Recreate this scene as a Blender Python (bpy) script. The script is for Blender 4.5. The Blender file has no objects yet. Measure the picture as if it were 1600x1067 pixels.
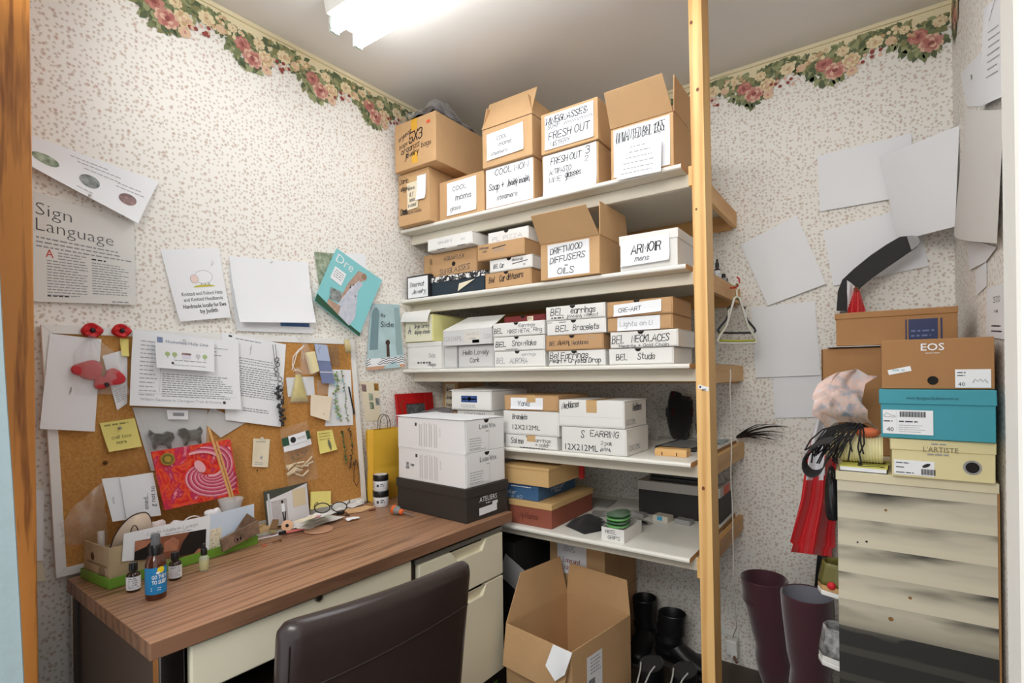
import bpy, bmesh, math, random
from mathutils import Vector, Matrix
S = bpy.context.scene
C = S.collection
random.seed(7)
# ------------------------------------------------------------------ camera, world, exposure
FPX, YAW, ROLL = 816.57, 0.6093, -0.0124
CAM = Vector((1.7269, -2.2866, 1.2105)); SHY = 49.76
cd = bpy.data.cameras.new('camera'); co = bpy.data.objects.new('camera', cd); C.objects.link(co)
cd.sensor_width = 36; cd.lens = FPX/1600*36; cd.shift_y = SHY/1600; cd.clip_start = 0.02
FW = Vector((-math.sin(YAW), math.cos(YAW), 0)); R0 = Vector((math.cos(YAW), math.sin(YAW), 0)); U0 = Vector((0, 0, 1))
RT = R0*math.cos(ROLL)+U0*math.sin(ROLL); UP = U0*math.cos(ROLL)-R0*math.sin(ROLL)
mw = Matrix.Identity(4)
for i, a in enumerate((RT, UP, -FW)):
    for k in range(3): mw[k][i] = a[k]
mw.translation = CAM; co.matrix_world = mw
S.camera = co
w = bpy.data.worlds.new('world'); S.world = w; w.use_nodes = True
w.node_tree.nodes['Background'].inputs[0].default_value = (0.95, 0.98, 1.0, 1)
w.node_tree.nodes['Background'].inputs[1].default_value = 0.92
TUBE = 11.0
FILL = 33.0        # added fill light beyond the doorway, unseen, to lift the back wall
al = bpy.data.lights.new('fill_light', 'AREA'); al.shape = 'RECTANGLE'; al.size = 1.2; al.size_y = 0.9; al.energy = FILL; al.color = (1.0, 0.97, 0.92)
ao = bpy.data.objects.new('fill_light', al); C.objects.link(ao); ao.location = (1.5, -3.3, 2.38); ao.rotation_euler = (math.radians(52), 0, math.radians(8))
S.view_settings.view_transform = 'Standard'; S.view_settings.look = 'None'; S.view_settings.gamma = 1
S.view_settings.exposure = 0.1
# ------------------------------------------------------------------ measuring helpers
WA = -0.0375; RW = 1.945; CH = 2.44
def ray(u, v): return FW+RT*((u-800)/FPX)-UP*((v-533.5-SHY)/FPX)
def on(u, v, n, d):
    n = Vector(n); r = ray(u, v); return CAM+r*((d-n.dot(CAM))/n.dot(r))
def onX(u, v, x): return on(u, v, (1, 0, 0), x)
def onY(u, v, y): return on(u, v, (0, 1, 0), y)
def onZ(u, v, z): return on(u, v, (0, 0, 1), z)
NA = Vector((1, WA, 0)).normalized()
def onA(u, v, off=0.0): return on(u, v, NA, off)
# ------------------------------------------------------------------ materials
MATS = {}
def lin(c):
    return tuple((x/255/12.92 if x/255 <= .04045 else ((x/255+.055)/1.055)**2.4) for x in c)
def mat(name, rgb, rough=.6, metal=0, var=0.0, vscale=8, bump=0, bscale=60, trans=0, alpha=1, emit=0, coat=0, spec=.5, srgb=True, stretch=(1, 1, 1), rgb2=None, sheen=0):
    if name in MATS: return MATS[name]
    m = bpy.data.materials.new(name); m.use_nodes = True; nt = m.node_tree; b = nt.nodes['Principled BSDF']
    c = lin(rgb) if srgb else rgb
    b.inputs['Base Color'].default_value = (*c, 1); b.inputs['Roughness'].default_value = rough; b.inputs['Metallic'].default_value = metal
    b.inputs['Transmission Weight'].default_value = trans; b.inputs['Alpha'].default_value = alpha
    b.inputs['Coat Weight'].default_value = coat; b.inputs['Specular IOR Level'].default_value = spec; b.inputs['Sheen Weight'].default_value = sheen
    if emit:
        b.inputs['Emission Color'].default_value = (*c, 1); b.inputs['Emission Strength'].default_value = emit
    if var or bump:
        tc = nt.nodes.new('ShaderNodeTexCoord'); mp = nt.nodes.new('ShaderNodeMapping'); mp.inputs['Scale'].default_value = stretch
        nt.links.new(tc.outputs['Object'], mp.inputs['Vector'])
        if var:
            n = nt.nodes.new('ShaderNodeTexNoise'); n.inputs['Scale'].default_value = vscale; n.inputs['Detail'].default_value = 5; n.inputs['Roughness'].default_value = .6
            nt.links.new(mp.outputs[0], n.inputs['Vector'])
            r = nt.nodes.new('ShaderNodeValToRGB'); r.color_ramp.elements[0].position = .3; r.color_ramp.elements[1].position = .7
            c2 = lin(rgb2) if rgb2 else tuple(x*(1-var) for x in c)
            r.color_ramp.elements[0].color = (*c2, 1); r.color_ramp.elements[1].color = (*c, 1)
            nt.links.new(n.outputs['Fac'], r.inputs['Fac']); nt.links.new(r.outputs[0], b.inputs['Base Color'])
        if bump:
            n2 = nt.nodes.new('ShaderNodeTexNoise'); n2.inputs['Scale'].default_value = bscale; n2.inputs['Detail'].default_value = 3
            nt.links.new(mp.outputs[0], n2.inputs['Vector'])
            bp = nt.nodes.new('ShaderNodeBump'); bp.inputs['Strength'].default_value = bump; bp.inputs['Distance'].default_value = .004
            nt.links.new(n2.outputs['Fac'], bp.inputs['Height']); nt.links.new(bp.outputs[0], b.inputs['Normal'])
    MATS[name] = m; return m
def wood(name, light, dark, axis=2, scale=14, rough=.45, ring=9.0, dist=4.0):
    if name in MATS: return MATS[name]
    m = bpy.data.materials.new(name); m.use_nodes = True; nt = m.node_tree; b = nt.nodes['Principled BSDF']; b.inputs['Roughness'].default_value = rough
    tc = nt.nodes.new('ShaderNodeTexCoord'); mp = nt.nodes.new('ShaderNodeMapping'); sc = [1, 1, 1]; sc[axis] = .07
    mp.inputs['Scale'].default_value = sc; nt.links.new(tc.outputs['Object'], mp.inputs['Vector'])
    n = nt.nodes.new('ShaderNodeTexNoise'); n.inputs['Scale'].default_value = scale; n.inputs['Detail'].default_value = 6; n.inputs['Distortion'].default_value = .6
    n2 = nt.nodes.new('ShaderNodeTexNoise'); n2.inputs['Scale'].default_value = scale*9; n2.inputs['Detail'].default_value = 3
    wv = nt.nodes.new('ShaderNodeTexWave'); wv.inputs['Scale'].default_value = ring; wv.inputs['Distortion'].default_value = dist; wv.inputs['Detail'].default_value = 3
    for x in (n, n2, wv): nt.links.new(mp.outputs[0], x.inputs['Vector'])
    a = nt.nodes.new('ShaderNodeMath'); a.operation = 'MULTIPLY_ADD'; a.inputs[1].default_value = .45
    nt.links.new(wv.outputs['Fac'], a.inputs[0]); nt.links.new(n.outputs['Fac'], a.inputs[2])
    a2 = nt.nodes.new('ShaderNodeMath'); a2.operation = 'MULTIPLY_ADD'; a2.inputs[1].default_value = .35
    nt.links.new(n2.outputs['Fac'], a2.inputs[0]); nt.links.new(a.outputs[0], a2.inputs[2])
    r = nt.nodes.new('ShaderNodeValToRGB'); r.color_ramp.elements[0].position = .5; r.color_ramp.elements[1].position = 1.1 if False else 1.0
    r.color_ramp.elements[0].color = (*lin(dark), 1); r.color_ramp.elements[1].color = (*lin(light), 1)
    nt.links.new(a2.outputs[0], r.inputs['Fac']); nt.links.new(r.outputs[0], b.inputs['Base Color'])
    MATS[name] = m; return m
def wallpaper():
    m = bpy.data.materials.new('floral wallpaper'); m.use_nodes = True; nt = m.node_tree; b = nt.nodes['Principled BSDF']; b.inputs['Roughness'].default_value = .7
    L = nt.links.new
    tc = nt.nodes.new('ShaderNodeTexCoord'); sp = nt.nodes.new('ShaderNodeSeparateXYZ'); L(tc.outputs['Object'], sp.inputs[0])
    ad = nt.nodes.new('ShaderNodeMath'); ad.operation = 'ADD'; L(sp.outputs['X'], ad.inputs[0]); L(sp.outputs['Y'], ad.inputs[1])
    cb = nt.nodes.new('ShaderNodeCombineXYZ'); L(ad.outputs[0], cb.inputs[0]); L(sp.outputs['Z'], cb.inputs[1])
    nz = nt.nodes.new('ShaderNodeTexNoise'); nz.inputs['Scale'].default_value = 170; nz.inputs['Detail'].default_value = 2; L(cb.outputs[0], nz.inputs['Vector'])
    vs = nt.nodes.new('ShaderNodeVectorMath'); vs.operation = 'SCALE'; vs.inputs['Scale'].default_value = .0085; L(nz.outputs['Color'], vs.inputs[0])
    va = nt.nodes.new('ShaderNodeVectorMath'); va.operation = 'ADD'; L(cb.outputs[0], va.inputs[0]); L(vs.outputs[0], va.inputs[1])
    cur = None; base = (*lin((243, 240, 234)), 1)
    def layer(prev, scale, thr, c1, c2, keep, soft=.05, rnd=.85):
        v = nt.nodes.new('ShaderNodeTexVoronoi'); v.voronoi_dimensions = '2D'; v.inputs['Scale'].default_value = scale; v.inputs['Randomness'].default_value = rnd
        L(va.outputs[0], v.inputs['Vector'])
        mr = nt.nodes.new('ShaderNodeMapRange'); mr.inputs['From Min'].default_value = thr; mr.inputs['From Max'].default_value = thr-soft; L(v.outputs['Distance'], mr.inputs['Value'])
        s = nt.nodes.new('ShaderNodeSeparateColor'); L(v.outputs['Color'], s.inputs[0])
        g = nt.nodes.new('ShaderNodeMath'); g.operation = 'LESS_THAN'; g.inputs[1].default_value = keep; L(s.outputs[0], g.inputs[0])
        mu = nt.nodes.new('ShaderNodeMath'); mu.operation = 'MULTIPLY'; L(g.outputs[0], mu.inputs[0]); L(mr.outputs[0], mu.inputs[1])
        cr = nt.nodes.new('ShaderNodeMix'); cr.data_type = 'RGBA'; cr.inputs['A'].default_value = (*lin(c1), 1); cr.inputs['B'].default_value = (*lin(c2), 1); L(s.outputs[1], cr.inputs['Factor'])
        mx = nt.nodes.new('ShaderNodeMix'); mx.data_type = 'RGBA'; L(mu.outputs[0], mx.inputs['Factor']); L(cr.outputs['Result'], mx.inputs['B'])
        if prev is None: mx.inputs['A'].default_value = base
        else: L(prev, mx.inputs['A'])
        return mx.outputs['Result']
    cur = layer(cur, 72, .33, (204, 192, 178), (216, 207, 196), .86, .18)
    cur = layer(cur, 31, .20, (212, 190, 178), (206, 194, 182), .6, .12)
    cur = layer(cur, 31, .09, (198, 164, 152), (192, 172, 160), .6, .08)
    L(cur, b.inputs['Base Color']); return m
# ------------------------------------------------------------------ mesh builder
class MB:
    def __init__(s): s.bm = bmesh.new(); s.mats = []; s.sm = False
    def mi(s, m):
        if m not in s.mats: s.mats.append(m)
        return s.mats.index(m)
    def face(s, pts, m, smooth=False):
        vs = [s.bm.verts.new(p) for p in pts]
        try: f = s.bm.faces.new(vs)
        except ValueError: return
        f.material_index = s.mi(m); f.smooth = smooth; return f
    def box(s, a, b, m, jit=0, mtx=None):
        vs = []
        for x in (a[0], b[0]):
            for y in (a[1], b[1]):
                for z in (a[2], b[2]):
                    p = Vector((x+random.uniform(-jit, jit), y+random.uniform(-jit, jit), z+(random.uniform(0, jit) if z == a[2] else random.uniform(-jit, 0))))
                    vs.append(s.bm.verts.new(mtx @ p if mtx else p))
        for q in ((0, 1, 3, 2), (4, 6, 7, 5), (0, 4, 5, 1), (2, 3, 7, 6), (0, 2, 6, 4), (1, 5, 7, 3)):
            f = s.bm.faces.new([vs[i] for i in q]); f.material_index = s.mi(m)
        return s
    def prism(s, pts, ext, m, smooth=False):       # polygon pts swept by vector ext
        ext = Vector(ext); A = [s.bm.verts.new(p) for p in pts]; B = [s.bm.verts.new(Vector(p)+ext) for p in pts]; k = s.mi(m); n = len(A)
        for f in (A[::-1], B):
            try: s.bm.faces.new(f).material_index = k
            except ValueError: pass
        for i in range(n):
            f = s.bm.faces.new((A[i], A[(i+1) % n], B[(i+1) % n], B[i])); f.material_index = k; f.smooth = smooth
        return s
    def ring(s, c, ax, r, n, r2=None):
        ax = Vector(ax).normalized(); t = Vector((0, 0, 1)) if abs(ax.z) < .9 else Vector((1, 0, 0)); a = ax.cross(t).normalized(); b = ax.cross(a)
        r2 = r if r2 is None else r2
        return [s.bm.verts.new(Vector(c)+a*math.cos(2*math.pi*i/n)*r+b*math.sin(2*math.pi*i/n)*r2) for i in range(n)]
    def loft(s, rings, m, cap=True, smooth=True, closed=False):
        k = s.mi(m); n = len(rings[0])
        prs = list(zip(rings[:-1], rings[1:]))+([(rings[-1], rings[0])] if closed else [])
        for a, b in prs:
            for i in range(n):
                f = s.bm.faces.new((a[i], a[(i+1) % n], b[(i+1) % n], b[i])); f.material_index = k; f.smooth = smooth
        if cap and not closed:
            for q in (rings[0][::-1], rings[-1]):
                try: s.bm.faces.new(q).material_index = k
                except ValueError: pass
        return s
    def lathe(s, prof, m, n=24, o=(0, 0, 0), ax=(0, 0, 1), cap=True):   # prof: (r, h)
        ax = Vector(ax).normalized(); o = Vector(o)
        return s.loft([s.ring(o+ax*h, ax, max(r, .0002), n) for r, h in prof], m, cap)
    def cyl(s, a, b, r, m, n=12, r2=None):
        a = Vector(a); b = Vector(b); d = (b-a); return s.loft([s.ring(a, d, r, n), s.ring(b, d, r if r2 is None else r2, n)], m)
    def tube(s, pts, r, m, n=8, closed=False):
        pts = [Vector(p) for p in pts]; rr = r if isinstance(r, (list, tuple)) else [r]*len(pts); rings = []; N = len(pts); prev = None
        for i, p in enumerate(pts):
            d = (pts[(i+1) % N]-pts[i-1]) if closed else (pts[min(i+1, N-1)]-pts[max(i-1, 0)])
            if d.length < 1e-9: d = Vector((0, 0, 1))
            d.normalize()
            if prev is None:
                t = Vector((0, 0, 1)) if abs(d.z) < .9 else Vector((1, 0, 0)); a = d.cross(t).normalized()
            else:
                a = (prev-d*prev.dot(d));  a = a.normalized() if a.length > 1e-6 else d.orthogonal().normalized()
            prev = a; b = d.cross(a)
            rings.append([s.bm.verts.new(p+a*math.cos(2*math.pi*j/n)*rr[i]+b*math.sin(2*math.pi*j/n)*rr[i]) for j in range(n)])
        return s.loft(rings, m, closed=closed)
    def grid(s, fn, nu, nv, m, smooth=True):       # fn(u,v) -> point, u,v in 0..1
        V = [[s.bm.verts.new(fn(i/nu, j/nv)) for j in range(nv+1)] for i in range(nu+1)]; k = s.mi(m)
        for i in range(nu):
            for j in range(nv):
                f = s.bm.faces.new((V[i][j], V[i+1][j], V[i+1][j+1], V[i][j+1])); f.material_index = k; f.smooth = smooth
        return s
    def sheet(s, fn, nu, nv, m, th=.0006):         # a closed thin sheet
        e = 1e-3
        def nrm(u, v):
            a = Vector(fn(min(u+e, 1), v))-Vector(fn(max(u-e, 0), v)); b = Vector(fn(u, min(v+e, 1)))-Vector(fn(u, max(v-e, 0)))
            c = a.cross(b); return c.normalized() if c.length > 1e-12 else Vector((0, 0, 1))
        F = [[Vector(fn(i/nu, j/nv)) for j in range(nv+1)] for i in range(nu+1)]
        A = [[s.bm.verts.new(F[i][j]) for j in range(nv+1)] for i in range(nu+1)]
        B = [[s.bm.verts.new(F[i][j]-nrm(i/nu, j/nv)*th) for j in range(nv+1)] for i in range(nu+1)]; k = s.mi(m)
        for i in range(nu):
            for j in range(nv):
                for q in ((A[i][j], A[i+1][j], A[i+1][j+1], A[i][j+1]), (B[i][j], B[i][j+1], B[i+1][j+1], B[i+1][j])):
                    f = s.bm.faces.new(q); f.material_index = k; f.smooth = True
        for i in range(nu):
            for q in ((A[i][0], B[i][0], B[i+1][0], A[i+1][0]), (A[i][nv], A[i+1][nv], B[i+1][nv], B[i][nv])): s.bm.faces.new(q).material_index = k
        for j in range(nv):
            for q in ((A[0][j], A[0][j+1], B[0][j+1], B[0][j]), (A[nu][j], B[nu][j], B[nu][j+1], A[nu][j+1])): s.bm.faces.new(q).material_index = k
        return s
    def ball(s, c, r, m, n=12, k=8):
        c = Vector(c); r = r if isinstance(r, (tuple, list)) else (r, r, r); rings = []
        for i in range(1, k):
            t = math.pi*i/k
            rings.append([s.bm.verts.new(c+Vector((r[0]*math.sin(t)*math.cos(2*math.pi*j/n), r[1]*math.sin(t)*math.sin(2*math.pi*j/n), -r[2]*math.cos(t)))) for j in range(n)])
        return s.loft(rings, m)
    def build(s, name, parent=None, loc=(0, 0, 0), rz=0, label=None, cat=None, group=None, kind=None, bevel=0, smooth=None, sub=0, rot=None, wn=False):
        bmesh.ops.recalc_face_normals(s.bm, faces=s.bm.faces[:])
        me = bpy.data.meshes.new(name); s.bm.to_mesh(me); s.bm.free()
        for m in s.mats: me.materials.append(m)
        if smooth:
            for p in me.polygons: p.use_smooth = True
        if smooth or any(p.use_smooth for p in me.polygons): me.set_sharp_from_angle(angle=math.radians(smooth or 50))
        o = bpy.data.objects.new(name, me); C.objects.link(o)
        o.location = loc; o.rotation_euler = rot if rot else (0, 0, rz)
        if parent: o.parent = parent
        tag(o, label, cat, group, kind)
        if bevel:
            md = o.modifiers.new('bevel', 'BEVEL'); md.width = bevel; md.segments = 2; md.limit_method = 'ANGLE'; md.angle_limit = math.radians(40)
        if sub:
            md = o.modifiers.new('sub', 'SUBSURF'); md.levels = sub; md.render_levels = sub
        return o
def tag(o, label=None, cat=None, group=None, kind=None):
    if label: o['label'] = label
    if cat: o['category'] = cat
    if group: o['group'] = group
    if kind: o['kind'] = kind
    return o
def thing(name, label, cat, loc=(0, 0, 0), rz=0, group=None, rot=None):
    o = bpy.data.objects.new(name, None); C.objects.link(o); o.empty_display_size = .05
    o.location = loc; o.rotation_euler = rot if rot else (0, 0, rz); return tag(o, label, cat, group)
# ------------------------------------------------------------------ lettering
GL = {'A': '033963 1555', 'B': '03093948473606 3655543303', 'C': '58492918070514234354', 'D': '03093957553303', 'E': '59090353 0646', 'F': '590903 0646',
 'G': '5849291807051423435456 5636', 'H': '0309 5359 0656', 'I': '0309', 'J': '4944331304', 'K': '0309 5906 2753', 'L': '090353', 'M': '0309356963', 'N': '03095359',
 'O': '290705234365674929', 'P': '03094958574606', 'Q': '290705234365674929 4563', 'R': '03094958574606 3653', 'S': '58491908174554431304', 'T': '0969 3933',
 'U': '090413435459', 'V': '093369', 'W': '0913365369', 'X': '0359 0953', 'Y': '0936 693633', 'Z': '09590353',
 'a': '47170604133344 4743', 'b': '0903 06173746443303', 'c': '46371706041343', 'd': '4943 4637170604133344', 'e': '05454637170604133344', 'f': '48392823 0636',
 'g': '4637170604133344 47413010', 'h': '0903 0617374643', 'i': '0703 0809', 'j': '27211000 2829', 'k': '0903 3705 1543', 'l': '0903', 'm': '0703 0617273633 3647576663',
 'n': '0703 0617374643', 'o': '170604133344463717', 'p': '0700 06173746443303', 'q': '4740 4637170604133344', 'r': '0703 06173746', 's': '46371706153544331304',
 't': '19142333 0737', 'u': '0704133344 4743', 'v': '072347', 'w': '0713365367', 'x': '0347 0743', 'y': '0723 4710', 'z': '07470343',
 '0': '290705233355573929', '1': '182923', '2': '08194958570353', '3': '081949584626 465554431304', '4': '490555 4943', '5': '590906465554431304', '6': '4907041343545546 4606',
 '7': '095923', '8': '2918263748392 9'.replace(' ', '')+' 2615143343552 6'.replace('2 6', '26'), '9': '4829171646 484943', '+': '0646 2428', '&': '0646 2428', '-': '0636', '.': '0304', ',': '0402', '/': '0349', '=': '0737 0535', "'": '0908', '!': '0905 0304', ':': '0405 0708'}
def stroke(M, mf, pts, w, m, off=.0006):
    # flat marker line through (u,v) points laid on the surface mf(u,v,off)
    P = []
    for p in pts:
        if not P or (abs(p[0]-P[-1][0])+abs(p[1]-P[-1][1])) > 1e-6: P.append(p)
    n = len(P)
    if n < 2: return
    L = []
    for i in range(n):
        a = P[max(i-1, 0)]; b = P[min(i+1, n-1)]; dx, dy = b[0]-a[0], b[1]-a[1]; l = math.hypot(dx, dy) or 1
        e = w*.5 if i in (0, n-1) else 0
        sg = -1 if i == 0 else 1
        cx, cy = P[i][0]+sg*dx/l*e, P[i][1]+sg*dy/l*e
        L.append(((cx-dy/l*w/2, cy+dx/l*w/2), (cx+dy/l*w/2, cy-dx/l*w/2)))
    k = M.mi(m); prev = None
    for a, b in L:
        cur = (M.bm.verts.new(mf(a[0], a[1], off)), M.bm.verts.new(mf(b[0], b[1], off)))
        if prev: M.bm.faces.new((prev[0], prev[1], cur[1], cur[0])).material_index = k
        prev = cur
def pen(M, mf, text, u, v, h, m, w=None, slant=.12, wide=.95, jit=.25, rise=0.0, gap=1.7):
    # hand lettering: cap height h, baseline at (u,v)
    s = h/6; w = w or max(h*.13, .0015); x = u
    for ch in text:
        if ch == ' ': x += s*3.2*wide; continue
        g = GL.get(ch)
        if not g: continue
        mx = 0; dy = random.uniform(-jit, jit)*s
        for pl in g.split():
            pts = []
            for i in range(0, len(pl)-1, 2):
                gx, gy = int(pl[i]), int(pl[i+1])-3; mx = max(mx, gx)
                jx, jy = random.uniform(-jit, jit)*s*.8, random.uniform(-jit, jit)*s*.8
                px = x+gx*s*wide+gy*s*slant+jx
                pts.append((px, v+gy*s+jy+dy+(px-u)*rise))
            stroke(M, mf, pts, w, m)
        x += (mx+gap)*s*wide
    return x
def penw(text, h, wide=.95, gap=1.7):
    x = 0; s = h/6
    for ch in text:
        if ch == ' ': x += s*3.2*wide; continue
        g = GL.get(ch)
        if g: x += (max(int(p[i]) for p in g.split() for i in range(0, len(p)-1, 2))+gap)*s*wide
    return x
def penfit(M, mf, text, u, v, h, width, m, **k):  # hand lettering stretched to a given width
    w0 = penw(text, h, 1.0); return pen(M, mf, text, u, v, h, m, wide=width/max(w0, 1e-6), **k)
_tx = {}
def typeset(M, mf, text, u, v, h, m, width=None, align='l', off=.0006, bold=0.0, rot=0.0):
    # printed lettering with the built-in font
    key = (text, bold)
    if key not in _tx:
        cu = bpy.data.curves.new('t', 'FONT'); cu.body = text; cu.resolution_u = 2; cu.offset = bold
        ob = bpy.data.objects.new('t', cu); C.objects.link(ob); dg = bpy.context.evaluated_depsgraph_get(); dg.update()
        me = ob.evaluated_get(dg).to_mesh(); _tx[key] = ([tuple(x.co) for x in me.vertices], [tuple(p.vertices) for p in me.polygons])
        ob.evaluated_get(dg).to_mesh_clear(); bpy.data.objects.remove(ob); bpy.data.curves.remove(cu)
    vs, fs = _tx[key]
    if not vs: return
    s = h/.69; x0 = min(a[0] for a in vs); x1 = max(a[0] for a in vs); sx = s if width is None else width/max(x1-x0, 1e-6)
    o = 0 if align == 'l' else -(x1-x0)*sx/2 if align == 'c' else -(x1-x0)*sx
    cr, sr = math.cos(rot), math.sin(rot); k = M.mi(m)
    nv = []
    for a in vs:
        du, dv = o+(a[0]-x0)*sx, a[1]*s
        nv.append(M.bm.verts.new(mf(u+du*cr-dv*sr, v+du*sr+dv*cr, off)))
    for f in fs:
        try: M.bm.faces.new([nv[i] for i in f]).material_index = k
        except ValueError: pass
def patch(M, mf, u0, v0, u1, v1, m, off=.0004, rot=0.0, nu=1, nv=1):
    # flat printed rectangle on a surface
    cu, cv = (u0+u1)/2, (v0+v1)/2; c, s = math.cos(rot), math.sin(rot); k = M.mi(m)
    G = [[M.bm.verts.new(mf(cu+(u0+(u1-u0)*i/nu-cu)*c-(v0+(v1-v0)*j/nv-cv)*s, cv+(u0+(u1-u0)*i/nu-cu)*s+(v0+(v1-v0)*j/nv-cv)*c, off)) for j in range(nv+1)] for i in range(nu+1)]
    for i in range(nu):
        for j in range(nv):
            M.bm.faces.new((G[i][j], G[i+1][j], G[i+1][j+1], G[i][j+1])).material_index = k
def disc(M, mf, u, v, r, m, off=.0005, ry=None, n=18, a0=0, a1=2*math.pi, rot=0):
    ry = ry or r; k = M.mi(m); c, s = math.cos(rot), math.sin(rot); q = []
    full = abs(a1-a0-2*math.pi) < 1e-6
    for i in range(n if full else n+1):
        t = a0+(a1-a0)*i/n; du, dv = r*math.cos(t), ry*math.sin(t)
        q.append(M.bm.verts.new(mf(u+du*c-dv*s, v+du*s+dv*c, off)))
    M.bm.faces.new(q).material_index = k
def lines(M, mf, u0, u1, vtop, n, pitch, th, m, ragged=.25, off=.0005):
    # rows of print too small to read
    for i in range(n):
        e = u1-(random.random()**2)*ragged*(u1-u0); v = vtop-i*pitch; x = u0
        while x < e-1e-4:
            l = random.uniform(.006, .016)*1.0; l = min(l, e-x)
            patch(M, mf, x, v, x+l, v+th, m, off); x += l+th*.9
def scribble(M, mf, u0, u1, v, h, m, w, n=14):
    pts = [(u0+(u1-u0)*i/n+random.uniform(-.2, .2)*(u1-u0)/n, v+(h if i % 2 else 0)+random.uniform(-.2, .2)*h) for i in range(n+1)]
    stroke(M, mf, pts, w, m)
# ------------------------------------------------------------------ common materials
white_paper = mat('white paper', (240, 242, 246), .75, bump=.08, bscale=25)
paper_cream = mat('cream paper', (236, 226, 200), .75)
paper_yellow = mat('yellow note', (236, 222, 130), .75)
ink_black = mat('black marker', (28, 28, 34), .6)
ink_soft = mat('pen ink', (62, 64, 78), .6)
ink_grey = mat('faint grey print', (168, 168, 173), .7)
ink_print = mat('small grey print', (150, 152, 158), .7)
ink_red = mat('red pen', (150, 50, 50), .6)
cardboard = mat('brown cardboard', (208, 168, 122), .85, var=.10, vscale=6, bump=.08, bscale=90)
cardboard_dark = mat('inside of cardboard', (186, 146, 104), .9, var=.08, vscale=6)
kraft = mat('kraft card', (196, 156, 112), .8, var=.06, vscale=10)
white_card = mat('white card', (234, 233, 230), .7, var=.04, vscale=7)
grey_card = mat('grey white card', (214, 214, 214), .7, var=.04, vscale=7)
tape_clear = mat('packing tape', (206, 170, 120), .25)
black_plastic = mat('black plastic', (22, 22, 24), .35)
dark_hole = mat('dark notch', (24, 20, 18), .9)
white_plastic = mat('white plastic', (238, 238, 234), .35)
steel = mat('steel', (190, 190, 192), .28, metal=1)
pine = wood('pine timber', (240, 196, 128), (206, 146, 80), 2, 10, .5)
pine_y = wood('pine timber lengthwise', (236, 190, 124), (200, 142, 80), 1, 10, .5)
pine_x = wood('pine timber across', (226, 176, 112), (186, 128, 72), 0, 10, .5)
# ------------------------------------------------------------------ the room
wp = wallpaper()
YF = -1.93                                   # inner face of the doorway wall
ceil_m = mat('ceiling paint', (240, 237, 231), .8, bump=.05, bscale=30)
floor_m = mat('dark vinyl floor', (84, 72, 62), .55, var=.35, vscale=9)
def A(y, z, off=0.0): return Vector((-y*WA, y, z))+NA*off
m = MB(); m.prism([A(.0, 0), A(-2.6, 0), A(-2.6, CH), A(0, CH)], -NA*.08, wp); m.build('wall_left', kind='structure')
m = MB(); m.box((-.1, 0, 0), (RW+.1, .08, CH), wp); m.build('wall_back', kind='structure')
m = MB(); m.box((RW, -2.02, 0), (RW+.08, 0, CH), wp); m.build('wall_right', kind='structure')
m = MB(); m.box((-.2, -2.6, -.06), (RW+.1, .08, 0), floor_m)
m.build('floor', kind='structure')
m = MB(); m.box((-.2, -2.1, CH), (RW+.1, .08, CH+.06), ceil_m); m.build('ceiling', kind='structure')
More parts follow.
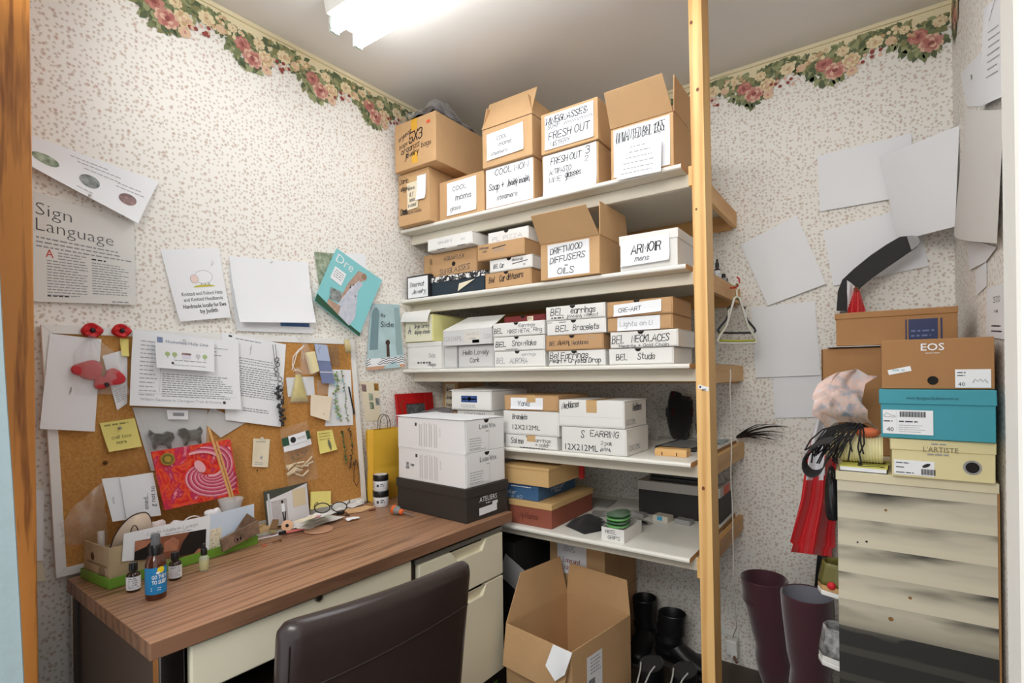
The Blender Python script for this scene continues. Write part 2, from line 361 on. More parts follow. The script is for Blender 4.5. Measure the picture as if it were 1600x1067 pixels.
# ---- wallpaper border of roses round the top of the walls
cream_b = mat('border cream', (238, 226, 190), .7); rail = mat('border edge line', (150, 120, 96), .7)
rose = [mat('rose dusky', (182, 112, 104), .7), mat('rose mid', (202, 144, 130), .7), mat('rose pale', (226, 188, 166), .7), mat('rose heart', (146, 80, 76), .7)]
ivory = [mat('bloom ivory', (238, 222, 184), .7), mat('bloom cream', (226, 200, 160), .7), mat('bloom buff', (206, 172, 132), .7)]
leafm = [mat('leaf green', (120, 130, 90), .7), mat('leaf dark', (92, 104, 74), .7), mat('leaf sage', (158, 162, 120), .7), mat('leaf olive', (138, 136, 92), .7)]
berry = mat('berry red', (150, 70, 62), .7)
def border(mf, L, phase, period, name):
    rng = random.Random(5); M = MB(); H = .0
    depth = lambda u: .115+.052*math.cos(2*math.pi*(u-phase)/period)   # scalloped drop below the ceiling
    n = int(L/.01)
    k = M.mi(cream_b); prev = None
    for i in range(n+1):
        u = L*i/n; cur = (M.bm.verts.new(mf(u, 0, .0008)), M.bm.verts.new(mf(u, -depth(u)*.62, .0008)))
        if prev: M.bm.faces.new((prev[0], cur[0], cur[1], prev[1])).material_index = k
        prev = cur
    patch(M, mf, 0, -.010, L, -.0078, rail, .0012)
    def leaf(u, v, a, l, m, off):
        c, s = math.cos(a), math.sin(a); w = l*.28
        q = [(0, 0), (l*.3, w), (l*.65, w*.8), (l, 0), (l*.65, -w*.8), (l*.3, -w)]
        q = [(u+x*c-y*s, v+x*s+y*c) for x, y in q]
        if any(not (0.002 < x < L-.002) or y > -.014 for x, y in q): return
        M.bm.faces.new([M.bm.verts.new(mf(x, y, off)) for x, y in q]).material_index = M.mi(m)
    def bloom(u, v, r, cols, off):
        if not (r < u < L-r): return
        np = 9
        for lay, (rr, pr, m) in enumerate(((.72, .42, cols[0]), (.5, .40, cols[1]), (.28, .36, cols[2]), (.08, .26, cols[-1]))):
            a0 = rng.random()*6
            for i in range(np-lay*2):
                a = a0+2*math.pi*i/(np-lay*2)
                disc(M, mf, u+math.cos(a)*rr*r, v+math.sin(a)*rr*r*.85, pr*r, m if (i+lay) % 3 else cols[(lay+1) % 3], off+lay*.00025+i*.00001, ry=pr*r*.8, n=8, rot=a)
    # leaves
    for i in range(int(L*1150)):
        u = rng.uniform(.01, L-.01); d = depth(u); v = -rng.uniform(.26*d, d*.97)
        leaf(u, v, rng.uniform(0, 6.28), rng.uniform(.018, .036), rng.choice(leafm), .0014+rng.random()*.0006)
    for i in range(int(L/.012)):
        u = .01+i*.012; d = depth(u)
        leaf(u, -d*.9, -1.57+rng.uniform(-.9, .9), rng.uniform(.02, .036), rng.choice(leafm[:3]), .002)
    j0 = int(-phase/period)-2
    for j in range(j0, j0+int(L/period)+5):
        c = phase+j*period; s = period/.36; q_ = .80
        bloom(c-.028*s, -.088, .033*q_, [rose[0], rose[1], rose[0], rose[3]], .0028)
        bloom(c+.018*s, -.122, .040*q_, [rose[2], rose[1], rose[0], rose[3]], .0032)
        bloom(c+.082*s, -.100, .034*q_, [ivory[0], ivory[1], ivory[2], rose[2]], .0028)
        bloom(c+.085*s, -.140, .022*q_, [rose[2], ivory[1], rose[2], rose[1]], .0030)
        bloom(c+.05*s, -.058, .024*q_, [ivory[0], ivory[1], ivory[0], ivory[2]], .0026)
        bloom(c+.175*s, -.062, .030*q_, [ivory[0], ivory[0], ivory[1], ivory[2]], .0028)
        bloom(c+.235*s, -.074, .020*q_, [ivory[1], rose[2], ivory[1], rose[2]], .0028)
        bloom(c+.285*s, -.050, .019*q_, [ivory[0], ivory[1], ivory[0], ivory[2]], .0028)
        for b in range(10):
            u = c+rng.uniform(.10, .2)*s; v = -rng.uniform(.085, .125)
            if .01 < u < L-.01: disc(M, mf, u, v, .0065, berry if b % 3 else rose[2], .0034+b*.00003, n=8)
        for b in range(14):
            u = c+rng.uniform(.2, .34)*s; v = -rng.uniform(.03, .09)
            if .01 < u < L-.01: disc(M, mf, u, v, .007, rng.choice(ivory), .0033+b*.00003, n=7)
    return M.build(name, kind='structure')
border(lambda u, v, o: A(-2.0+u, CH+v, o), 1.995, .42, .265, 'trim_1')
border(lambda u, v, o: Vector((u, -o, CH+v)), RW, 1.32, .278, 'trim_2')
border(lambda u, v, o: Vector((RW-o, -u, CH+v)), 1.9, .10, .27, 'trim_3')
# cream cove strips where the ceiling meets the walls
m = MB(); m.prism([A(-2.0, CH-.012), A(-2.0, CH-.012, .008), A(-2.0, CH-.0005, .012), A(-2.0, CH-.0005)], A(-.0, 0)-A(-2.0, 0), cream_b); m.build('trim_4', kind='structure')
m = MB(); m.prism([(0, 0, CH-.012), (0, -.008, CH-.012), (0, -.012, CH-.0005), (0, 0, CH-.0005)], (RW, 0, 0), cream_b); m.build('trim_5', kind='structure')
# ---- doorway the photograph is taken through: oak jamb on the left, white jamb on the right
oak = wood('oak jamb', (214, 140, 66), (120, 62, 22), 2, 26, .4, ring=34, dist=9)
white_paint = mat('white gloss paint', (240, 238, 232), .4)
pj = onY(54, 533, YF)
m = MB(); m.box((-.2, YF-.09, 0), (pj.x, YF, CH+.0), oak)
m.build('door_1', kind='structure', bevel=.003)
pr = onY(1572, 600, YF-.02)
m = MB(); m.box((pr.x, YF-.09, 0), (pr.x+.02, YF-.02, CH), white_paint); m.box((pr.x+.02, YF-.09, 0), (RW+.1, YF-.03, CH), white_paint); m.box((pr.x-.006, YF-.085, 0), (pr.x, YF-.055, CH), white_paint)
m.build('door_2', kind='structure', bevel=.003)
# ------------------------------------------------------------------ fluorescent light
def fluorescent():
    root = thing('fluorescent_light', 'white twin tube fluorescent ceiling light glowing overhead', 'ceiling light', (.865, -1.145, CH))
    L = .61; hm = mat('white enamel', (236, 236, 232), .4); gl = mat('lit tube', (246, 250, 255), .5, emit=TUBE); cap = mat('tube end cap', (150, 170, 160), .4); gap_m = mat('tube holder', (226, 236, 228), .4)
    M = MB(); M.prism([(-L, -.085, 0), (-L, .085, 0), (-L, .075, -.04), (-L, .02, -.052), (-L, -.02, -.052), (-L, -.075, -.04)], (2*L, 0, 0), hm); M.build('housing', root, bevel=.002)
    for y in (-.048, .048):
        M = MB(); M.cyl((-L+.012, y, -.076), (L-.012, y, -.076), .019, gl, 20); M.build('tube', root)
        for s in (-1, 1):
            M = MB(); M.cyl((s*(L-.012), y, -.076), (s*(L-.006), y, -.076), .0195, cap, 20)
            M.box((s*(L-.006)-.006, y-.016, -.094), (s*(L-.006)+.006, y+.016, -.046), gap_m); M.build('lamp_holder', root)
fluorescent()
# ------------------------------------------------------------------ shelving unit
melamine = mat('white melamine', (238, 236, 228), .4)
under = mat('cream painted rail', (226, 220, 204), .55, var=.06, vscale=5)
raw_edge = mat('raw board edge', (206, 166, 118), .8)
SH = [1.8616, 1.5466, 1.2344, .925, .626]; SX = [1.232, 1.2425, 1.2503, 1.2505, 1.2435]; SD = .642
su = thing('shelving_unit', 'white five tier wall shelving on a bare pine post', 'shelf', (1.27, -.65, 0))
def rel(o): return -Vector(o.location)
O = rel(su)
for i in range(5):
    z = SH[i]; xr = SX[i]; M = MB()
    prof = [(-SD+.008, 0), (-SD+.002, -.002), (-SD, -.007), (-SD+.001, -.013), (-SD+.006, -.016), (-.0, -.016), (-.0, 0)]
    xl = lambda y: -y*WA+.002
    a = [M.bm.verts.new(Vector((xl(y), y, z+h))+O) for y, h in prof]; b = [M.bm.verts.new(Vector((xr, y, z+h))+O) for y, h in prof]; n = len(prof)
    for j in range(n):
        f = M.bm.faces.new((a[j], a[(j+1) % n], b[(j+1) % n], b[j])); f.material_index = M.mi(under if j == 4 else melamine)
    M.bm.faces.new(a).material_index = M.mi(raw_edge); M.bm.faces.new(b[::-1]).material_index = M.mi(raw_edge)
    M.build('shelf_board', su)
    M = MB(); M.box(Vector((xl(-.575), -.575, z-.057))+O, Vector((xr+.012, -.557, z-.0165))+O, under); M.build('front_rail', su, bevel=.002)
    M = MB(); M.box(Vector((0, -.02, z-.075))+O, Vector((xr+.012, -.002, z-.0165))+O, pine_x); M.build('wall_cleat', su, bevel=.001)
    M = MB(); M.box(Vector((xr+.013, -.61, z-.066))+O, Vector((xr+.031, -.002, z-.004))+O, pine_y); M.build('side_bracket', su, bevel=.0015)
M = MB(); tl = onY(1074, 0, -.69).x+.002; bl = onY(1097, 1060, -.69).x
zt, zb = onY(1074, 0, -.69).z, onY(1097, 1060, -.69).z; sl = (tl-bl)/(zt-zb); x0 = bl-sl*zb; xt = x0+sl*CH
pw = .038
M.loft([[M.bm.verts.new(Vector(p)+O) for p in ((x, -.69, z), (x+pw, -.69, z), (x+pw, -.611, z), (x, -.611, z))] for x, z in ((x0, .0), (xt, CH-.001))], pine, smooth=False)
knot = mat('pine knot', (120, 66, 34), .6)
for px, py, r in ((1076, 37, .006), (1090, 140, .006), (1099, 763, .006), (1088, 327, .004)):
    q = onY(px, py, -.69); disc(M, lambda u, v, o: Vector((x0+sl*v+u, -.69-o, v))+O, min(max(q.x-(x0+sl*q.z), .008), pw-.008), q.z, r*.75, knot, .0006, ry=r)
M.build('post', su)
mfp = lambda u, v, o: Vector((x0+sl*v+u, -.69-o, v))+O
M = MB(); q = onY(1098, 606, -.69); patch(M, mfp, .006, q.z-.006, pw-.001, q.z+.006, white_paper, .0008, rot=-.3); patch(M, mfp, .010, q.z-.000, .015, q.z+.006, ink_black, .0012, rot=-.3)
lines(M, mfp, .017, pw-.006, q.z-.005, 2, .004, .002, ink_black, off=.0012)
M.build('sticker', su, label='small white sticker on pine post')
# ------------------------------------------------------------------ boxes on the shelves
def front(M_w, y=0.0):
    return lambda u, v, o: Vector((u, y-o, v))
def side(W):
    return lambda u, v, o: Vector((W+o, u, v))
def topf(H):
    return lambda u, v, o: Vector((u, v, H+o))
def write(root, mf, W, H, items, ink=None, off=0):
    """writing straight on a face: ('p' pen | 't' type | 's' scribble | 'n' rows of print | 'r' rectangle | 'd' disc, ...) in fractions of W and H"""
    g = lambda u, v, o: mf(u, v, o+off)
    def grouped(kind):          # items that lie within 2 cm of one another make one piece of lettering
        got = []
        for it in items:
            if (it[0] in 'ps') != (kind == 'p'): continue
            M = MB(); col = next((x for x in it if isinstance(x, bpy.types.Material)), ink or ink_black); a = [x for x in it[1:] if not isinstance(x, bpy.types.Material)]; k = it[0]
            if k == 'p': penfit(M, g, a[0], a[1]*W, a[2]*H, a[3]*H, a[4]*W, col, **(a[5] if len(a) > 5 else {}))
            elif k == 't': typeset(M, g, a[0], a[1]*W, a[2]*H, a[3]*H, col, width=a[4]*W if a[4] else None, **(a[5] if len(a) > 5 else {}))
            elif k == 's': scribble(M, g, a[0]*W, a[1]*W, a[2]*H, a[3]*H, col, a[4] if len(a) > 4 else .0022, a[5] if len(a) > 5 else 14)
            elif k == 'n': lines(M, g, a[0]*W, a[1]*W, a[2]*H, a[3], a[4]*H, a[5]*H, col)
            elif k == 'r': patch(M, g, a[0]*W, a[1]*H, a[2]*W, a[3]*H, col, rot=a[4] if len(a) > 4 else 0, off=.0004+(a[5] if len(a) > 5 else 0))
            elif k == 'd': disc(M, g, a[0]*W, a[1]*H, a[2]*H, col)
            P = [v.co for v in M.bm.verts]
            if not P: M.bm.free(); continue
            got.append([M, [min(p[i] for p in P) for i in range(3)], [max(p[i] for p in P) for i in range(3)]])
        near = lambda x, y: all(max(x[1][i]-y[2][i], y[1][i]-x[2][i]) < .018 for i in range(3))
        i = 0
        while i < len(got):
            for j in range(len(got)):
                if j != i and near(got[i], got[j]):
                    a, b = (got[j], got[i]) if j < i else (got[i], got[j])
                    for f in b[0].bm.faces:
                        try: nf = a[0].bm.faces.new([a[0].bm.verts.new(v.co) for v in f.verts])
                        except ValueError: continue
                        nf.material_index = a[0].mi(b[0].mats[f.material_index])
                    a[1] = [min(a[1][q], b[1][q]) for q in range(3)]; a[2] = [max(a[2][q], b[2][q]) for q in range(3)]
                    b[0].bm.free(); got = [x for x in got if x is not b]; i = -1; break
            i += 1
        return got
    out = []
    for kind, n in (('p', 'handwritten_lettering'), ('t', 'printed_text')):
        for M, lo, hi in grouped(kind): out.append(M.build(n, root))
    return out
def paper(root, mf, u0, v0, u1, v1, items=(), m=None, rot=0.0, curl=.0, name='paper_label', off=.0008, label=None, skew=0.0, ink=None):
    """a sheet stuck on a face, with its writing as sub-part; u,v metres on the face"""
    W, H = u1-u0, v1-v0; c, s = math.cos(rot), math.sin(rot)
    def g(u, v, o):          # u,v from the paper's lower corner
        du, dv = u-W/2, v-H/2
        cu = curl*(max(0, .35-v/H)/.35)**2+curl*.5*(max(0, u/W-.75)/.25)**2
        return mf(u0+W/2+du*c-dv*s, v0+H/2+du*s+dv*c+skew*(u-W/2), off+cu+o)
    M = MB(); M.sheet(lambda a, b: g(a*W, b*H, 0), 8, 8, m or white_paper, th=.0005)
    p = M.build(name, root, label=label)
    if items: write(p, lambda u, v, o: g(u, v, o), W, H, items, ink)
    return p
def boxpx(l, b, r, t, y=-.62, z0=None):
    a = onY(l, b, y); c = onY(r, b, y); d = onY(l, t, y)
    z = (a.z if z0 is None else z0)+.0008
    return a.x, c.x-a.x, z, d.z-z
MADE = []
def mailer(label, l, b, r, t, y=-.62, z0=None, depth=.2, m=None, items=(), group=None, notch=True, name='mailer_box', rz=0, ink=None, xmin=None, tape=False):
    x, W, z, H = boxpx(l, b, r, t, y, z0); m = m or white_card
    if xmin is not None and x < xmin: W -= xmin-x; x = xmin
    root = thing(name, label, 'box', (x, y, z), rz, group)
    M = MB(); e = .0012; bw = .0015
    # tray with a wrap-over lid: the front tuck flap stands a hair proud of the tray, side walls show a rolled edge
    M.box((0, 0, 0), (W, depth, H-.003), m, jit=.0006)
    M.build('body', root, bevel=bw)
    M = MB(); M.box((-.0008, -.0006, H-.003), (W+.0008, depth, H), m, jit=.0004)
    M.box((.004, -.0022, H*.06), (W-.004, -.0002, H-.0025), m, jit=.0003)
    M.build('lid', root, bevel=.001)
    f = lambda u, v, o: Vector((u, -.0022-o, v))
    if notch:
        M = MB(); disc(M, f, W*.47, H-.001, .011, dark_hole, .0006, a0=math.pi, a1=2*math.pi, ry=.010); M.build('thumb_notch', root)
    if tape:
        M = MB(); M.box((W*.44, -.0032, H*.55), (W*.60, -.0024, H), tape_clear); M.box((W*.44, -.003, H), (W*.60, depth*.9, H+.0006), tape_clear); M.build('packing_tape', root)
    if items: write(root, f, W, H, items, ink)
    root['top'] = z+H; del root['top']
    return root, W, H, z+H, f, depth
def carton(label, l, b, r, t, y=-.62, z0=None, depth=.25, m=None, items=(), flaps=(), closed=True, group=None, name='cardboard_carton', seam=True, xmin=None, rz=0, tape=True):
    x, W, z, H = boxpx(l, b, r, t, y, z0); m = m or cardboard; th = .004
    if xmin is not None and x < xmin: W -= xmin-x; x = xmin
    root = thing(name, label, 'box', (x, y, z), rz, group)
    M = MB()
    if closed:
        M.box((0, 0, 0), (W, depth, H), m, jit=.001)
    else:
        M.box((0, 0, 0), (W, th, H), m, jit=.0007); M.box((0, depth-th, 0), (W, depth, H), m); M.box((0, th, 0), (th, depth-th, H), m); M.box((W-th, th, 0), (W, depth-th, H), m)
        M.box((th, th, 0), (W-th, depth-th, .006), m)
    M.build('body', root, bevel=.002)
    if closed and tape:
        M = MB(); M.box((-.0006, depth*.5-.024, H), (W+.0006, depth*.5+.024, H+.0008), tape_clear); M.box((-.0008, depth*.5-.024, H-.06), (-.0001, depth*.5+.024, H+.0008), tape_clear)
        M.box((W+.0001, depth*.5-.024, H-.06), (W+.0008, depth*.5+.024, H+.0008), tape_clear); M.build('packing_tape', root)
    for fl in flaps:       # (edge, length, angle from outward horizontal in degrees, end taper)
        e, L, ang = fl[:3]; tp = fl[3] if len(fl) > 3 else .008; a = math.radians(ang); ca, sa = math.cos(a)*L, math.sin(a)*L
        M = MB(); t2 = .0035
        if e == 'f': q = [(0, 0, H), (W, 0, H), (W-tp, -ca, H+sa), (tp, -ca, H+sa)]
        elif e == 'b': q = [(0, depth, H), (W, depth, H), (W-tp, depth+ca, H+sa), (tp, depth+ca, H+sa)]
        elif e == 'l': q = [(0, 0, H), (0, depth, H), (-ca, depth-tp, H+sa), (-ca, tp, H+sa)]
        else: q = [(W, 0, H), (W, depth, H), (W+ca, depth-tp, H+sa), (W+ca, tp, H+sa)]
        nrm = (Vector(q[1])-Vector(q[0])).cross(Vector(q[3])-Vector(q[0])).normalized()*t2
        M.prism(q, nrm, m); M.build('flap', root, bevel=.001)
    f = lambda u, v, o: Vector((u, -o, v))
    if items: write(root, f, W, H, items, off=.0006)
    return root, W, H, z+H, f, depth
def shoebox(label, l, b, r, t, y=-.62, z0=None, depth=.3, m=None, lm=None, lid=.045, items=(), group=None, name='shoe_box', ink=None, xmin=None, rz=0, over=.003):
    x, W, z, H = boxpx(l, b, r, t, y, z0); m = m or white_card; lm = lm or m
    if xmin is not None and x < xmin: W -= xmin-x; x = xmin
    root = thing(name, label, 'box', (x, y, z), rz, group)
    M = MB(); M.box((0, 0, 0), (W, depth, H-.002), m, jit=.0004); M.build('body', root, bevel=.0012)
    M = MB(); M.box((-over, -over, H-lid), (W+over, depth+over, H), lm, jit=.0004); M.build('lid', root, bevel=.0015)
    f = lambda u, v, o: Vector((u, -o, v))
    if items: write(root, f, W, H, items, ink, off=.0006)
    return root, W, H, z+H, f, depth
# ================================================================== top shelf
z = SH[0]
r, W, H, zl, f, d = carton('small brown carton with sticky notes under the large carton, against papered wall', 611, 347, 671, 279, y=-.672, z0=z, depth=.22, xmin=.0, tape=False,
   items=[('p', 'Darice', .05, .82, .09, .36), ('p', 'shipped', .08, .68, .08, .3), ('p', 'Comm', .06, .22, .12, .24), ('t', 'MADE IN CANADA', .24, .2, .055, .52)])
paper(r, f, W*.30, H*.28, W*.66, H*.80, [('p', 'crown', .15, .72, .13, .55), ('p', 'XLT', .2, .5, .13, .4), ('p', 'bands', .2, .3, .12, .5), ('p', 'in stand', .1, .1, .12, .7)], m=paper_cream, rot=.03, curl=.004, name='sticky_note', off=.0012)
paper(r, f, W*.62, H*.42, W*.93, H*.88, [], rot=-.05, curl=.006, name='folded_paper', off=.003)
M = MB(); patch(M, f, W*.35, H*.80, W*.62, H*.90, tape_clear, .0014); M.build('tape_strip', r)
r, W, H, zb, f, d = carton('largest brown carton hand-lettered organza jewelry bags, with yellow tape', 600.5, 289, 682, 204, y=-.70, z0=zl+.0006, depth=.36, xmin=.012,
   items=[('p', 'organza', .10, .62, .085, .32, dict(rise=.35)), ('p', 'bags 2', .12, .46, .08, .30, dict(rise=.2)), ('p', '5X3', .36, .52, .20, .34, dict(rise=.1)), ('p', 'organza', .16, .34, .11, .46, dict(rise=.12, w=.003)), ('p', 'bags', .66, .36, .09, .24),
          ('p', 'jewelry', .26, .23, .10, .34, dict(rise=.1, w=.003))], tape=False)
ytape = mat('yellow tape', (226, 172, 60), .35); M = MB(); patch(M, f, W*.40, H*.02, W*.57, H*1.0-.001, mat('brown tape strip', (200, 154, 104), .4), .0003); patch(M, f, W*.41, H*.76, W*.56, H*.995, ytape, .0005); patch(M, f, W*.42, H*.08, W*.57, H*.30, ytape, .0005); M.build('packing_tape', r)
M = MB(); patch(M, f, W*.79, H*.80, W*.87, H*.86, mat('orange sticker', (226, 84, 54), .5), .0008, rot=.1); M.build('sticker', r)
bigbox = r; bigW, bigD = W, d
# clear bag of grey things lying on the large carton
def crumple(fn, nu, nv, amp, rng):
    N = {}
    def h(i, j):
        if (i, j) not in N: N[(i, j)] = Vector((rng.uniform(-1, 1), rng.uniform(-1, 1), rng.uniform(-1, 1)))
        return N[(i, j)]
    def g(u, v):
        p = Vector(fn(u, v)); x, y = u*nu, v*nv; i, j = int(x), int(y); a, b = x-i, y-j
        n = h(i, j)*(1-a)*(1-b)+h(i+1, j)*a*(1-b)+h(i, j+1)*(1-a)*b+h(i+1, j+1)*a*b
        return p+n*amp
    return g
bagm = mat('clear polythene', (224, 224, 226), .12, alpha=.22, spec=.9); greyfill = mat('grey plastic contents', (120, 116, 118), .3, var=.5, vscale=30)
bx = Vector(bigbox.location)+Vector((.062, .006, (zb-bigbox.location.z)+.001))
root = thing('plastic_bag', 'crumpled clear plastic bag of dark grey things lying on the largest carton', 'bag', bx)
rng = random.Random(3)
def pillow(w, dp, h):
    def up(u, v): e = max(0., 1-(2*u-1)**4)*max(0., 1-(2*v-1)**4); return (u*w, v*dp, .003+h*e*(.7+.3*math.sin(u*9+v*4)))
    return up
M = MB(); fn = crumple(pillow(.17, .27, .075), 9, 13, .011, rng)
M.grid(lambda u, v: (lambda p: (p[0], p[1], max(p[2], .002)))(fn(u, v)), 22, 30, greyfill); M.grid(lambda u, v: (u*.17, v*.27, .0012), 2, 2, greyfill); M.build('contents', root)
M = MB(); fn = crumple(pillow(.19, .30, .085), 12, 16, .011, rng); M.grid(lambda u, v: (lambda p: (p[0]-.01, p[1]-.015, max(p[2]+.004, .004)))(fn(u, v)), 28, 36, bagm); M.build('film', root)
r, W, H, zt, f, d = carton('small brown carton hand-lettered glass, beside the carton with sticky notes', 687, 343, 757, 286, y=-.62, z0=z, depth=.22, tape=False)
paper(r, f, W*.18, H*.10, W*.84, H*.93, [('p', 'COOL', .2, .72, .12, .5), ('p', 'moms', .3, .42, .16, .55), ('p', 'glass', .12, .14, .11, .38)], curl=.003)
r, W, H, zt, f, d = carton('brown carton with full-width paper hand-lettered soap and steamers, under an open carton', 759, 329, 835, 266, y=-.62, z0=z, depth=.26, tape=False)
paper(r, f, W*.02, H*.04, W*.985, H*.99, [('p', 'COOL MOM', .2, .80, .14, .72), ('p', 'Soap +', .06, .45, .15, .34), ('s', .48, .93, .45, .16, .0035, 18), ('p', 'body mask', .5, .46, .12, .42, dict(w=.003)), ('p', 'steamers', .24, .17, .12, .45)], curl=.002)
r, W, H, zt2, f, d = carton('upper brown carton with raised flaps and paper hand-lettered steamers', 754, 268, 832, 204, y=-.635, z0=zt+.0006, depth=.27, closed=False,
   flaps=[('f', .13, 112, .004), ('r', .09, 108, .01), ('b', .12, 60, .01), ('l', .09, 100, .01)])
paper(r, f, W*.10, H*.17, W*.84, H*.86, [('p', 'COOL', .28, .66, .14, .3), ('p', 'moms', .34, .42, .15, .36), ('p', 'steamers', .12, .14, .13, .46)], curl=.004, rot=.02)
r, W, H, zt, f, d = carton('brown carton with paper hand-lettered antipasto wine glasses, below a closed carton', 848, 309, 936, 245, y=-.62, z0=z, depth=.27, tape=False)
paper(r, f, W*.02, H*.02, W*.975, H*.995, [('p', 'FRESH OUT', .15, .74, .15, .58), ('p', '3', .80, .78, .17, .09), ('p', '2', .78, .60, .13, .08), ('p', 'ANTIPASTO', .12, .50, .12, .42), ('p', 'WINE', .11, .30, .12, .24), ('p', 'glasses', .42, .34, .15, .30), ('r', .42, .29, .60, .30, ink_black)], curl=.006)
r, W, H, zt2, f, d = carton('closed brown carton with crossed-out lettering on its paper, second tier of top shelf', 846, 243, 935, 180, y=-.63, z0=zt+.0006, depth=.27)
paper(r, f, W*.07, H*.08, W*.93, H*.93, [('s', .03, .88, .74, .17, .003, 30), ('p', 'WINEGLASSES', .03, .74, .17, .85, dict(w=.003)), ('p', 'SOAP', .06, .60, .13, .26), ('s', .42, .98, .60, .07, .003, 24), ('p', 'FRESH OUT', .08, .28, .20, .86), ('p', 'MISTERY', .12, .07, .13, .42)], curl=.003)
r, W, H, zt2, f, d = carton('open brown carton with front flap tilted forward, beside the pine post', 955, 277, 1053, 202, y=-.63, z0=z, depth=.26, closed=False,
   flaps=[('f', .115, 52, .010), ('r', .12, 91, .012), ('b', .115, 80, .01), ('l', .10, 140, .012)])
paper(r, f, W*.05, H*.03, W*.95, H*.95, [('p', 'UNWANTED BEL 1355', .05, .72, .20, .86, dict(w=.0028)), ('s', .06, .9, .72, .2, .0025, 26), ('p', 'ES', .72, .54, .14, .14), ('p', 'N', .10, .30, .2, .10), ('p', 'S', .07, .10, .12, .05)], curl=.003)
paper(r, f, W*.16, -H*.10, W*.86, H*.60, [('n', .3, .7, .80, 1, .1, .035, ink_grey), ('n', .28, .78, .66, 1, .1, .035, ink_grey), ('n', .2, .8, .52, 1, .1, .03, ink_grey), ('n', .15, .86, .38, 2, .14, .03, ink_grey), ('n', .1, .85, .12, 1, .1, .03, ink_grey)], curl=.002, rot=-.03, name='printed_list', off=.028)
# ================================================================== second shelf
z = SH[1]
r, W, H, zt, f, d = carton('small brown carton with worn print at the wall end of the second shelf', 641, 433, 677, 404, y=-.52, z0=z, depth=.18, xmin=.0, tape=False,
   items=[('r', .30, .30, .62, .78, tape_clear), ('t', 'FRAGILE', .68, .78, .12, .3), ('t', 'USPS', .68, .50, .10, .2), ('p', 'xlr', .08, .3, .16, .2), ('p', 'abc', .08, .12, .12, .2)])
bk = mat('black card', (38, 40, 44), .6)
r, W, H, zt, f, d = mailer('white card in a dark frame hand-lettered with two words, at the wall end', 636, 464, 670, 433, y=-.628, z0=z, depth=.03, m=bk, notch=False, xmin=-.014, name='framed_card')
r['category'] = 'card'
paper(r, lambda u, v, o: f(u, v, o), W*.07, H*.03, W*.98, H*.93, [('p', 'Doormat', .12, .55, .2, .72), ('p', 'Jewelry', .2, .2, .2, .72, dict(slant=.4)), ('p', '2', .88, .08, .12, .06)], name='card_face')
navy = mat('navy black card', (34, 48, 60), .6)
pat = MATS.get('flo') or None
def floral_lid():
    m = bpy.data.materials.new('black and white floral print'); m.use_nodes = True; nt = m.node_tree; b = nt.nodes['Principled BSDF']; b.inputs['Roughness'].default_value = .6
    tc = nt.nodes.new('ShaderNodeTexCoord'); v = nt.nodes.new('ShaderNodeTexVoronoi'); v.feature = 'DISTANCE_TO_EDGE'; v.inputs['Scale'].default_value = 46
    n = nt.nodes.new('ShaderNodeTexNoise'); n.inputs['Scale'].default_value = 40; mx = nt.nodes.new('ShaderNodeMix'); mx.data_type = 'RGBA'; mx.inputs['Factor'].default_value = .06
    nt.links.new(tc.outputs['Object'], n.inputs[0]); nt.links.new(tc.outputs['Object'], mx.inputs['A']); nt.links.new(n.outputs['Color'], mx.inputs['B']); nt.links.new(mx.outputs['Result'], v.inputs['Vector'])
    r = nt.nodes.new('ShaderNodeValToRGB'); r.color_ramp.interpolation = 'CONSTANT'; r.color_ramp.elements[0].color = (.02, .02, .025, 1); r.color_ramp.elements[1].color = (.8, .8, .78, 1); r.color_ramp.elements[1].position = .16
    nt.links.new(v.outputs['Distance'], r.inputs[0]); nt.links.new(r.outputs[0], b.inputs['Base Color']); return m
r, W, H, zt, f, d = shoebox('flat black box with black and white floral lid under the sunglasses carton', 675, 460, 757, 434, y=-.615, z0=z, depth=.2, m=navy, lm=floral_lid(), lid=.024, name='gift_box')
M = MB(); M.prism([f(W*.52, H*.12, .004), f(W*.84, H*.62, .004), f(W*.55, H*.50, .004)], (0, .001, 0), paper_cream); M.build('torn_tag', r)
r, W, H, zt2, f, d = mailer('brown box with round hole hand-lettered sunglasses', 675.6, 434.5, 746, 398, y=-.59, z0=zt+.0006, depth=.19, m=kraft, notch=False,
   items=[('p', 'AQUAFLEX', .28, .66, .15, .46, ink_soft), ('p', 'SUNGLASSES', .18, .10, .2, .68, dict(rise=.05), ink_soft), ('d', .5, .47, .095, dark_hole)], name='sunglasses_box')
r, W, H, zt3, f, d = mailer('long white box across the top of the sunglasses carton', 668.6, 395, 738.5, 375, y=-.635, z0=zt2+.0006, depth=.22, notch=False, items=[('p', 'DRAWER 5', .25, .45, .2, .32, ink_grey), ('p', 'xc', .76, .45, .2, .1, ink_grey), ('r', .23, .0, .42, .05, dark_hole), ('r', .68, .0, .85, .05, dark_hole)], name='long_box')
r, W, H, zt, f, d = mailer('low brown box hand-lettered car diffusers at the bottom of its stack', 758.6, 449.6, 831, 428.6, y=-.62, z0=z, depth=.16, m=kraft, items=[('p', 'Bel', .09, .40, .34, .13), ('p', 'Car diffusers', .32, .40, .36, .52, dict(rise=.06))])
r, W, H, zt2, f, d = mailer('white box with a word struck through, on the car diffusers box', 765.4, 427, 832.4, 407.5, y=-.62, z0=zt+.0006, depth=.16, items=[('p', 'BEL Car', .1, .3, .34, .26, ink_soft), ('p', 'diamonds', .54, .68, .18, .26, ink_soft), ('r', .54, .50, .9, .56, ink_black, .1), ('p', 'x', .8, .25, .2, .06, ink_soft)])
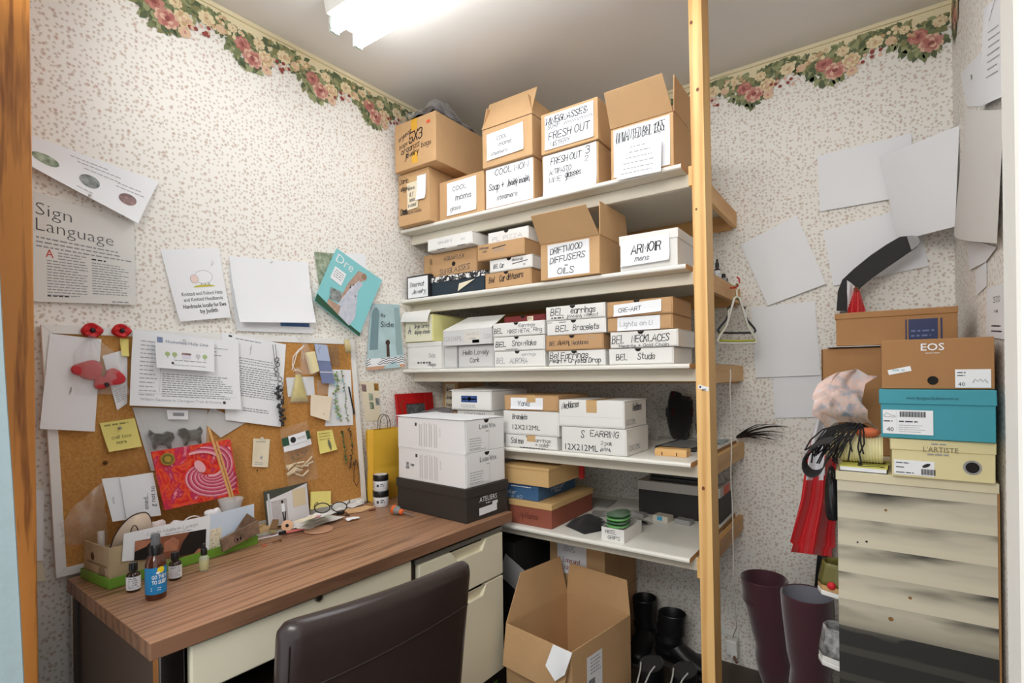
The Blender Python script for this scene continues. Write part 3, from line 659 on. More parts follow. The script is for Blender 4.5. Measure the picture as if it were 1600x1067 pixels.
r, W, H, zt3, f, d = mailer('brown lidded box stamped in black above the struck-through white box', 746.5, 409, 820, 384, y=-.63, z0=zt2+.0006, depth=.17, m=kraft, notch=False, items=[('p', 'Driftwood', .05, .70, .13, .20, ink_soft), ('p', 'oils', .12, .50, .12, .10, ink_soft), ('r', .33, .66, .62, .72, ink_black, .08), ('n', .36, .6, .54, 2, .12, .04, ink_print)])
r, W, H, zt4, f, d = mailer('white box at the back on the stamped brown box, topmost of its stack', 763, 385, 826, 365, y=-.585, z0=zt3+.0006, depth=.17, items=[('p', 'PL PIZZA', .12, .3, .3, .76, dict(slant=0), ink_grey)])
r, W, H, zt, f, d = carton('open brown carton with paper hand-lettered diffusers and oils', 845, 432, 937, 382, y=-.655, z0=z, depth=.25, closed=False, flaps=[('f', .115, 48, .010), ('r', .118, 93, .014), ('b', .10, 85, .01), ('l', .10, 165, .012)])
paper(r, f, W*.13, H*.05, W*.84, H*.94, [('p', 'DRIFTWOOD', .07, .70, .17, .78, dict(rise=.06)), ('p', 'DIFFUSERS', .06, .42, .17, .86, dict(rise=.06)), ('p', 'oo', .42, .30, .05, .08), ('p', 'OILS', .24, .08, .17, .42)], ink=ink_black)
r, W, H, zt, f, d = shoebox('white lidded box hand-lettered mens beside the pine post', 969.6, 421, 1059, 370, y=-.625, z0=z, depth=.27, lid=.032)
paper(r, lambda u, v, o: f(u, v, o+.003), W*.02, H*.14, W*.88, H*.86, [('p', 'ARMOIR', .22, .46, .32, .62), ('p', 'mens', .30, .14, .2, .30)], curl=.010, rot=.02)
# little oil bottles at the post end of the second shelf
bottle_lbl = white_paper; amber = mat('dark amber glass', (52, 30, 16), .08, spec=.8); clear_gl = mat('clear glass', (220, 226, 226), .05, alpha=.45, spec=.9)
def vial(label, x, y, z0, r0, h, glass, cap_m=black_plastic, lab=True, group=None, cap_h=None, drop=False, name='oil_bottle'):
    root = thing(name, label, 'bottle', (x, y, z0), 0, group); b = h*.62; ch = cap_h or h*.26
    M = MB(); M.lathe([(r0*.9, 0), (r0, .002), (r0, b*.86), (r0*.8, b*.96), (r0*.48, b), (r0*.48, b+h*.06)], glass, 20); M.build('bottle_body', root)
    M = MB(); M.lathe([(r0*.62, b+h*.04), (r0*.64, b+h*.06), (r0*.62, b+h*.04+ch*.9), (r0*.55, b+h*.04+ch)], cap_m, 20)
    if drop: M.lathe([(r0*.34, b+h*.04+ch), (r0*.36, b+h*.04+ch*1.6), (r0*.2, b+h*.04+ch*1.8)], cap_m, 14)
    M.build('cap', root)
    if lab:
        M = MB(); k = [M.ring((0, 0, b*q), (0, 0, 1), r0+.0006, 20) for q in (.12, .80)]; M.loft(k, white_paper, cap=False); L = M.build('label', root)
        M = MB(); ph = math.atan2(CAM.x-x, y-CAM.y)-.25; mfc = lambda u, v, o: Vector(((r0+.0006+o)*math.sin(u/r0+ph), -(r0+.0006+o)*math.cos(u/r0+ph), v))
        lines(M, mfc, -r0*.45, r0*1.0, b*.68, 5, b*.11, b*.05, ink_print); M.build('printed_text', L)
    return root
zz = SH[1]+.0005
vial('dark bottle with white label and tall dropper, behind the post', 1.208, -.10, zz+.026, .012, .075, amber, drop=True)
for lab, x, y, r0, h, g in (('short black bottle behind the post on second shelf', 1.196, -.17, .014, .062, amber), ('small clear bottle with black cap at the shelf corner', 1.222, -.055, .012, .06, clear_gl), ('tiny clear vial beside the short clear bottle at the shelf corner', 1.226, -.025, .009, .045, clear_gl)):
    vial(lab, x, y, zz, r0, h, g, lab=False)
M = MB(); M.box((1.18, -.125, SH[1]+.0003), (1.236, -.075, SH[1]+.026), black_plastic); M.build('small_black_box', label='small black box carrying a dropper bottle behind the post', cat='box', bevel=.002)
# ================================================================== third shelf
z = SH[2]
yel = mat('pale yellow card', (238, 232, 160), .7)
cream_card = mat('cream white card', (236, 232, 206), .7)
r, W, H, zt, f, d = shoebox('white lidded box under the pale yellow box at the wall', 635, 573, 689.5, 536, y=-.62, z0=z, depth=.2, lid=.02, xmin=-.008, items=[('n', .3, .8, .2, 1, .1, .06, ink_soft), ('p', 'Sets', .64, .42, .14, .2, ink_grey), ('p', 'clasps', .62, .1, .12, .24, ink_soft)], name='lidded_box')
r, W, H, zt2, f, d = mailer('pale yellow box with white tuck flap at the wall', 626, 535.6, 677, 495.6, y=-.628, z0=zt+.0006, depth=.22, m=yel, notch=False, xmin=-.012, name='yellow_box')
M = MB(); M.box((.003, -.0035, .002), (W-.003, -.002, H*.97), cream_card); M.build('front_panel', r)
write(r, lambda u, v, o: Vector((u, -.0036-o, v)), W, H, [('p', 'Single Earring', .34, .52, .13, .55, ink_soft), ('p', 'display stands', .36, .30, .13, .56, ink_soft), ('p', 'A', .13, .32, .30, .10, dict(w=.004), mat('violet marker', (70, 60, 110), .6))])
M = MB(); M.sheet(lambda u, v: (u*W*.98, -.006-.022*v-.006*math.sin(v*3), H*1.0+.018-v*(.044+.01*u)), 8, 6, white_card, th=.0012); M.build('tuck_flap', r)
M = MB(); disc(M, lambda u, v, o: Vector((u, -.0085-o, v)), W*.47, H+.0135, .011, dark_hole, .0002, a0=math.pi, a1=2*math.pi); M.build('thumb_notch', r)
r, W, H, zt, f, d = mailer('grey white box hand-lettered cork under the open white box', 717, 572, 772, 541, y=-.60, z0=z, depth=.18, m=grey_card, notch=False, items=[('p', 'Hello Lovely', .14, .60, .20, .74), ('p', 'Cork', .34, .25, .20, .28)])
r2, W2, H2, zt2, f2, d2 = mailer('plain grey box standing in for the shadowed part beside the cork box', 695, 572, 714, 541, y=-.60, z0=z, depth=.1, m=grey_card, notch=False)  # grey card box stands in for the shaded part beside the cork box
x, W, z_, H = boxpx(692.6, 540, 768, 518, -.63, zt+.0006)
root = thing('white_box', 'white box with its lid raised and large printed numbers', 'box', (x, -.63, zt+.0028)); th = .003; D = .15
M = MB(); M.box((0, 0, 0), (W, th, H), grey_card); M.box((0, D-th, 0), (W, D, H), grey_card); M.box((0, th, 0), (th, D-th, H), grey_card); M.box((W-th, th, 0), (W, D-th, H), grey_card); M.box((th, th, 0), (W-th, D-th, .003), grey_card); M.build('body', root, bevel=.001)
M = MB(); M.prism([(0, 0, H+.0005), (W, 0, H+.0005), (W-.004, .10, H+.058), (.055, .10, H+.06)], (0, .002, .003), white_card); M.build('raised_lid', root)
write(root, lambda u, v, o: Vector((u, -o, v)), W, H, [('t', '12X106ML', .03, .30, .30, .38, ink_grey), ('t', '12X', .86, .34, .30, .14, ink_grey), ('r', .46, .1, .78, .9, mat('glossy tape', (222, 218, 210), .2)), ('p', 'CANDLE', .5, .62, .16, .26, ink_grey), ('p', 'care', .55, .34, .14, .14, ink_grey), ('r', .62, .1, .76, .3, mat('pale blue sticker', (170, 196, 222), .5))])
G = 'lettered white mailer boxes on the third shelf'
r, W, H, zt, f, d = mailer('faintly lettered white box at the bottom of its stack, under the snowflake box', 773, 571, 852, 549.5, y=-.62, z0=z, depth=.19, items=[('p', 'BEL', .05, .25, .34, .18, ink_grey), ('p', 'AURORA', .32, .22, .32, .36, ink_grey), ('p', 'earrings', .56, .68, .16, .28, ink_grey)])
r, W, H, zt, f, d = mailer('white box hand-lettered snowflake, middle of its stack', 771.7, 549, 851.4, 527.5, y=-.622, z0=zt+.0006, depth=.19, items=[('p', 'BEL', .05, .30, .36, .22, dict(w=.0032)), ('p', 'Snowflake', .38, .32, .36, .48, dict(w=.0024)), ('n', .25, .52, .08, 1, .1, .05, ink_soft)])
r, W, H, zt, f, d = mailer('white box hand-lettered mixed metal on the snowflake box', 770.5, 527, 851, 506, y=-.624, z0=zt+.0006, depth=.19, items=[('p', 'BEL', .03, .25, .36, .18), ('p', 'MIXED METAL', .30, .22, .26, .46, ink_soft), ('p', 'Ring', .80, .25, .26, .17, ink_soft), ('p', 'Earrings', .52, .62, .22, .32, ink_soft)])
dkred = mat('dark red card', (118, 34, 36), .55)
r, W, H, zt, f, d = mailer('dark red box on top of the mixed metal box', 788, 505, 852.6, 495.4, y=-.57, z0=zt+.0006, depth=.14, m=dkred, items=[('r', .58, .2, .72, .8, paper_cream), ('t', 'BEL', .6, .35, .3, .1, dkred)], name='red_box')
r, W, H, zt, f, d = mailer('white box hand-lettered pearl and crystal drop at the bottom of its stack', 857.7, 571, 946, 549, y=-.62, z0=z, depth=.19, items=[('p', 'Bel Earrings', .03, .50, .40, .70, dict(w=.0026)), ('p', 'Pearl + Crystal Drop', .02, .20, .30, .92, dict(w=.0026))])
r, W, H, zt, f, d = mailer('brown mailer box with a word blotted out, under the bracelets box', 853.4, 548, 943.5, 525.5, y=-.624, z0=zt+.0006, depth=.19, m=kraft, items=[('p', 'BEL', .07, .35, .28, .12, ink_soft), ('s', .22, .42, .35, .3, .004, 16), ('p', 'Necklaces', .46, .36, .26, .30, ink_soft), ('n', .74, .9, .72, 1, .1, .04, ink_grey)])
r, W, H, zt, f, d = mailer('white box hand-lettered bracelets, second from the top of its stack', 855, 524, 947.4, 502.5, y=-.622, z0=zt+.0006, depth=.19, items=[('p', 'BEL', .16, .25, .40, .24), ('p', 'Bracelets', .46, .28, .36, .44), ('r', .02, .86, .10, .9, ink_black), ('r', .22, .86, .34, .9, ink_black)])
r, W, H, zt, f, d = mailer('white box hand-lettered earrings without something, topmost of its stack', 853.4, 502, 946, 480.5, y=-.624, z0=zt+.0006, depth=.19, items=[('p', 'BEL', .09, .36, .46, .24, dict(w=.0028)), ('p', 'earrings', .44, .42, .40, .42, dict(w=.0028)), ('n', .1, .33, .12, 1, .1, .1, ink_soft), ('s', .38, .62, .1, .2, .0035, 16), ('p', 'without', .66, .12, .22, .24)])
r, W, H, zt, f, d = mailer('white box hand-lettered studs at the shelf end by the post', 952, 570.5, 1053, 545.5, y=-.622, z0=z, depth=.2, items=[('p', 'BEL', .12, .30, .36, .19), ('p', 'Studs', .46, .32, .36, .28)])
r, W, H, zt, f, d = mailer('white box hand-lettered necklaces on the studs box', 954, 543.5, 1060, 519.5, y=-.626, z0=zt+.0006, depth=.18, items=[('p', 'BEL', .03, .30, .48, .20, dict(w=.0026)), ('p', 'NECKLACES', .33, .34, .40, .56), ('p', 'Hearts + Gold Chain', .14, .04, .18, .74, ink_soft)])
r, W, H, zt, f, d = mailer('brown box with faint white paper label, under the topmost brown box', 950, 519, 1051.7, 497.5, y=-.626, z0=zt+.0006, depth=.2, m=kraft)
paper(r, f, W*.16, H*.03, W*.82, H*.98, [('p', 'Lights on U', .06, .34, .32, .78, ink_grey)], curl=.002)
r, W, H, zt, f, d = mailer('topmost brown box with torn white label on the third shelf', 949, 496.5, 1051.7, 472.5, y=-.63, z0=zt+.0006, depth=.2, m=kraft)
paper(r, f, W*.11, H*.10, W*.84, H*.84, [('p', 'CRE-ART', .1, .30, .34, .5)], curl=.004, skew=.04)
# ================================================================== fourth shelf
z = SH[3]
def yat(u, v, z): return onZ(u, v, z).y
r, W, H, zt, f, d = carton('brown box standing on end with a yellow note, at the wall end of fourth shelf', 678, 650, 716, 593, y=-.40, z0=z, depth=.2, tape=False, xmin=.0)
paper(r, f, W*.18, H*.40, W*.80, H*.92, [('p', 'Grace', .1, .74, .13, .7), ('p', 'Jewelry', .08, .46, .12, .8), ('p', 'Beige', .1, .2, .12, .7)], m=paper_cream, rot=-.02, name='sticky_note')
r, W, H, zt, f, d = mailer('white printed box under the box with the blue emblem', 715, 675, 772, 640, y=-.60, z0=z, depth=.26, notch=False, items=[('t', '12X10ML', .22, .78, .16, .6, ink_print)])
r, W, H, zt, f, d = mailer('white box with a blue striped emblem and loose lid', 705.8, 635, 768, 610, y=-.615, z0=zt+.0006, depth=.26, notch=False, items=[('r', .26, .40, .66, .74, mat('postal blue', (40, 70, 130), .6)), ('r', .28, .54, .64, .60, white_paper), ('r', .44, .48, .50, .68, white_paper), ('n', .26, .66, .24, 2, .09, .04, ink_grey)])
M = MB(); M.prism([(-.004, -.008, H+.0004), (W+.003, -.008, H+.0004), (W+.003, .24, H+.0004), (0, .24, H+.012)], (0, 0, .002), white_card); M.build('loose_lid_sheet', r)
r, W, H, zt, f, d = mailer('white box with untidy marker lettering at the bottom of the bracelets stack', 790, 702, 870.7, 678, y=-.628, z0=z, depth=.2, tape=True, items=[('p', 'Sol me', .12, .34, .42, .26), ('p', 'earrings', .56, .56, .26, .34), ('p', '+ collar', .60, .2, .26, .28), ('n', .3, .8, .02, 1, .1, .06, ink_soft)])
r, W, H, zt, f, d = mailer('white box hand-lettered bracelets with large printed numbers, fourth shelf', 787, 678.5, 873.5, 641, y=-.625, z0=zt+.0006, depth=.21, notch=False, items=[('p', 'Bracelets', .18, .66, .20, .28), ('t', '12X212ML', .18, .22, .20, .5)])
r, W, H, zt, f, d = mailer('brown box with white name paper on the bracelets box of the fourth shelf', 788.5, 641, 872.5, 617, y=-.618, z0=zt+.0006, depth=.24, m=kraft, notch=False, tape=True)
paper(r, f, W*.13, H*.10, W*.74, H*.84, [('p', 'Yania', .22, .3, .4, .38, ink_soft)], skew=.0, curl=.004)
r, W, H, zt, f, d = mailer('white box hand-lettered earring with large printed numbers at the bottom', 878, 704, 979.5, 666, y=-.632, z0=z, depth=.20, notch=False, items=[('p', 'EARRING', .46, .68, .22, .44), ('p', 'S', .32, .62, .26, .06, ink_soft), ('t', '12X212ML', .06, .10, .24, .52), ('p', '2 pak', .62, .38, .14, .18), ('s', .62, .76, .16, .12, .004, 12)])
write(r, lambda u, v, o: Vector((W+.001+o, u, v)), d, H, [('t', '12X212ML', .08, .18, .20, .5, ink_print)])
r, W, H, zt, f, d = mailer('scuffed white box hand-lettered necklaces on the earring box', 874, 665, 976, 624.5, y=-.632, z0=zt+.0006, depth=.20, notch=False, tape=True, items=[('p', 'Necklaces', .05, .66, .22, .28, dict(rise=.15)), ('r', .02, .38, .96, .385, ink_grey)])
write(r, lambda u, v, o: Vector((W+.001+o, u, v)), d, H, [('t', '12X212ML', .05, .12, .20, .42, ink_print), ('p', 'Necklaces', .34, .62, .26, .42, ink_soft)])
M = MB(); bm_ = mat('grey carrier film', (150, 148, 150), .3, var=.3, vscale=20); fn = crumple(lambda u, v: (.16*u, .14*v, .03+.02*math.sin(u*3.1)*math.sin(v*3.1)), 6, 6, .008, rng)
M.sheet(lambda u, v: fn(u, v), 14, 14, bm_, th=.001); q = onZ(690, 640, 1.03)
q2 = onY(690, 645, -.50); M.build('plastic_sleeve', loc=(q2.x-.05, -.60, SH[3]+.085), label='crumpled grey plastic sleeve between the red frame and the white boxes', cat='bag')
# ================================================================== fourth shelf, by the post
z = SH[3]+.0004
root = thing('tablet', 'black framed tablet lying flat on the fourth shelf', 'tablet', (1.135, -.30, z), -.06)
M = MB(); M.box((-.075, -.115, 0), (.075, .115, .012), black_plastic); M.build('case', root, bevel=.004)
M = MB(); M.box((-.058, -.095, .0121), (.058, .098, .0128), mat('grey screen', (150, 152, 150), .25, var=.1, vscale=12)); M.build('screen', root)
a = onZ(1023, 711, z); b = onZ(1075, 714, z)
block_m = wood('pale block wood', (238, 198, 140), (214, 164, 98), 0, 14, .5)
root = thing('wooden_block', 'small pale wooden block with two slots at the shelf front by the post', 'block', (a.x, a.y, z), 0)
W = b.x-a.x
M = MB(); M.prism([(0, 0, 0), (W, 0, 0), (W, 0, .020), (W, .012, .026), (W, .055, .026), (W, .055, 0)][0:0] or [(0, 0, 0), (0, 0, .019), (0, .006, .024), (0, .05, .024), (0, .05, 0)], (W, 0, 0), block_m)
M.build('body', root, bevel=.001)
for u in (.22, .68):
    M = MB(); M.box((W*u, -.0006, .002), (W*u+.003, .003, .013), dark_hole); M.build('slot', root)
# dark red and black knitted thing, heap at the back
blk_cloth = mat('black cloth', (24, 22, 24), .9, bump=.3, bscale=120, sheen=.2); red_cloth = mat('dark red cloth', (66, 22, 28), .9, bump=.3, bscale=120)
def heap(name, label, cat, c, r, m, seed, lobes=7, m2=None, squash=1.0, parent=None):
    rg = random.Random(seed); M = MB()
    P = [(rg.uniform(-1, 1), rg.uniform(-1, 1), rg.uniform(-.2, 1), rg.uniform(.5, 1.1)) for i in range(lobes)]
    n, k = 26, 14; rings = []
    for i in range(1, k):
        t = math.pi*i/k; rg_ = []
        for j in range(n):
            a = 2*math.pi*j/n; d = Vector((math.sin(t)*math.cos(a), math.sin(t)*math.sin(a), -math.cos(t)))
            s = .74
            for x, y, zz, q in P:
                e = Vector((x, y, zz)).normalized(); s += .30*q*max(0, d.dot(e))**9
            s += .05*math.sin(7*a+3*t*seed)+.03*math.sin(13*a+9*t)
            p = Vector((d.x*r[0]*s, d.y*r[1]*s, max(-r[2]*.0+d.z*r[2]*s*squash+r[2]*.55, 0.0)))
            rg_.append(M.bm.verts.new(p))
        rings.append(rg_)
    M.loft(rings, m)
    if m2:
        k2 = M.mi(m2)
        for f in M.bm.faces:
            cc = f.calc_center_median()
            if (math.sin(cc.x*90+seed)+math.sin(cc.z*70)+math.sin(cc.y*60)) > .9: f.material_index = k2
    return M.build(name, parent, loc=c, label=label, cat=cat, smooth=70)
heap('knitted_glove', 'black and dark red glove standing up behind the tablet', 'glove', (1.045, -.085, z), (.062, .045, .135), blk_cloth, 3, 12, red_cloth, .9)
heap('knitted_hat', 'crumpled black woollen hat lying partly behind the pine post', 'hat', (1.150, -.075, z), (.040, .045, .085), blk_cloth, 5, 6, red_cloth, .9)
M = MB(); M.sheet(lambda u, v: (.002+.05*u+.012*math.sin(v*4), -.02*u+.008*math.sin(v*7), .17*v*(1-.12*u)), 6, 10, bagm, th=.0008); M.build('clear_packet', loc=(.93, -.16, z), label='clear plastic packet standing beside the necklaces boxes', cat='packet')
feather = mat('dark feather', (38, 30, 28), .7)
root = thing('feather_spray', 'spray of dark feathers sticking out past the pine post', 'feathers', (1.262, -.035, z+.012))
rg3 = random.Random(4)
for i in range(16):
    dx, dy, dz = rg3.uniform(.07, .2), rg3.uniform(-.09, -.01), rg3.uniform(-.004, .075); n = 9
    M = MB(); M.tube([Vector(((.0+dx)*t, dy*t, .004+.0015*(i % 4)+dz*t*(1.7-.7*t)-.03*max(0, t-.6)**1.3)) for t in [j/n for j in range(n+1)]], [.0030*(1-j/n)*(1 if i % 4 else 1.9)+.0004 for j in range(n+1)], feather, 6)
    M.build('feather', root)
bl = mat('pale blue print paper', (150, 182, 196), .6, var=.4, vscale=40, rgb2=(214, 216, 210))
M = MB(); M.sheet(lambda u, v: (.042*u, .14*v, .003+.003*math.sin(u*4+v*5)), 6, 8, bl, th=.0008); M.build('printed_leaflet', loc=(1.192, -.17, SH[3]+.0014), rz=.0, label='pale blue printed leaflet on the fourth shelf beyond the post', cat='leaflet')
# ================================================================== fifth shelf
z = SH[4]+.0004
tan_lid = mat('tan card lid', (214, 176, 120), .7); terra = mat('terracotta card', (150, 82, 62), .7, var=.06, vscale=5); blue_c = mat('slate blue card', (64, 104, 146), .6)
def corner_box(label, cu, cv, wpx, dpx, z0, tpx, m, lm, lid, rz=0, name='shoe_box', yc=None, W=None, D=None):
    """a lidded box given by its near right corner on the shelf"""
    c = onZ(cu, cv, z0) if yc is None else Vector((onY(cu, cv, yc).x, yc, z0))
    H = onY(cu, tpx, c.y).z-z0
    root = thing(name, label, 'box', (c.x-W, c.y, z0), rz)
    M = MB(); M.box((0, 0, 0), (W, D, H-.002), m, jit=.0004); M.build('body', root, bevel=.0015)
    M = MB(); M.box((-.003, -.003, H-lid), (W+.003, D+.003, H), lm, jit=.0003); M.build('lid', root, bevel=.0015)
    return root, W, D, H, c
r, W, D, H, c = corner_box('terracotta shoe box with tan lid at the bottom of its stack', 862, 827.5, 0, 0, z, 789, terra, tan_lid, .022, W=.19, D=.34)
write(r, lambda u, v, o: Vector((u, -.0005-o, v)), W, H, [('p', 'Ny Fluchos', .25, .30, .2, .45, mat('dark terracotta print', (104, 50, 38), .7))])
r2, W2, D2, H2, c2 = corner_box('slate blue shoe box on the terracotta box', 841, 786, 0, 0, z+H+.0008, 759, blue_c, blue_c, .016, yc=c.y+.012, W=.175, D=.30)
write(r2, lambda u, v, o: Vector((u, -.0036-o, v)), W2, H2, [('p', 'Rieker', .1, .30, .26, .35, mat('light blue pen', (190, 205, 225), .6)), ('p', 'size 40', .12, .06, .2, .5, mat('light blue pen', (190, 205, 225), .6)), ('n', .3, .85, .80, 1, .1, .05, white_paper)])
write(r2, lambda u, v, o: Vector((W2+.001+o, u, v)), D2, H2, [('p', 'Rieker', .32, .38, .30, .38, mat('light blue pen', (190, 205, 225), .6)), ('n', .42, .6, .24, 1, .1, .05, white_paper)])
r3, W3, D3, H3, c3 = corner_box('plain tan box topmost of its stack on the fifth shelf', 857, 749.6, 0, 0, z+H+H2+.0016, 732, tan_lid, tan_lid, .012, yc=c.y-.004, W=.21, D=.26)
M = MB(); M.box((0, 0, 0), (.02, .012, .06), mat('bright red card', (190, 40, 36), .6)); M.build('red_card', loc=(c3.x+.012, c3.y+.22, z+H+H2+.001), label='bright red card slip standing behind the plain tan box', cat='card')
# black pouch
M = MB(); M.grid(lambda u, v: (.12*u+.02*v, .13*v-.02*u, max(.0015, .0015+.045*(1-(2*u-1)**2)**.6*(1-(2*v-1)**2)**.6+.004*math.sin(11*u)*math.sin(9*v))), 16, 16, blk_cloth)
M.grid(lambda u, v: (.12*u+.02*v, .13*v-.02*u, .0008), 2, 2, blk_cloth)
q = onZ(890, 815, z); M.build('cloth_pouch', loc=(q.x+.014, q.y-.06, z), rz=-.30, label='black cloth pouch lying beside the terracotta shoe box', cat='pouch')
# heel grips box with green packs
root = thing('heel_grip_box', 'small open white box of green packs, hand-lettered heel grips', 'box', (*onZ(940, 842.5, z).xy, z), -.03); W, D, H = .085, .15, .045
M = MB(); t = .0015; M.box((0, 0, 0), (W, t, H), white_card); M.box((0, D-t, 0), (W, D, H), white_card); M.box((0, t, 0), (t, D-t, H), white_card); M.box((W-t, t, 0), (W, D-t, H), white_card); M.box((t, t, 0), (W-t, D-t, .0015), white_card); M.build('tray', root)
write(root, lambda u, v, o: Vector((u, -o, v)), W, H, [('p', 'HEEL', .18, .58, .26, .5), ('p', 'GRIPS', .28, .16, .26, .56)])
grn = mat('green pad', (96, 178, 84), .5); film = mat('clear packet film', (240, 242, 242), .1, alpha=.10, spec=1.0); dgrn = mat('dark green pad', (40, 96, 50), .6)
base = Vector(root.location)
for i in range(4):
    h = .0455+i*.0125
    rr = thing('heel_grip_pack', ('lowest', 'second lowest', 'second highest', 'topmost')[i]+' green heel grip pack stacked on the small white box', 'packet', base+Vector((.002, -.003, h)), -.03-.02*i, 'green heel grip packs')
    M = MB(); M.prism([(.004+.074*.5+.037*math.cos(a)*1.0, .036+.05*math.sin(a)*(.7 if math.sin(a) < 0 else 1.5), .001) for a in [2*math.pi*k/24 for k in range(24)]], (0, 0, .006), grn if i % 2 == 0 else dgrn); M.build('pad', rr, bevel=.001)
    M = MB(); M.sheet(lambda u, v: (.082*u, -.004+.14*v, .0085+.0015*math.sin(u*5+v*7+i)), 8, 10, film, th=.0005); M.build('film', rr)
# flat grey packets and leaflets
gp = mat('grey leaflet', (168, 168, 164), .55, var=.12, vscale=14)
for lab, u, v, w, d_, rz, dz in (('grey leaflet with dark oval lying beside the heel grips', 965, 815, .10, .07, -.55, .002), ('long grey envelope lying behind the black pouch', 948, 805, .12, .08, .3, .003), ('dull grey folder lying flat near the wall', 925, 780, .24, .14, .1, .001)):
    q = onZ(u, v, z); M = MB(); M.sheet(lambda a, b: ((a-.5)*w, (b-.5)*d_, .004+.004*math.sin(a*3+dz*900)*math.sin(b*3.1)), 8, 8, gp, th=.0012)
    if dz == .002: disc(M, lambda a, b, o: Vector((a, b, .0085+o)), .03, .0, .03, ink_black, .0008, ry=.010)
    if dz == .002: q = onZ(996, 816, z)
    M.build('grey_leaflet', loc=(q.x, min(q.y, -.12) if dz != .001 else -.16, z+dz), rz=rz, label=lab, cat='leaflet')
# storage box with white lid, and dark cases on it
dark_box = mat('charcoal box card', (48, 46, 46), .6); lidw = mat('pale grey lid', (202, 198, 194), .6)
y0 = -.215; xa = onY(996, 760, y0).x; xb = min(onY(1126, 770, y0).x, 1.236); zt = onY(996, 749.5, y0).z; zl = onY(996, 763.5, y0).z
root = thing('storage_box', 'wide charcoal storage box with pale lid against the wall', 'box', (xa, y0, z)); W = xb-xa; H = zt-z
M = MB(); M.box((.003, .003, 0), (W-.003, .2, H-.002), dark_box); M.build('body', root, bevel=.002)
M = MB(); M.box((0, 0, zl-z), (W, .203, H), lidw); M.build('lid', root, bevel=.002)
M = MB(); M.box((W-.0005, .055, zl-z+.002), (W+.0012, .15, H-.002), mat('orange sticker', (226, 84, 54), .5)); M.build('sticker', root)
zz = z+H
for i in range(4):
    M = MB(); h = .017
    M.box((0, 0, 0), (.20-.006*i, .15, h), mat('black case', (34, 32, 32), .4, var=.1)); M.build('flat_black_case', loc=(xa+.045+.004*i, y0+.02, zz+.0006+i*(h+.0006)), rz=0, label=('lowest', 'second lowest', 'second highest', 'topmost')[i]+' flat black case stacked on the charcoal storage box', cat='case', group='flat black cases', bevel=.003)
gf = mat('clear grey bag film', (186, 182, 180), .15, alpha=.55, spec=.8)
M = MB(); fn = crumple(lambda u, v: (.05*u+.02*math.sin(v*3), .12*v, .005+.07*math.sin(math.pi*u)**.6*(.6+.4*math.sin(3*v))), 5, 8, .005, rng); M.sheet(fn, 10, 14, gf, th=.0008); M.build('clear_bag', loc=(xb-.075, y0+.03, zz+.0006), label='crumpled clear bag at the post end of the storage box', cat='bag')
for lab, u, v, s, m in (('small pale box with blue mark in front of the storage box', 1046, 806, (.062, .05, .022), mat('pale packet', (206, 200, 186), .5)), ('small grey box in front of the storage box by the post', 1082, 808, (.06, .04, .018), mat('grey carton', (150, 150, 150), .5)), ('slim grey packet leaning on the storage box corner', 1012, 797, (.07, .035, .018), mat('grey carton', (150, 150, 150), .5))):
    q = onZ(u, v, z); q.y = min(q.y, y0-.055); M = MB(); M.box((-s[0]/2, -s[1]/2, 0), (s[0]/2, s[1]/2, s[2]), m)
    if 'blue' in lab: M.box((-s[0]*.2, -s[1]/2-.0005, s[2]*.2), (s[0]*.15, -s[1]/2, s[2]*.9), mat('cyan mark', (70, 160, 200), .5))
    M.build('small_carton', loc=(q.x, q.y, z), rz=-.15, label=lab, cat='box', bevel=.001)
# ================================================================== under the shelves
x0, x1 = .565, .822; yb = -.355
lo_h = .27
root = thing('cardboard_carton', 'brown carton on the floor under the lettered carton, against papered wall', 'box', (x0, yb, .001))
M = MB(); M.box((0, 0, 0), (x1-x0, .33, lo_h), cardboard, jit=.001); M.build('body', root, bevel=.003)
M = MB()
f = lambda u, v, o: Vector((x1-x0+.001+o, u, v))
patch(M, f, .05, .02, .11, .10, white_paper, .0006); M.build('sticker', root)
M = MB(); patch(M, f, .17, .15, .20, .24, white_paper, .0006); M.build('sticker', root)
uh = .575-lo_h
root = thing('cardboard_carton', 'brown carton with white paper lettered in red, under the lowest shelf', 'box', (x0, yb, lo_h+.002))
M = MB(); M.box((0, 0, 0), (x1-x0, .33, uh), cardboard, jit=.001); M.build('body', root, bevel=.003)
f = lambda u, v, o: Vector((u, -.001-o, v))
a = onY(871, 845, yb).x-x0; b = onY(917, 895, yb).x-x0
zt_, zb_ = onY(894, 846, yb).z-lo_h-.002, onY(894, 897, yb).z-lo_h-.002
paper(root, f, a, zb_, b, min(zt_, uh-.003), [('p', '2025', .2, .68, .16, .42, ink_grey), ('p', 'Long and', .2, .34, .13, .58, ink_red), ('p', 'nights', .25, .12, .13, .45, ink_red)], curl=.002)
write(root, f, x1-x0, uh, [('p', 'PT', .80, .82, .09, .15, mat('brown print', (110, 70, 40), .7))])
# dark boxes at the wall end
for lab, s, loc in (('dark grey storage box in the shadow under the shelves beside the desk', (.36, .30, .40), (.12, -.48, .001)), ('black flat box on the dark grey storage box under the shelves', (.34, .30, .10), (.14, -.50, .402))):
    M = MB(); M.box((0, 0, 0), s, mat('dark grey card', (52, 52, 52), .8, var=.1)); M.build('dark_storage_box', loc=loc, label=lab, cat='box', bevel=.003)
M = MB(); M.sheet(lambda u, v: (.14*u, 0, .12*v), 2, 2, grey_card, th=.001); M.build('grey_card_sheet', loc=(.40, -.506, .36), rot=(.2, .5, 0.), label='grey card sheet slanting against the dark boxes under the shelves', cat='card')
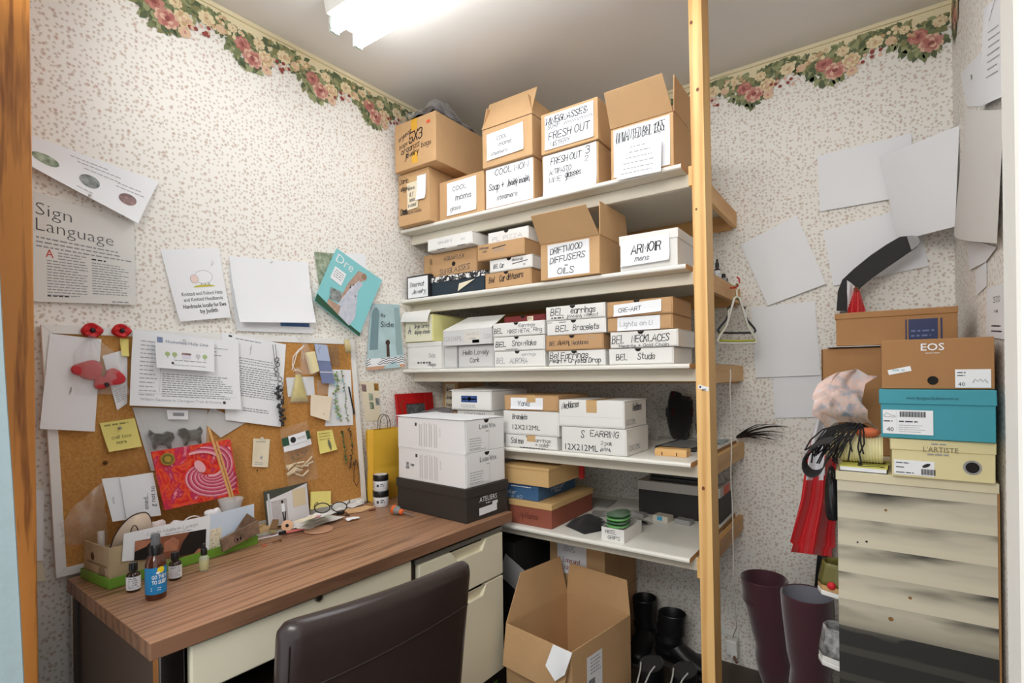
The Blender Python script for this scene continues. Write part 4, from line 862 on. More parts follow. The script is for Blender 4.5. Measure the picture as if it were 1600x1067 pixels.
# open carton
root = thing('cardboard_carton', 'large open brown carton standing on the floor beside the desk pedestal', 'box', (.905, -.79, .001), math.radians(-9))
W, D, H, t = .30, .36, .30, .004
M = MB(); M.box((-W, 0, 0), (0, t, H), cardboard, jit=.001); M.box((-W, D-t, 0), (0, D, H), cardboard); M.box((-W, t, 0), (-W+t, D-t, H), cardboard); M.box((-t, t, 0), (0, D-t, H), cardboard); M.box((-W+t, t, 0), (-t, D-t, .005), cardboard); M.build('body', root, bevel=.002)
def flap(q, m=cardboard):
    M = MB(); n = (Vector(q[1])-Vector(q[0])).cross(Vector(q[3])-Vector(q[0])).normalized()*.0035; M.prism(q, n, m); M.build('flap', root, bevel=.001)
flap([(-W, .0, H), (-W, D, H), (-W-.02, D-.02, H+.15), (-W-.02, .10, H+.15)])
flap([(-W, D, H), (0, D, H), (-.015, D+.005, H+.125), (-W+.015, D+.005, H+.125)])
flap([(-W, 0, H), (0, 0, H), (-.015, -.035, H-.135), (-W+.015, -.035, H-.135)])
M = MB(); f = lambda u, v, o: Vector((.0015+o, u, v)); patch(M, lambda u, v, o: Vector((.001+o, u, v)), .08, .10, .17, .25, white_paper, .0008); L = M.build('shipping_label', root)
M = MB()
for i in range(12): patch(M, f, .09+i*.003, .12, .09+i*.003+.0018, .17, ink_black, .0008)
lines(M, f, .10, .16, .235, 5, .012, .004, ink_print, off=.0008); M.build('printed_text', L)
M = MB(); M.sheet(lambda u, v: (-.075+.08*u, -.003-.006*v-.035*max(0, v-.0), H+.002-.09*v*(1-abs(u-.5)*.8)), 6, 6, white_paper, th=.0006); M.build('paper_label', root)
# boots and shoes under the shelves
leather = mat('black leather', (20, 21, 24), .42, bump=.1, bscale=70); lace = mat('pale lace', (205, 205, 200), .5); sole_m = mat('grey rubber sole', (72, 70, 66), .6)
def loft_sections(M, secs, m, n=22, cap=True):
    """closed outline rings; each section: centre, x half width, y half width, shift"""
    rings = []
    for c, a, b, rot in secs:
        cr, sr = math.cos(rot), math.sin(rot)
        rings.append([M.bm.verts.new(Vector(c)+Vector((a*math.cos(2*math.pi*i/n), b*math.sin(2*math.pi*i/n)*cr, b*math.sin(2*math.pi*i/n)*sr))) for i in range(n)])
    M.loft(rings, m, cap); return M
def boot(name, label, loc, rz, shaft_h, shaft_r, m, group, zip_m=None, foot=.27, slouch=0.0, lining=None, toe_up=0):
    """toe points along local -y; ankle at the origin"""
    root = thing(name, label, 'boot', loc, rz, group)
    M = MB(); secs = []
    # foot from toe to heel as upright sections blended into the shaft
    for t, w, h in ((-.185, .018, .030), (-.17, .036, .045), (-.13, .046, .058), (-.08, .044, .076), (-.04, .040, .105), (.0, .038, .12), (.045, .036, .10), (.066, .024, .07)):
        k = foot/.27; secs.append(((0, t*k, h/2+.012), w, h/2, math.pi/2))
    loft_sections(M, secs, m); M.build('foot', root, smooth=80, sub=1)
    M = MB(); s2 = []
    n = 9
    for i in range(n+1):
        f_ = i/n; zz = .06+f_*(shaft_h-.06); r = .046+(shaft_r-.046)*min(1, f_*1.15)**.8
        fold = (.006*math.sin(f_*40)) if f_ < .45 else 0
        s2.append(((slouch*f_*f_, -.012+.02*(1-f_), zz), r+fold, r*1.08+fold, 0))
    loft_sections(M, s2, m, 24, cap=False)
    # turned edge and inside
    rr = s2[-1]; a = []
    ins = lining or m
    for k, (dz, q) in enumerate(((0, 1), (.003, .97), (0, .93), (-.08, .90))):
        a.append([M.bm.verts.new(Vector(rr[0])+Vector((0, 0, dz))+Vector((rr[1]*q*math.cos(2*math.pi*i/24), rr[2]*q*math.sin(2*math.pi*i/24), 0))) for i in range(24)])
    M.loft(a[:3], m, cap=False); M.loft(a[2:], ins, cap=False); M.bm.faces.new(a[3]).material_index = M.mi(ins)
    M.build('shaft', root, smooth=80)
    M = MB(); k = foot/.27
    P = [(.020, -.19), (.036, -.165), (.048, -.12), (.044, -.06), (.036, 0), (.038, .05), (.024, .074), (-.024, .074), (-.038, .05), (-.036, 0), (-.044, -.06), (-.048, -.12), (-.036, -.165), (-.020, -.19)]
    M.prism([(x, y*k, 0) for x, y in P], (0, 0, .014), sole_m); M.build('sole', root, bevel=.003)
    if zip_m:
        M = MB(); M.tube([(s[0][0]+s[1]*.35, s[0][1]-s[2]*.95, s[0][2]) for s in s2], .0022, zip_m, 6); M.build('zip', root)
    return root
boot('ankle_boot', 'black ankle boot against the wall beside the brown cartons', (.887, -.085, 0.001), math.radians(6), .225, .052, leather, 'black ankle boots', foot=.25)
boot('ankle_boot', 'black ankle boot nearer the post, toe pointing to the post', (1.015, -.150, 0.001), math.radians(82), .215, .052, leather, 'black ankle boots', foot=.25)
def sneaker(label, loc, rz):
    root = thing('sneaker', label, 'shoe', loc, rz, 'black laced shoes')
    M = MB(); secs = [((0, t, h/2+.02), w, h/2, math.pi/2) for t, w, h in ((-.18, .02, .03), (-.16, .038, .045), (-.11, .047, .058), (-.05, .045, .085))]
    loft_sections(M, secs, leather); M.build('toe_box', root, smooth=80, sub=1)
    M = MB(); s2 = []
    for zz, a, b in ((.02, .044, .085), (.05, .042, .08), (.085, .040, .07), (.11, .043, .07)): s2.append(((0, .02, zz), a, b, 0))
    loft_sections(M, s2, leather, 22, cap=False); s3 = [((0, .02, .11), .043, .07, 0), ((0, .02, .113), .038, .064, 0), ((0, .02, .05), .032, .055, 0)]; loft_sections(M, s3, blk_cloth, 22, cap=True); M.build('upper', root, smooth=80)
    M = MB(); M.prism([(x, y, 0) for x, y in ((.02, -.185), (.045, -.14), (.046, -.05), (.042, .05), (.03, .1), (-.03, .1), (-.042, .05), (-.046, -.05), (-.045, -.14), (-.02, -.185))], (0, 0, .024), sole_m); M.build('sole', root, bevel=.004)
    for s in (-1, 1):
        M = MB(); M.tube([(s*.012, -.125, .082), (s*.014, -.09, .098), (s*.018, -.05, .116), (s*.026, -.02, .126)], .0028, lace, 6); M.build('lace', root)
sneaker('black shoe with pale laces beside the open carton', (1.02, -.40, 0.001), .04)
sneaker('black shoe with pale laces, the one nearer the post', (1.135, -.375, 0.001), -.04)
# outlet, plug and hanging cord
root = thing('wall_outlet', 'white wall outlet plate low on the papered wall', 'outlet', (1.216, -.001, .128))
M = MB(); M.box((-.035, -.005, -.012), (.035, 0, .010), white_plastic); M.build('plate', root, bevel=.0015)
root = thing('plug_adapter', 'white plug adapter block in the low wall outlet', 'adapter', (1.232, -.007, .088))
M = MB(); M.box((-.022, -.045, -.034), (.022, 0, .028), white_plastic); M.build('body', root, bevel=.006)
M = MB(); M.box((.0, -.058, -.036), (.026, -.0455, -.014), white_plastic); M.cyl((.014, -.058, -.026), (.03, -.085, -.032), .006, mat('bronze plug', (120, 84, 66), .4), 10); M.build('side_plug', root, bevel=.002)
cordm = mat('white cord', (232, 228, 220), .5)
M = MB(); pts = []
for u, v in ((1141, 560), (1141, 600), (1142, 650), (1143, 690), (1142, 730), (1144, 790), (1146, 850), (1145, 900), (1146, 960)):
    p = onX(u, v, 1.290); pts.append(p)
pts[0:0] = [Vector((1.30, -.20, SH[2]+.0)), Vector((1.292, -.10, SH[2]-.004))] if False else []
pts = [p for p in pts if p.z > .35]; pts[0] = Vector((1.290, pts[0].y, SH[2]-.02)); pts += [Vector((1.285, -.20, .25)), Vector((1.25, -.08, .16)), Vector((1.234, -.035, .121))]
fine = []
for i in range(len(pts)-1):
    for k in range(4): fine.append(pts[i].lerp(pts[i+1], k/4)+Vector((.0012*math.sin(i*4+k), 0, 0)))
fine.append(pts[-1])
M.tube(fine, .0022, cordm, 8); M.build('hanging_cord', label='thin white cord hanging down the papered wall to the plug', cat='cord')
# ================================================================== desk
DZ = .6887
lam = wood('walnut laminate', (176, 134, 104), (122, 88, 66), 1, 30, .38, ring=13, dist=16)
lam_e = wood('walnut laminate edge', (140, 102, 78), (92, 66, 50), 1, 22, .4, ring=8, dist=6)
putty = mat('putty enamel', (234, 228, 204), .45); dkm = mat('dark brown enamel', (46, 38, 32), .45); chrome = mat('chrome', (200, 202, 204), .12, metal=1)
FL = onZ(234, 1006, DZ); FR = onZ(801, 799, DZ); FR.y = -.672; BLx = -.012
desk = thing('desk', 'walnut topped metal desk with cream drawers against the papered wall', 'desk', (.3, -1.26, 0)); O = -Vector(desk.location)
P = [Vector((BLx, FL.y+.02, 0)), Vector((FL.x, FL.y, 0)), Vector((FR.x, FR.y, 0)), Vector((.012, -.69, 0))]
M = MB(); A0 = [M.bm.verts.new(p+O+Vector((0, 0, DZ))) for p in P]; B0 = [M.bm.verts.new(p+O+Vector((0, 0, DZ-.036))) for p in P]
M.bm.faces.new(A0).material_index = M.mi(lam); M.bm.faces.new(B0[::-1]).material_index = M.mi(dkm)
for i in range(4): M.bm.faces.new((A0[i], A0[(i+1) % 4], B0[(i+1) % 4], B0[i])).material_index = M.mi(lam_e)
M.build('desk_top', desk, bevel=.002)
zu = DZ-.0365
ang = math.atan2(FR.x-FL.x, FR.y-FL.y)
def fx(y): return FL.x+(FR.x-FL.x)*(y-FL.y)/(FR.y-FL.y)
def dbox(x0, y0, z0, x1, y1, z1, m, name, parent=desk, **k):
    M = MB(); M.box(Vector((x0, y0, z0))+O, Vector((x1, y1, z1))+O, m); return M.build(name, parent, **k)
# end panel and its chrome edges
ye = FL.y+.022
dbox(.03, ye, .02, fx(ye)-.045, ye+.02, zu, mat('brown side panel', (70, 58, 50), .5), 'end_panel', bevel=.001)
dbox(fx(ye)-.045, ye-.002, .0, fx(ye)-.012, ye+.046, zu, chrome, 'leg', bevel=.003)
dbox(.015, ye-.002, .0, .032, ye+.026, zu, chrome, 'leg', bevel=.003)
# centre drawer
yc0 = FL.y+.078; yc1 = -1.165; zc = .540
M = MB(); q = [Vector((fx(yc0)-.012, yc0, zc))+O, Vector((fx(yc1)-.012, yc1, zc))+O, Vector((fx(yc1)-.012, yc1, zu-.006))+O, Vector((fx(yc0)-.012, yc0, zu-.006))+O]
M.prism(q, (-.02, 0, 0), putty); cdw = M.build('drawer', desk, bevel=.004)
dbox(.05, yc0+.01, zc+.01, fx(yc1)-.06, yc1-.01, zu-.001, dkm, 'drawer_tray')
lk = onX(498, 933, fx(-1.5)-.008); M = MB(); L = Vector((fx(lk.y)-.012, lk.y, lk.z))+O
M.cyl(L, L+Vector((.006, 0, 0)), .011, steel, 24); M.cyl(L+Vector((.006, 0, 0)), L+Vector((.0075, 0, 0)), .0075, dkm, 20); M.box(L+Vector((.0075, -.001, -.005)), L+Vector((.0082, .001, .005)), black_plastic)
M.build('lock', cdw)
# pedestal
yp0 = -1.150; yp1 = -.705
dbox(.05, yp0, .06, fx(yp0)-.032, yp1, zu, dkm, 'pedestal', bevel=.002)
dbox(.07, yp0+.02, .0, fx(yp0)-.06, yp1-.02, .06, mat('plinth', (60, 50, 44), .6), 'plinth')
z0s = [(.470, .622), (.118, .462)]
for a, b in z0s:
    ya, yb_ = yp0+.016, yp1-.014; t = .020; H = b-a; Wd = yb_-ya
    # drawer front with a scooped pull recessed into its upper edge
    f = lambda u, v, o: Vector((fx(ya+u)-.031+t+o, ya+u, a+v))+O
    M = MB(); s0, s1, dz = Wd*.34, Wd*.72, .036
    k = M.mi(putty)
    outline = [(0, 0), (Wd, 0), (Wd, H), (s1+.02, H), (s1, H-dz), (s0+.03, H-dz), (s0, H), (0, H)]
    A1 = [M.bm.verts.new(f(u, v, 0)) for u, v in outline]; B1 = [M.bm.verts.new(f(u, v, -t)) for u, v in outline]
    M.bm.faces.new(A1).material_index = k; M.bm.faces.new(B1[::-1]).material_index = k
    for i in range(len(outline)): M.bm.faces.new((A1[i], A1[(i+1) % len(outline)], B1[(i+1) % len(outline)], B1[i])).material_index = k
    dr = M.build('drawer', desk, bevel=.002)
    M = MB(); q = [f(s0, H, -.001), f(s1+.02, H, -.001), f(s1, H-dz, -.016), f(s0+.03, H-dz, -.016)]
    M.prism(q, (-.002, 0, 0), putty); M.build('pull', dr)
M = MB(); M.prism([Vector((fx(yp0)-.03, yp0+.005, .625))+O, Vector((fx(yp1)-.03, yp1-.004, .625))+O, Vector((fx(yp1)-.03, yp1-.004, .640))+O, Vector((fx(yp0)-.03, yp0+.005, .640))+O], (.012, 0, 0), mat('steel strip', (150, 150, 146), .35, metal=.6)); M.build('trim_strip', desk)
dbox(.06, -1.84, .25, .075, -.71, zu, dkm, 'modesty_panel')
# books under the pedestal edge, peeking out
for lab, y, m, h in (('grey book on the floor beside the desk pedestal foot', -.700, mat('book grey', (150, 150, 148), .6), .2), ('green spined book on the floor beside the desk pedestal foot', -.676, mat('book green', (120, 160, 70), .6), .21)):
    M = MB(); M.box((0, 0, 0), (.14, .020, h*.42), m); M.build('book', loc=(.36, y+.004, .001), label=lab, cat='book', bevel=.001)
# ================================================================== chair
brown = mat('brown leather', (50, 38, 36), .28, var=.12, vscale=14, bump=.05, bscale=90, spec=.6)
chair = thing('desk_chair', 'brown leather chair with its stitched backrest toward us, pushed up to the desk', 'chair', (.72, -1.56, 0))
O2 = -Vector(chair.location)
ct = onZ(452, 988, .765); cr_ = onZ(752, 880, .765)
ax = Vector((cr_.x-ct.x, cr_.y-ct.y, 0)); CW = ax.length; ax.normalize(); bx_ = Vector((ax.y, -ax.x, 0))     # bx_: away from desk (towards camera)
def bk(u, d, z):   # u across, d toward the camera from the backrest's rear face, z height
    lean = (z-.765)*-.16
    bow = -.02*(1-(2*u/CW-1)**2)
    return Vector((ct.x, ct.y, 0))+ax*u+bx_*(d-lean*-1*.0+ (z-.765)*.14+bow*-1.0-.02)+Vector((0, 0, z))+O2
M = MB(); TH = .055; n = 30
def section(u, sc):
    # closed outline (d,z) of the padded back: rounded top
    r = TH/2; P = []
    top = .765-(1-sc)*.02
    for i in range(9):
        a = math.pi*i/8; P.append((-r+r*math.cos(a)*sc, top-r+r*math.sin(a)))
    for z in (.66, .56, .46, .36): P.append((-r-r*sc, z))
    for z in (.36, .46, .56, .66): P.append((-r+r*sc, z))
    return P
rings = []
for i in range(n+1):
    u = CW*i/n; e = min(u, CW-u); sc = min(1, .35+math.sqrt(max(0, 1-(1-min(e/.03, 1))**2))*.65)
    rings.append([M.bm.verts.new(bk(u, d, z)) for d, z in section(u, sc)])
M.loft(rings, brown); M.build('backrest', chair, smooth=60)
M = MB()
M.tube([bk(CW*(.03+.93*i/20), .0006, .632+.034*i/20) for i in range(21)], .0022, mat('stitched seam', (40, 30, 28), .5), 6)
M.build('seam', chair)
M = MB()
for s in (0, 1):
    pass
M.tube([bk(.010, -.002, z) for z in (.725, .70, .6, .5, .4)], .0016, mat('stitched seam', (40, 30, 28), .5), 6); M.build('piping', chair)
M = MB(); c0 = bk(CW/2, -.09, .40)
def seatp(u, v, h): return bk(u, -.06-v, .42)*1.0+Vector((0, 0, h))
M.loft([[M.bm.verts.new(seatp(u, v, h)) for u, v in ((0.01, 0), (CW-.01, 0), (CW-.01, .40), (.01, .40))] for h in (-.05, .0, .03, .035)], brown, smooth=False); M.build('seat', chair, bevel=.02)
for u in (.03, CW-.03):
    for v in (.02, .37):
        M = MB(); p = seatp(u, v, -.05); M.cyl((p.x, p.y, .0), p, .016, dkm, 12); M.build('leg', chair)
# ================================================================== cork board
cork = mat('cork', (208, 154, 84), .9, var=.22, vscale=130, bump=.3, bscale=260, rgb2=(178, 122, 60))
B00, B10, B01, B11 = Vector((-.034, -1.853, DZ+.0015)), Vector((-.002, -.868, DZ+.0015)), Vector((-.052, -1.873, 1.352)), Vector((-.020, -.905, 1.357))
BN = (B10-B00).cross(B01-B00).normalized();  BN = BN if BN.x > 0 else -BN
BW, BH = (B10-B00).length, (B01-B00).length
def bd(u, v, o=0): # metres from lower corner
    a, b = u/BW, v/BH
    return B00*(1-a)*(1-b)+B10*a*(1-b)+B01*(1-a)*b+B11*a*b+BN*o
def onB(px, py, o=0.0): return on(px, py, BN, BN.dot(B00)+o)
board = thing('cork_board', 'large cork board in a white frame standing on the desk against the wall', 'notice board', tuple((B00+B10)/2)); OB = -Vector(board.location)
M = MB(); fw = .022
M.prism([bd(fw, fw, -.008)+OB, bd(BW-fw, fw, -.008)+OB, bd(BW-fw, BH-fw, -.008)+OB, bd(fw, BH-fw, -.008)+OB], BN*.006, cork); M.build('cork_sheet', board)
wf = mat('white frame', (236, 236, 234), .45)
for q in (((0, 0), (BW, 0), (BW-fw, fw), (fw, fw)), ((0, BH), (BW, BH), (BW-fw, BH-fw), (fw, BH-fw)), ((0, 0), (fw, fw), (fw, BH-fw), (0, BH)), ((BW, 0), (BW-fw, fw), (BW-fw, BH-fw), (BW, BH))):
    M = MB(); M.prism([bd(a, b, -.012)+OB for a, b in q], BN*.014, wf); M.build('frame', board, bevel=.001)
# ---------------------------------------------------------------- sheets on walls and board
def pinned(name, label, cat, q, fn, items=(), m=None, off=.002, lift=(.0, .0), nseg=10, group=None, th=.0006, tilt=0.0, extra=None, ink=None, crease=0, cw=None):
    """sheet whose corners TL,TR,BR,BL are seen at q; fn(px,py,off) gives the point on its support; lift raises the (bottom, right) edges"""
    c = [fn(u, v, off) for u, v in q]
    n = (c[1]-c[0]).cross(c[3]-c[0]).normalized(); n = n if n.dot(CAM-c[0]) > 0 else -n
    W = ((c[1]-c[0]).length+(c[2]-c[3]).length)/2; H = ((c[3]-c[0]).length+(c[2]-c[1]).length)/2
    o = (c[0]+c[1]+c[2]+c[3])/4
    def g(u, v, k=0.0):
        a, b = u/W, 1-v/H
        p = c[0]*(1-a)*(1-b)+c[1]*a*(1-b)+c[2]*a*b+c[3]*(1-a)*b
        h = lift[0]*max(b, 0)**2.2+lift[1]*max(a, 0)**2.2+crease*math.exp(-((b-.5)/.06)**2)+.0006*math.sin(a*6+b*4)*(1 if lift != (0, 0) else 0)
        return p+n*(h+k)-o
    flip = (c[1]-c[0]).cross(c[0]-c[3]).dot(CAM-o) > 0
    M = MB(); M.sheet((lambda a, b: g(a*W, b*H)) if flip else (lambda a, b: g((1-a)*W, b*H)), nseg, nseg, m or white_paper, th=th)
    s = M.build(name, None, o, label=label, cat=cat, group=group)
    if items: write(s, g, W, H, items, ink)
    return s, g, W, H
pinm = mat('clear push pin', (226, 226, 224), .15, spec=.8)
def pin(parent, g, u, v, m=None, r=.004):
    M = MB(); p0 = g(u, v, .0005); nn = (g(u, v, .01)-g(u, v, 0)).normalized()
    M.lathe([(r*.9, 0), (r, .0015), (r*.5, .003), (r*.45, .007), (r*.9, .009), (r*.8, .0105)], m or pinm, 12, p0, nn); return M.build('push_pin', parent)
fA = lambda u, v, o: onA(u, v, o)
fB = lambda u, v, o: onB(u, v, o)
fW = lambda u, v, o: onY(u, v, -o)
fR = lambda u, v, o: onX(u, v, RW-o)
photo_dark = mat('photo dark tones', (70, 76, 74), .5, var=.7, vscale=60, rgb2=(170, 176, 176)); photo_green = mat('photo green tones', (70, 96, 60), .5, var=.6, vscale=50, rgb2=(190, 200, 180)); photo_pink = mat('photo pink tones', (176, 140, 136), .5, var=.5, vscale=60, rgb2=(70, 60, 66))
red_print = mat('red print', (206, 70, 60), .7)
# wall beside the board
s, g, W, H = pinned('magazine_page', 'printed sign language article page pinned low on the papered wall by the oak jamb', 'page', [(44, 296), (209, 347), (211, 477), (46, 471)], fA,
  [('t', 'Sign', .06, .80, .115, .32, dict(bold=-.014)), ('t', 'Language', .06, .655, .115, .72, dict(bold=-.014)), ('n', .06, .97, .585, 3, .04, .013, ink_print), ('t', 'A', .14, .42, .075, .07, red_print), ('n', .25, .52, .47, 3, .028, .01, ink_print), ('n', .15, .52, .385, 13, .027, .009, ink_print),
   ('n', .56, .70, .46, 1, .03, .014, ink_black), ('n', .56, .93, .425, 13, .027, .009, ink_print), ('n', .15, .40, .052, 1, .03, .014, ink_black), ('n', .75, .95, .02, 1, .03, .012, ink_print)], m=mat('grey page', (228, 228, 224), .7), lift=(.006, .004), ink=mat('thin grey type', (96, 96, 98), .7))
s, g, W, H = pinned('photo_strip', 'long white strip with three oval photographs, pinned above the article page', 'page', [(44, 209), (246, 285), (210, 352), (42, 261)], fA, (), lift=(.022, .010), off=.004)
M = MB(); disc(M, g, W*.13, H*.45, .030, photo_green, .0006, ry=.018); M.build('oval_photo', s)
M = MB(); disc(M, g, W*.49, H*.40, .024, photo_dark, .0006, ry=.019); M.build('oval_photo', s)
M = MB(); disc(M, g, W*.83, H*.38, .022, photo_pink, .0006, ry=.015); M.build('oval_photo', s)
write(s, g, W, H, [('n', .30, .62, .84, 1, .06, .02, ink_grey), ('n', .36, .72, .76, 1, .06, .02, ink_grey), ('n', .42, .74, .66, 1, .06, .02, ink_grey), ('n', .7, .95, .64, 2, .08, .02, ink_grey), ('n', .40, .58, .13, 1, .06, .02, ink_grey)])
pin(s, g, W*.52, H*.05)
s, g, W, H = pinned('notice_card', 'white card with a small sheep drawing and printed lines about knitted hats', 'card', [(251, 390), (342, 387), (358.5, 496), (279, 503)], fA, (), lift=(.012, .0), off=.003)
sheep = mat('pale pink', (238, 214, 208), .6); olive = mat('olive yellow', (196, 184, 60), .6)
M = MB(); disc(M, g, W*.62, H*.60, W*.17, ink_grey, .0004, ry=W*.13); disc(M, g, W*.62, H*.60, W*.162, white_paper, .0006, ry=W*.122); disc(M, g, W*.45, H*.58, W*.075, ink_grey, .0008, ry=W*.085); disc(M, g, W*.45, H*.58, W*.068, sheep, .001, ry=W*.078)
for a in (.55, .62, .69): patch(M, g, W*a, H*.48, W*(a+.02), H*.52, ink_grey, .0006)
disc(M, g, W*.60, H*.46, W*.2, olive, .0005, ry=W*.045, a0=0, a1=math.pi); stroke(M, g, [(W*.8, H*.75), (W*.84, H*.82), (W*.86, H*.78), (W*.82, H*.76)], .0012, ink_grey); M.build('sheep_drawing', s)
write(s, g, W, H, [('t', 'Knitted and Felted Hats', .16, .35, .05, .76), ('t', 'and Knitted Headbands', .17, .27, .05, .74), ('t', 'Handmade locally for Ewe', .13, .175, .055, .82, dict(bold=.014)), ('t', 'by Judith', .42, .095, .055, .34, dict(bold=.014))])
s, g, W, H = pinned('paper_sheet', 'white sheet with a blue printed edge, mostly hidden behind the big curled blank sheet', 'paper', [(357, 418), (478, 424), (489, 521), (369, 517)], fA, [('r', .55, .10, .95, .16, mat('blue print', (70, 110, 160), .6))], off=.002, lift=(.006, 0))
s, g, W, H = pinned('paper_sheet', 'large blank white sheet curling off the wall above the cork board', 'paper', [(358, 400), (480, 410.5), (486, 505), (369, 504)], fA, (), off=.006, lift=(.028, .006), crease=.002); pin(s, g, W*.5, H*.96)
aqua = mat('aqua cover', (136, 206, 212), .45); deepgreen = mat('deep green print', (38, 84, 62), .5); dress = mat('pale dress print', (216, 214, 224), .5, var=.12, vscale=60, rgb2=(176, 188, 206)); skin_p = mat('photo tan tones', (196, 164, 146), .5, var=.3, vscale=50)
pinned('paper_sheet', 'small white sheet peeping out behind the aqua fashion magazine', 'paper', [(536, 396), (571, 397), (581, 503), (558, 504)], fA, (), off=.002)
s, g, W, H = pinned('photo_card', 'photo card of plants behind the upper corner of the aqua magazine', 'card', [(491, 393), (522, 396), (508, 470), (498, 443)], fA, (), m=photo_green, off=.003)
s, g, W, H = pinned('magazine', 'aqua fashion magazine with pale dress cover pinned at a tilt on the wall', 'magazine', [(526.5, 388), (595, 438), (554.5, 526), (487, 470)], fA, (), m=aqua, off=.009, lift=(.02, .01), th=.004)
M = MB(); k = M.mi(deepgreen); M.bm.faces.new([M.bm.verts.new(g(u*W, v*H, .0005)) for u, v in ((0, 0), (1, 0), (1, .05), (.5, .06), (0, .13))]).material_index = k; M.build('green_band', s)
M = MB()
pts = [(.48, .03), (.74, .03), (.80, .20), (.72, .45), (.66, .60), (.70, .74), (.62, .80), (.52, .76), (.52, .60), (.46, .40), (.40, .18)]
M.bm.faces.new([M.bm.verts.new(g(u*W, v*H, .0008)) for u, v in pts]).material_index = M.mi(dress)
pts = [(.40, .30), (.50, .30), (.54, .52), (.60, .72), (.72, .84), (.66, .92), (.52, .90), (.44, .62)]
M.bm.faces.new([M.bm.verts.new(g(u*W, v*H, .0010)) for u, v in pts]).material_index = M.mi(skin_p)
for i in range(26):
    u = .50+.16*random.random(); v = .42+.24*random.random(); disc(M, g, u*W, v*H, .004, ink_black if i % 3 else dress, .0016, n=6)
disc(M, g, W*.66, H*.87, .013, mat('photo hair', (150, 120, 100), .5), .0014, n=10)
M.build('cover_picture', s)
M = MB(); patch(M, g, W*.10, H*.50, W*.34, H*.72, white_paper, .0012, rot=.0); M.build('printed_tag', s); M = MB(); patch(M, g, W*.20, H*.22, W*.42, H*.40, photo_dark, .0012, rot=.25); M.build('inset_photo', s); M = MB(); patch(M, g, W*.22, H*.06, W*.48, H*.20, skin_p, .0013, rot=.1); M.build('inset_photo', s)
write(s, g, W, H, [('t', 'Dre', .06, .80, .14, .36, white_paper), ('n', .13, .32, .67, 4, .035, .012, ink_print)], off=.0014)
s, g, W, H = pinned('brochure', 'pale blue brochure with a black zigzag band hanging beside the yellow box', 'brochure', [(580, 474), (624, 476), (630, 573), (570, 579)], fA, (), m=mat('pale blue print', (188, 216, 222), .5, var=.2, vscale=14), off=.004, lift=(.012, 0))
M = MB(); patch(M, g, 0, 0, W, H*.10, mat('salmon band', (206, 160, 130), .6), .0005); patch(M, g, 0, H*.05, W, H*.17, white_paper, .0007)
for r_ in range(3): stroke(M, g, [(W*i/12, H*(.07+.035*r_)+(H*.025 if i % 2 else 0)) for i in range(13)], .003, ink_black, .0010)
M.build('zigzag_print', s)
M = MB(); disc(M, g, W*.17, H*.82, .022, mat('grey blue arch', (120, 150, 158), .5), .0006, ry=.035, n=16); patch(M, g, W*.05, H*.3, W*.28, H*.84, mat('grey blue arch', (120, 150, 158), .5), .0005); patch(M, g, W*.52, H*.18, W*.60, H*.44, mat('brown bottle print', (70, 44, 36), .5), .0007); disc(M, g, W*.56, H*.40, .012, mat('brown bottle print', (70, 44, 36), .5), .0008); patch(M, g, W*.8, H*.2, W*.97, H*.95, mat('grey teal print', (150, 176, 180), .5), .0005)
M.build('cover_picture', s); write(s, g, W, H, [('t', 'By', .34, .80, .05, .16, ink_soft), ('t', 'Side', .34, .64, .09, .42, ink_soft)], off=.001)
s, g, W, H = pinned('photo_sheet', 'small sheet of colour thumbnails pinned beside the cork board', 'card', [(562, 595), (592, 597), (595, 657), (571, 658)], fA, (), m=paper_cream, off=.002)
for u, v, m in ((.05, .74, photo_pink), (.72, .78, mat('photo amber', (170, 120, 50), .5, var=.5, vscale=50)), (.38, .52, photo_green), (.38, .30, photo_green), (.74, .40, photo_dark)):
    M = MB(); patch(M, g, W*u, H*v, W*(u+.24), H*(v+.18), m, .0006); M.build('thumbnail', s)
pinned('paper_sheet', 'white sheet edge showing between the oak jamb and the board', 'paper', [(50, 765), (69, 766), (67.5, 876), (50, 876)], fA, (), off=.012)
pinned('paper_sheet', 'cream sheet edge low between the oak jamb and the board', 'paper', [(50, 872), (66, 874), (72, 908), (50, 910)], fA, (), m=paper_cream, off=.008)
# ---------------------------------------------------------------- on the cork board
s, g, W, H = pinned('envelope', 'long white envelope pinned at the corner of the cork board under the poppy bag', 'envelope', [(78, 521), (158, 530), (146, 674), (61, 670)], fB, [('p', 'Ballytrain', .47, .40, .05, .02, dict(), ink_grey)], off=.004, lift=(.008, .004))
s, g, W, H = pinned('printed_note', 'small printed white note tucked behind the poppy bag on the board', 'note', [(160, 556), (199, 545), (199, 630), (183, 641)], fB, [('n', .15, .9, .32, 6, .04, .014, ink_grey)], off=.003)
s, g, W, H = pinned('printed_form', 'large printed form pinned under the help line card', 'form', [(208, 515), (372, 534), (373, 640), (200, 633.5)], fB,
  [('n', .07, .22, .86, 14, .055, .012, ink_grey), ('n', .30, .92, .86, 3, .05, .012, ink_grey), ('n', .26, .92, .44, 11, .03, .012, ink_print), ('r', .06, .17, .95, .173, ink_grey), ('t', 'William Gammon in Clarington Trust & Housing', .08, .075, .035, .72, ink_grey), ('d', .83, .09, .022, ink_soft), ('r', .24, .2, .242, .9, ink_grey)], off=.012, lift=(.014, .004))
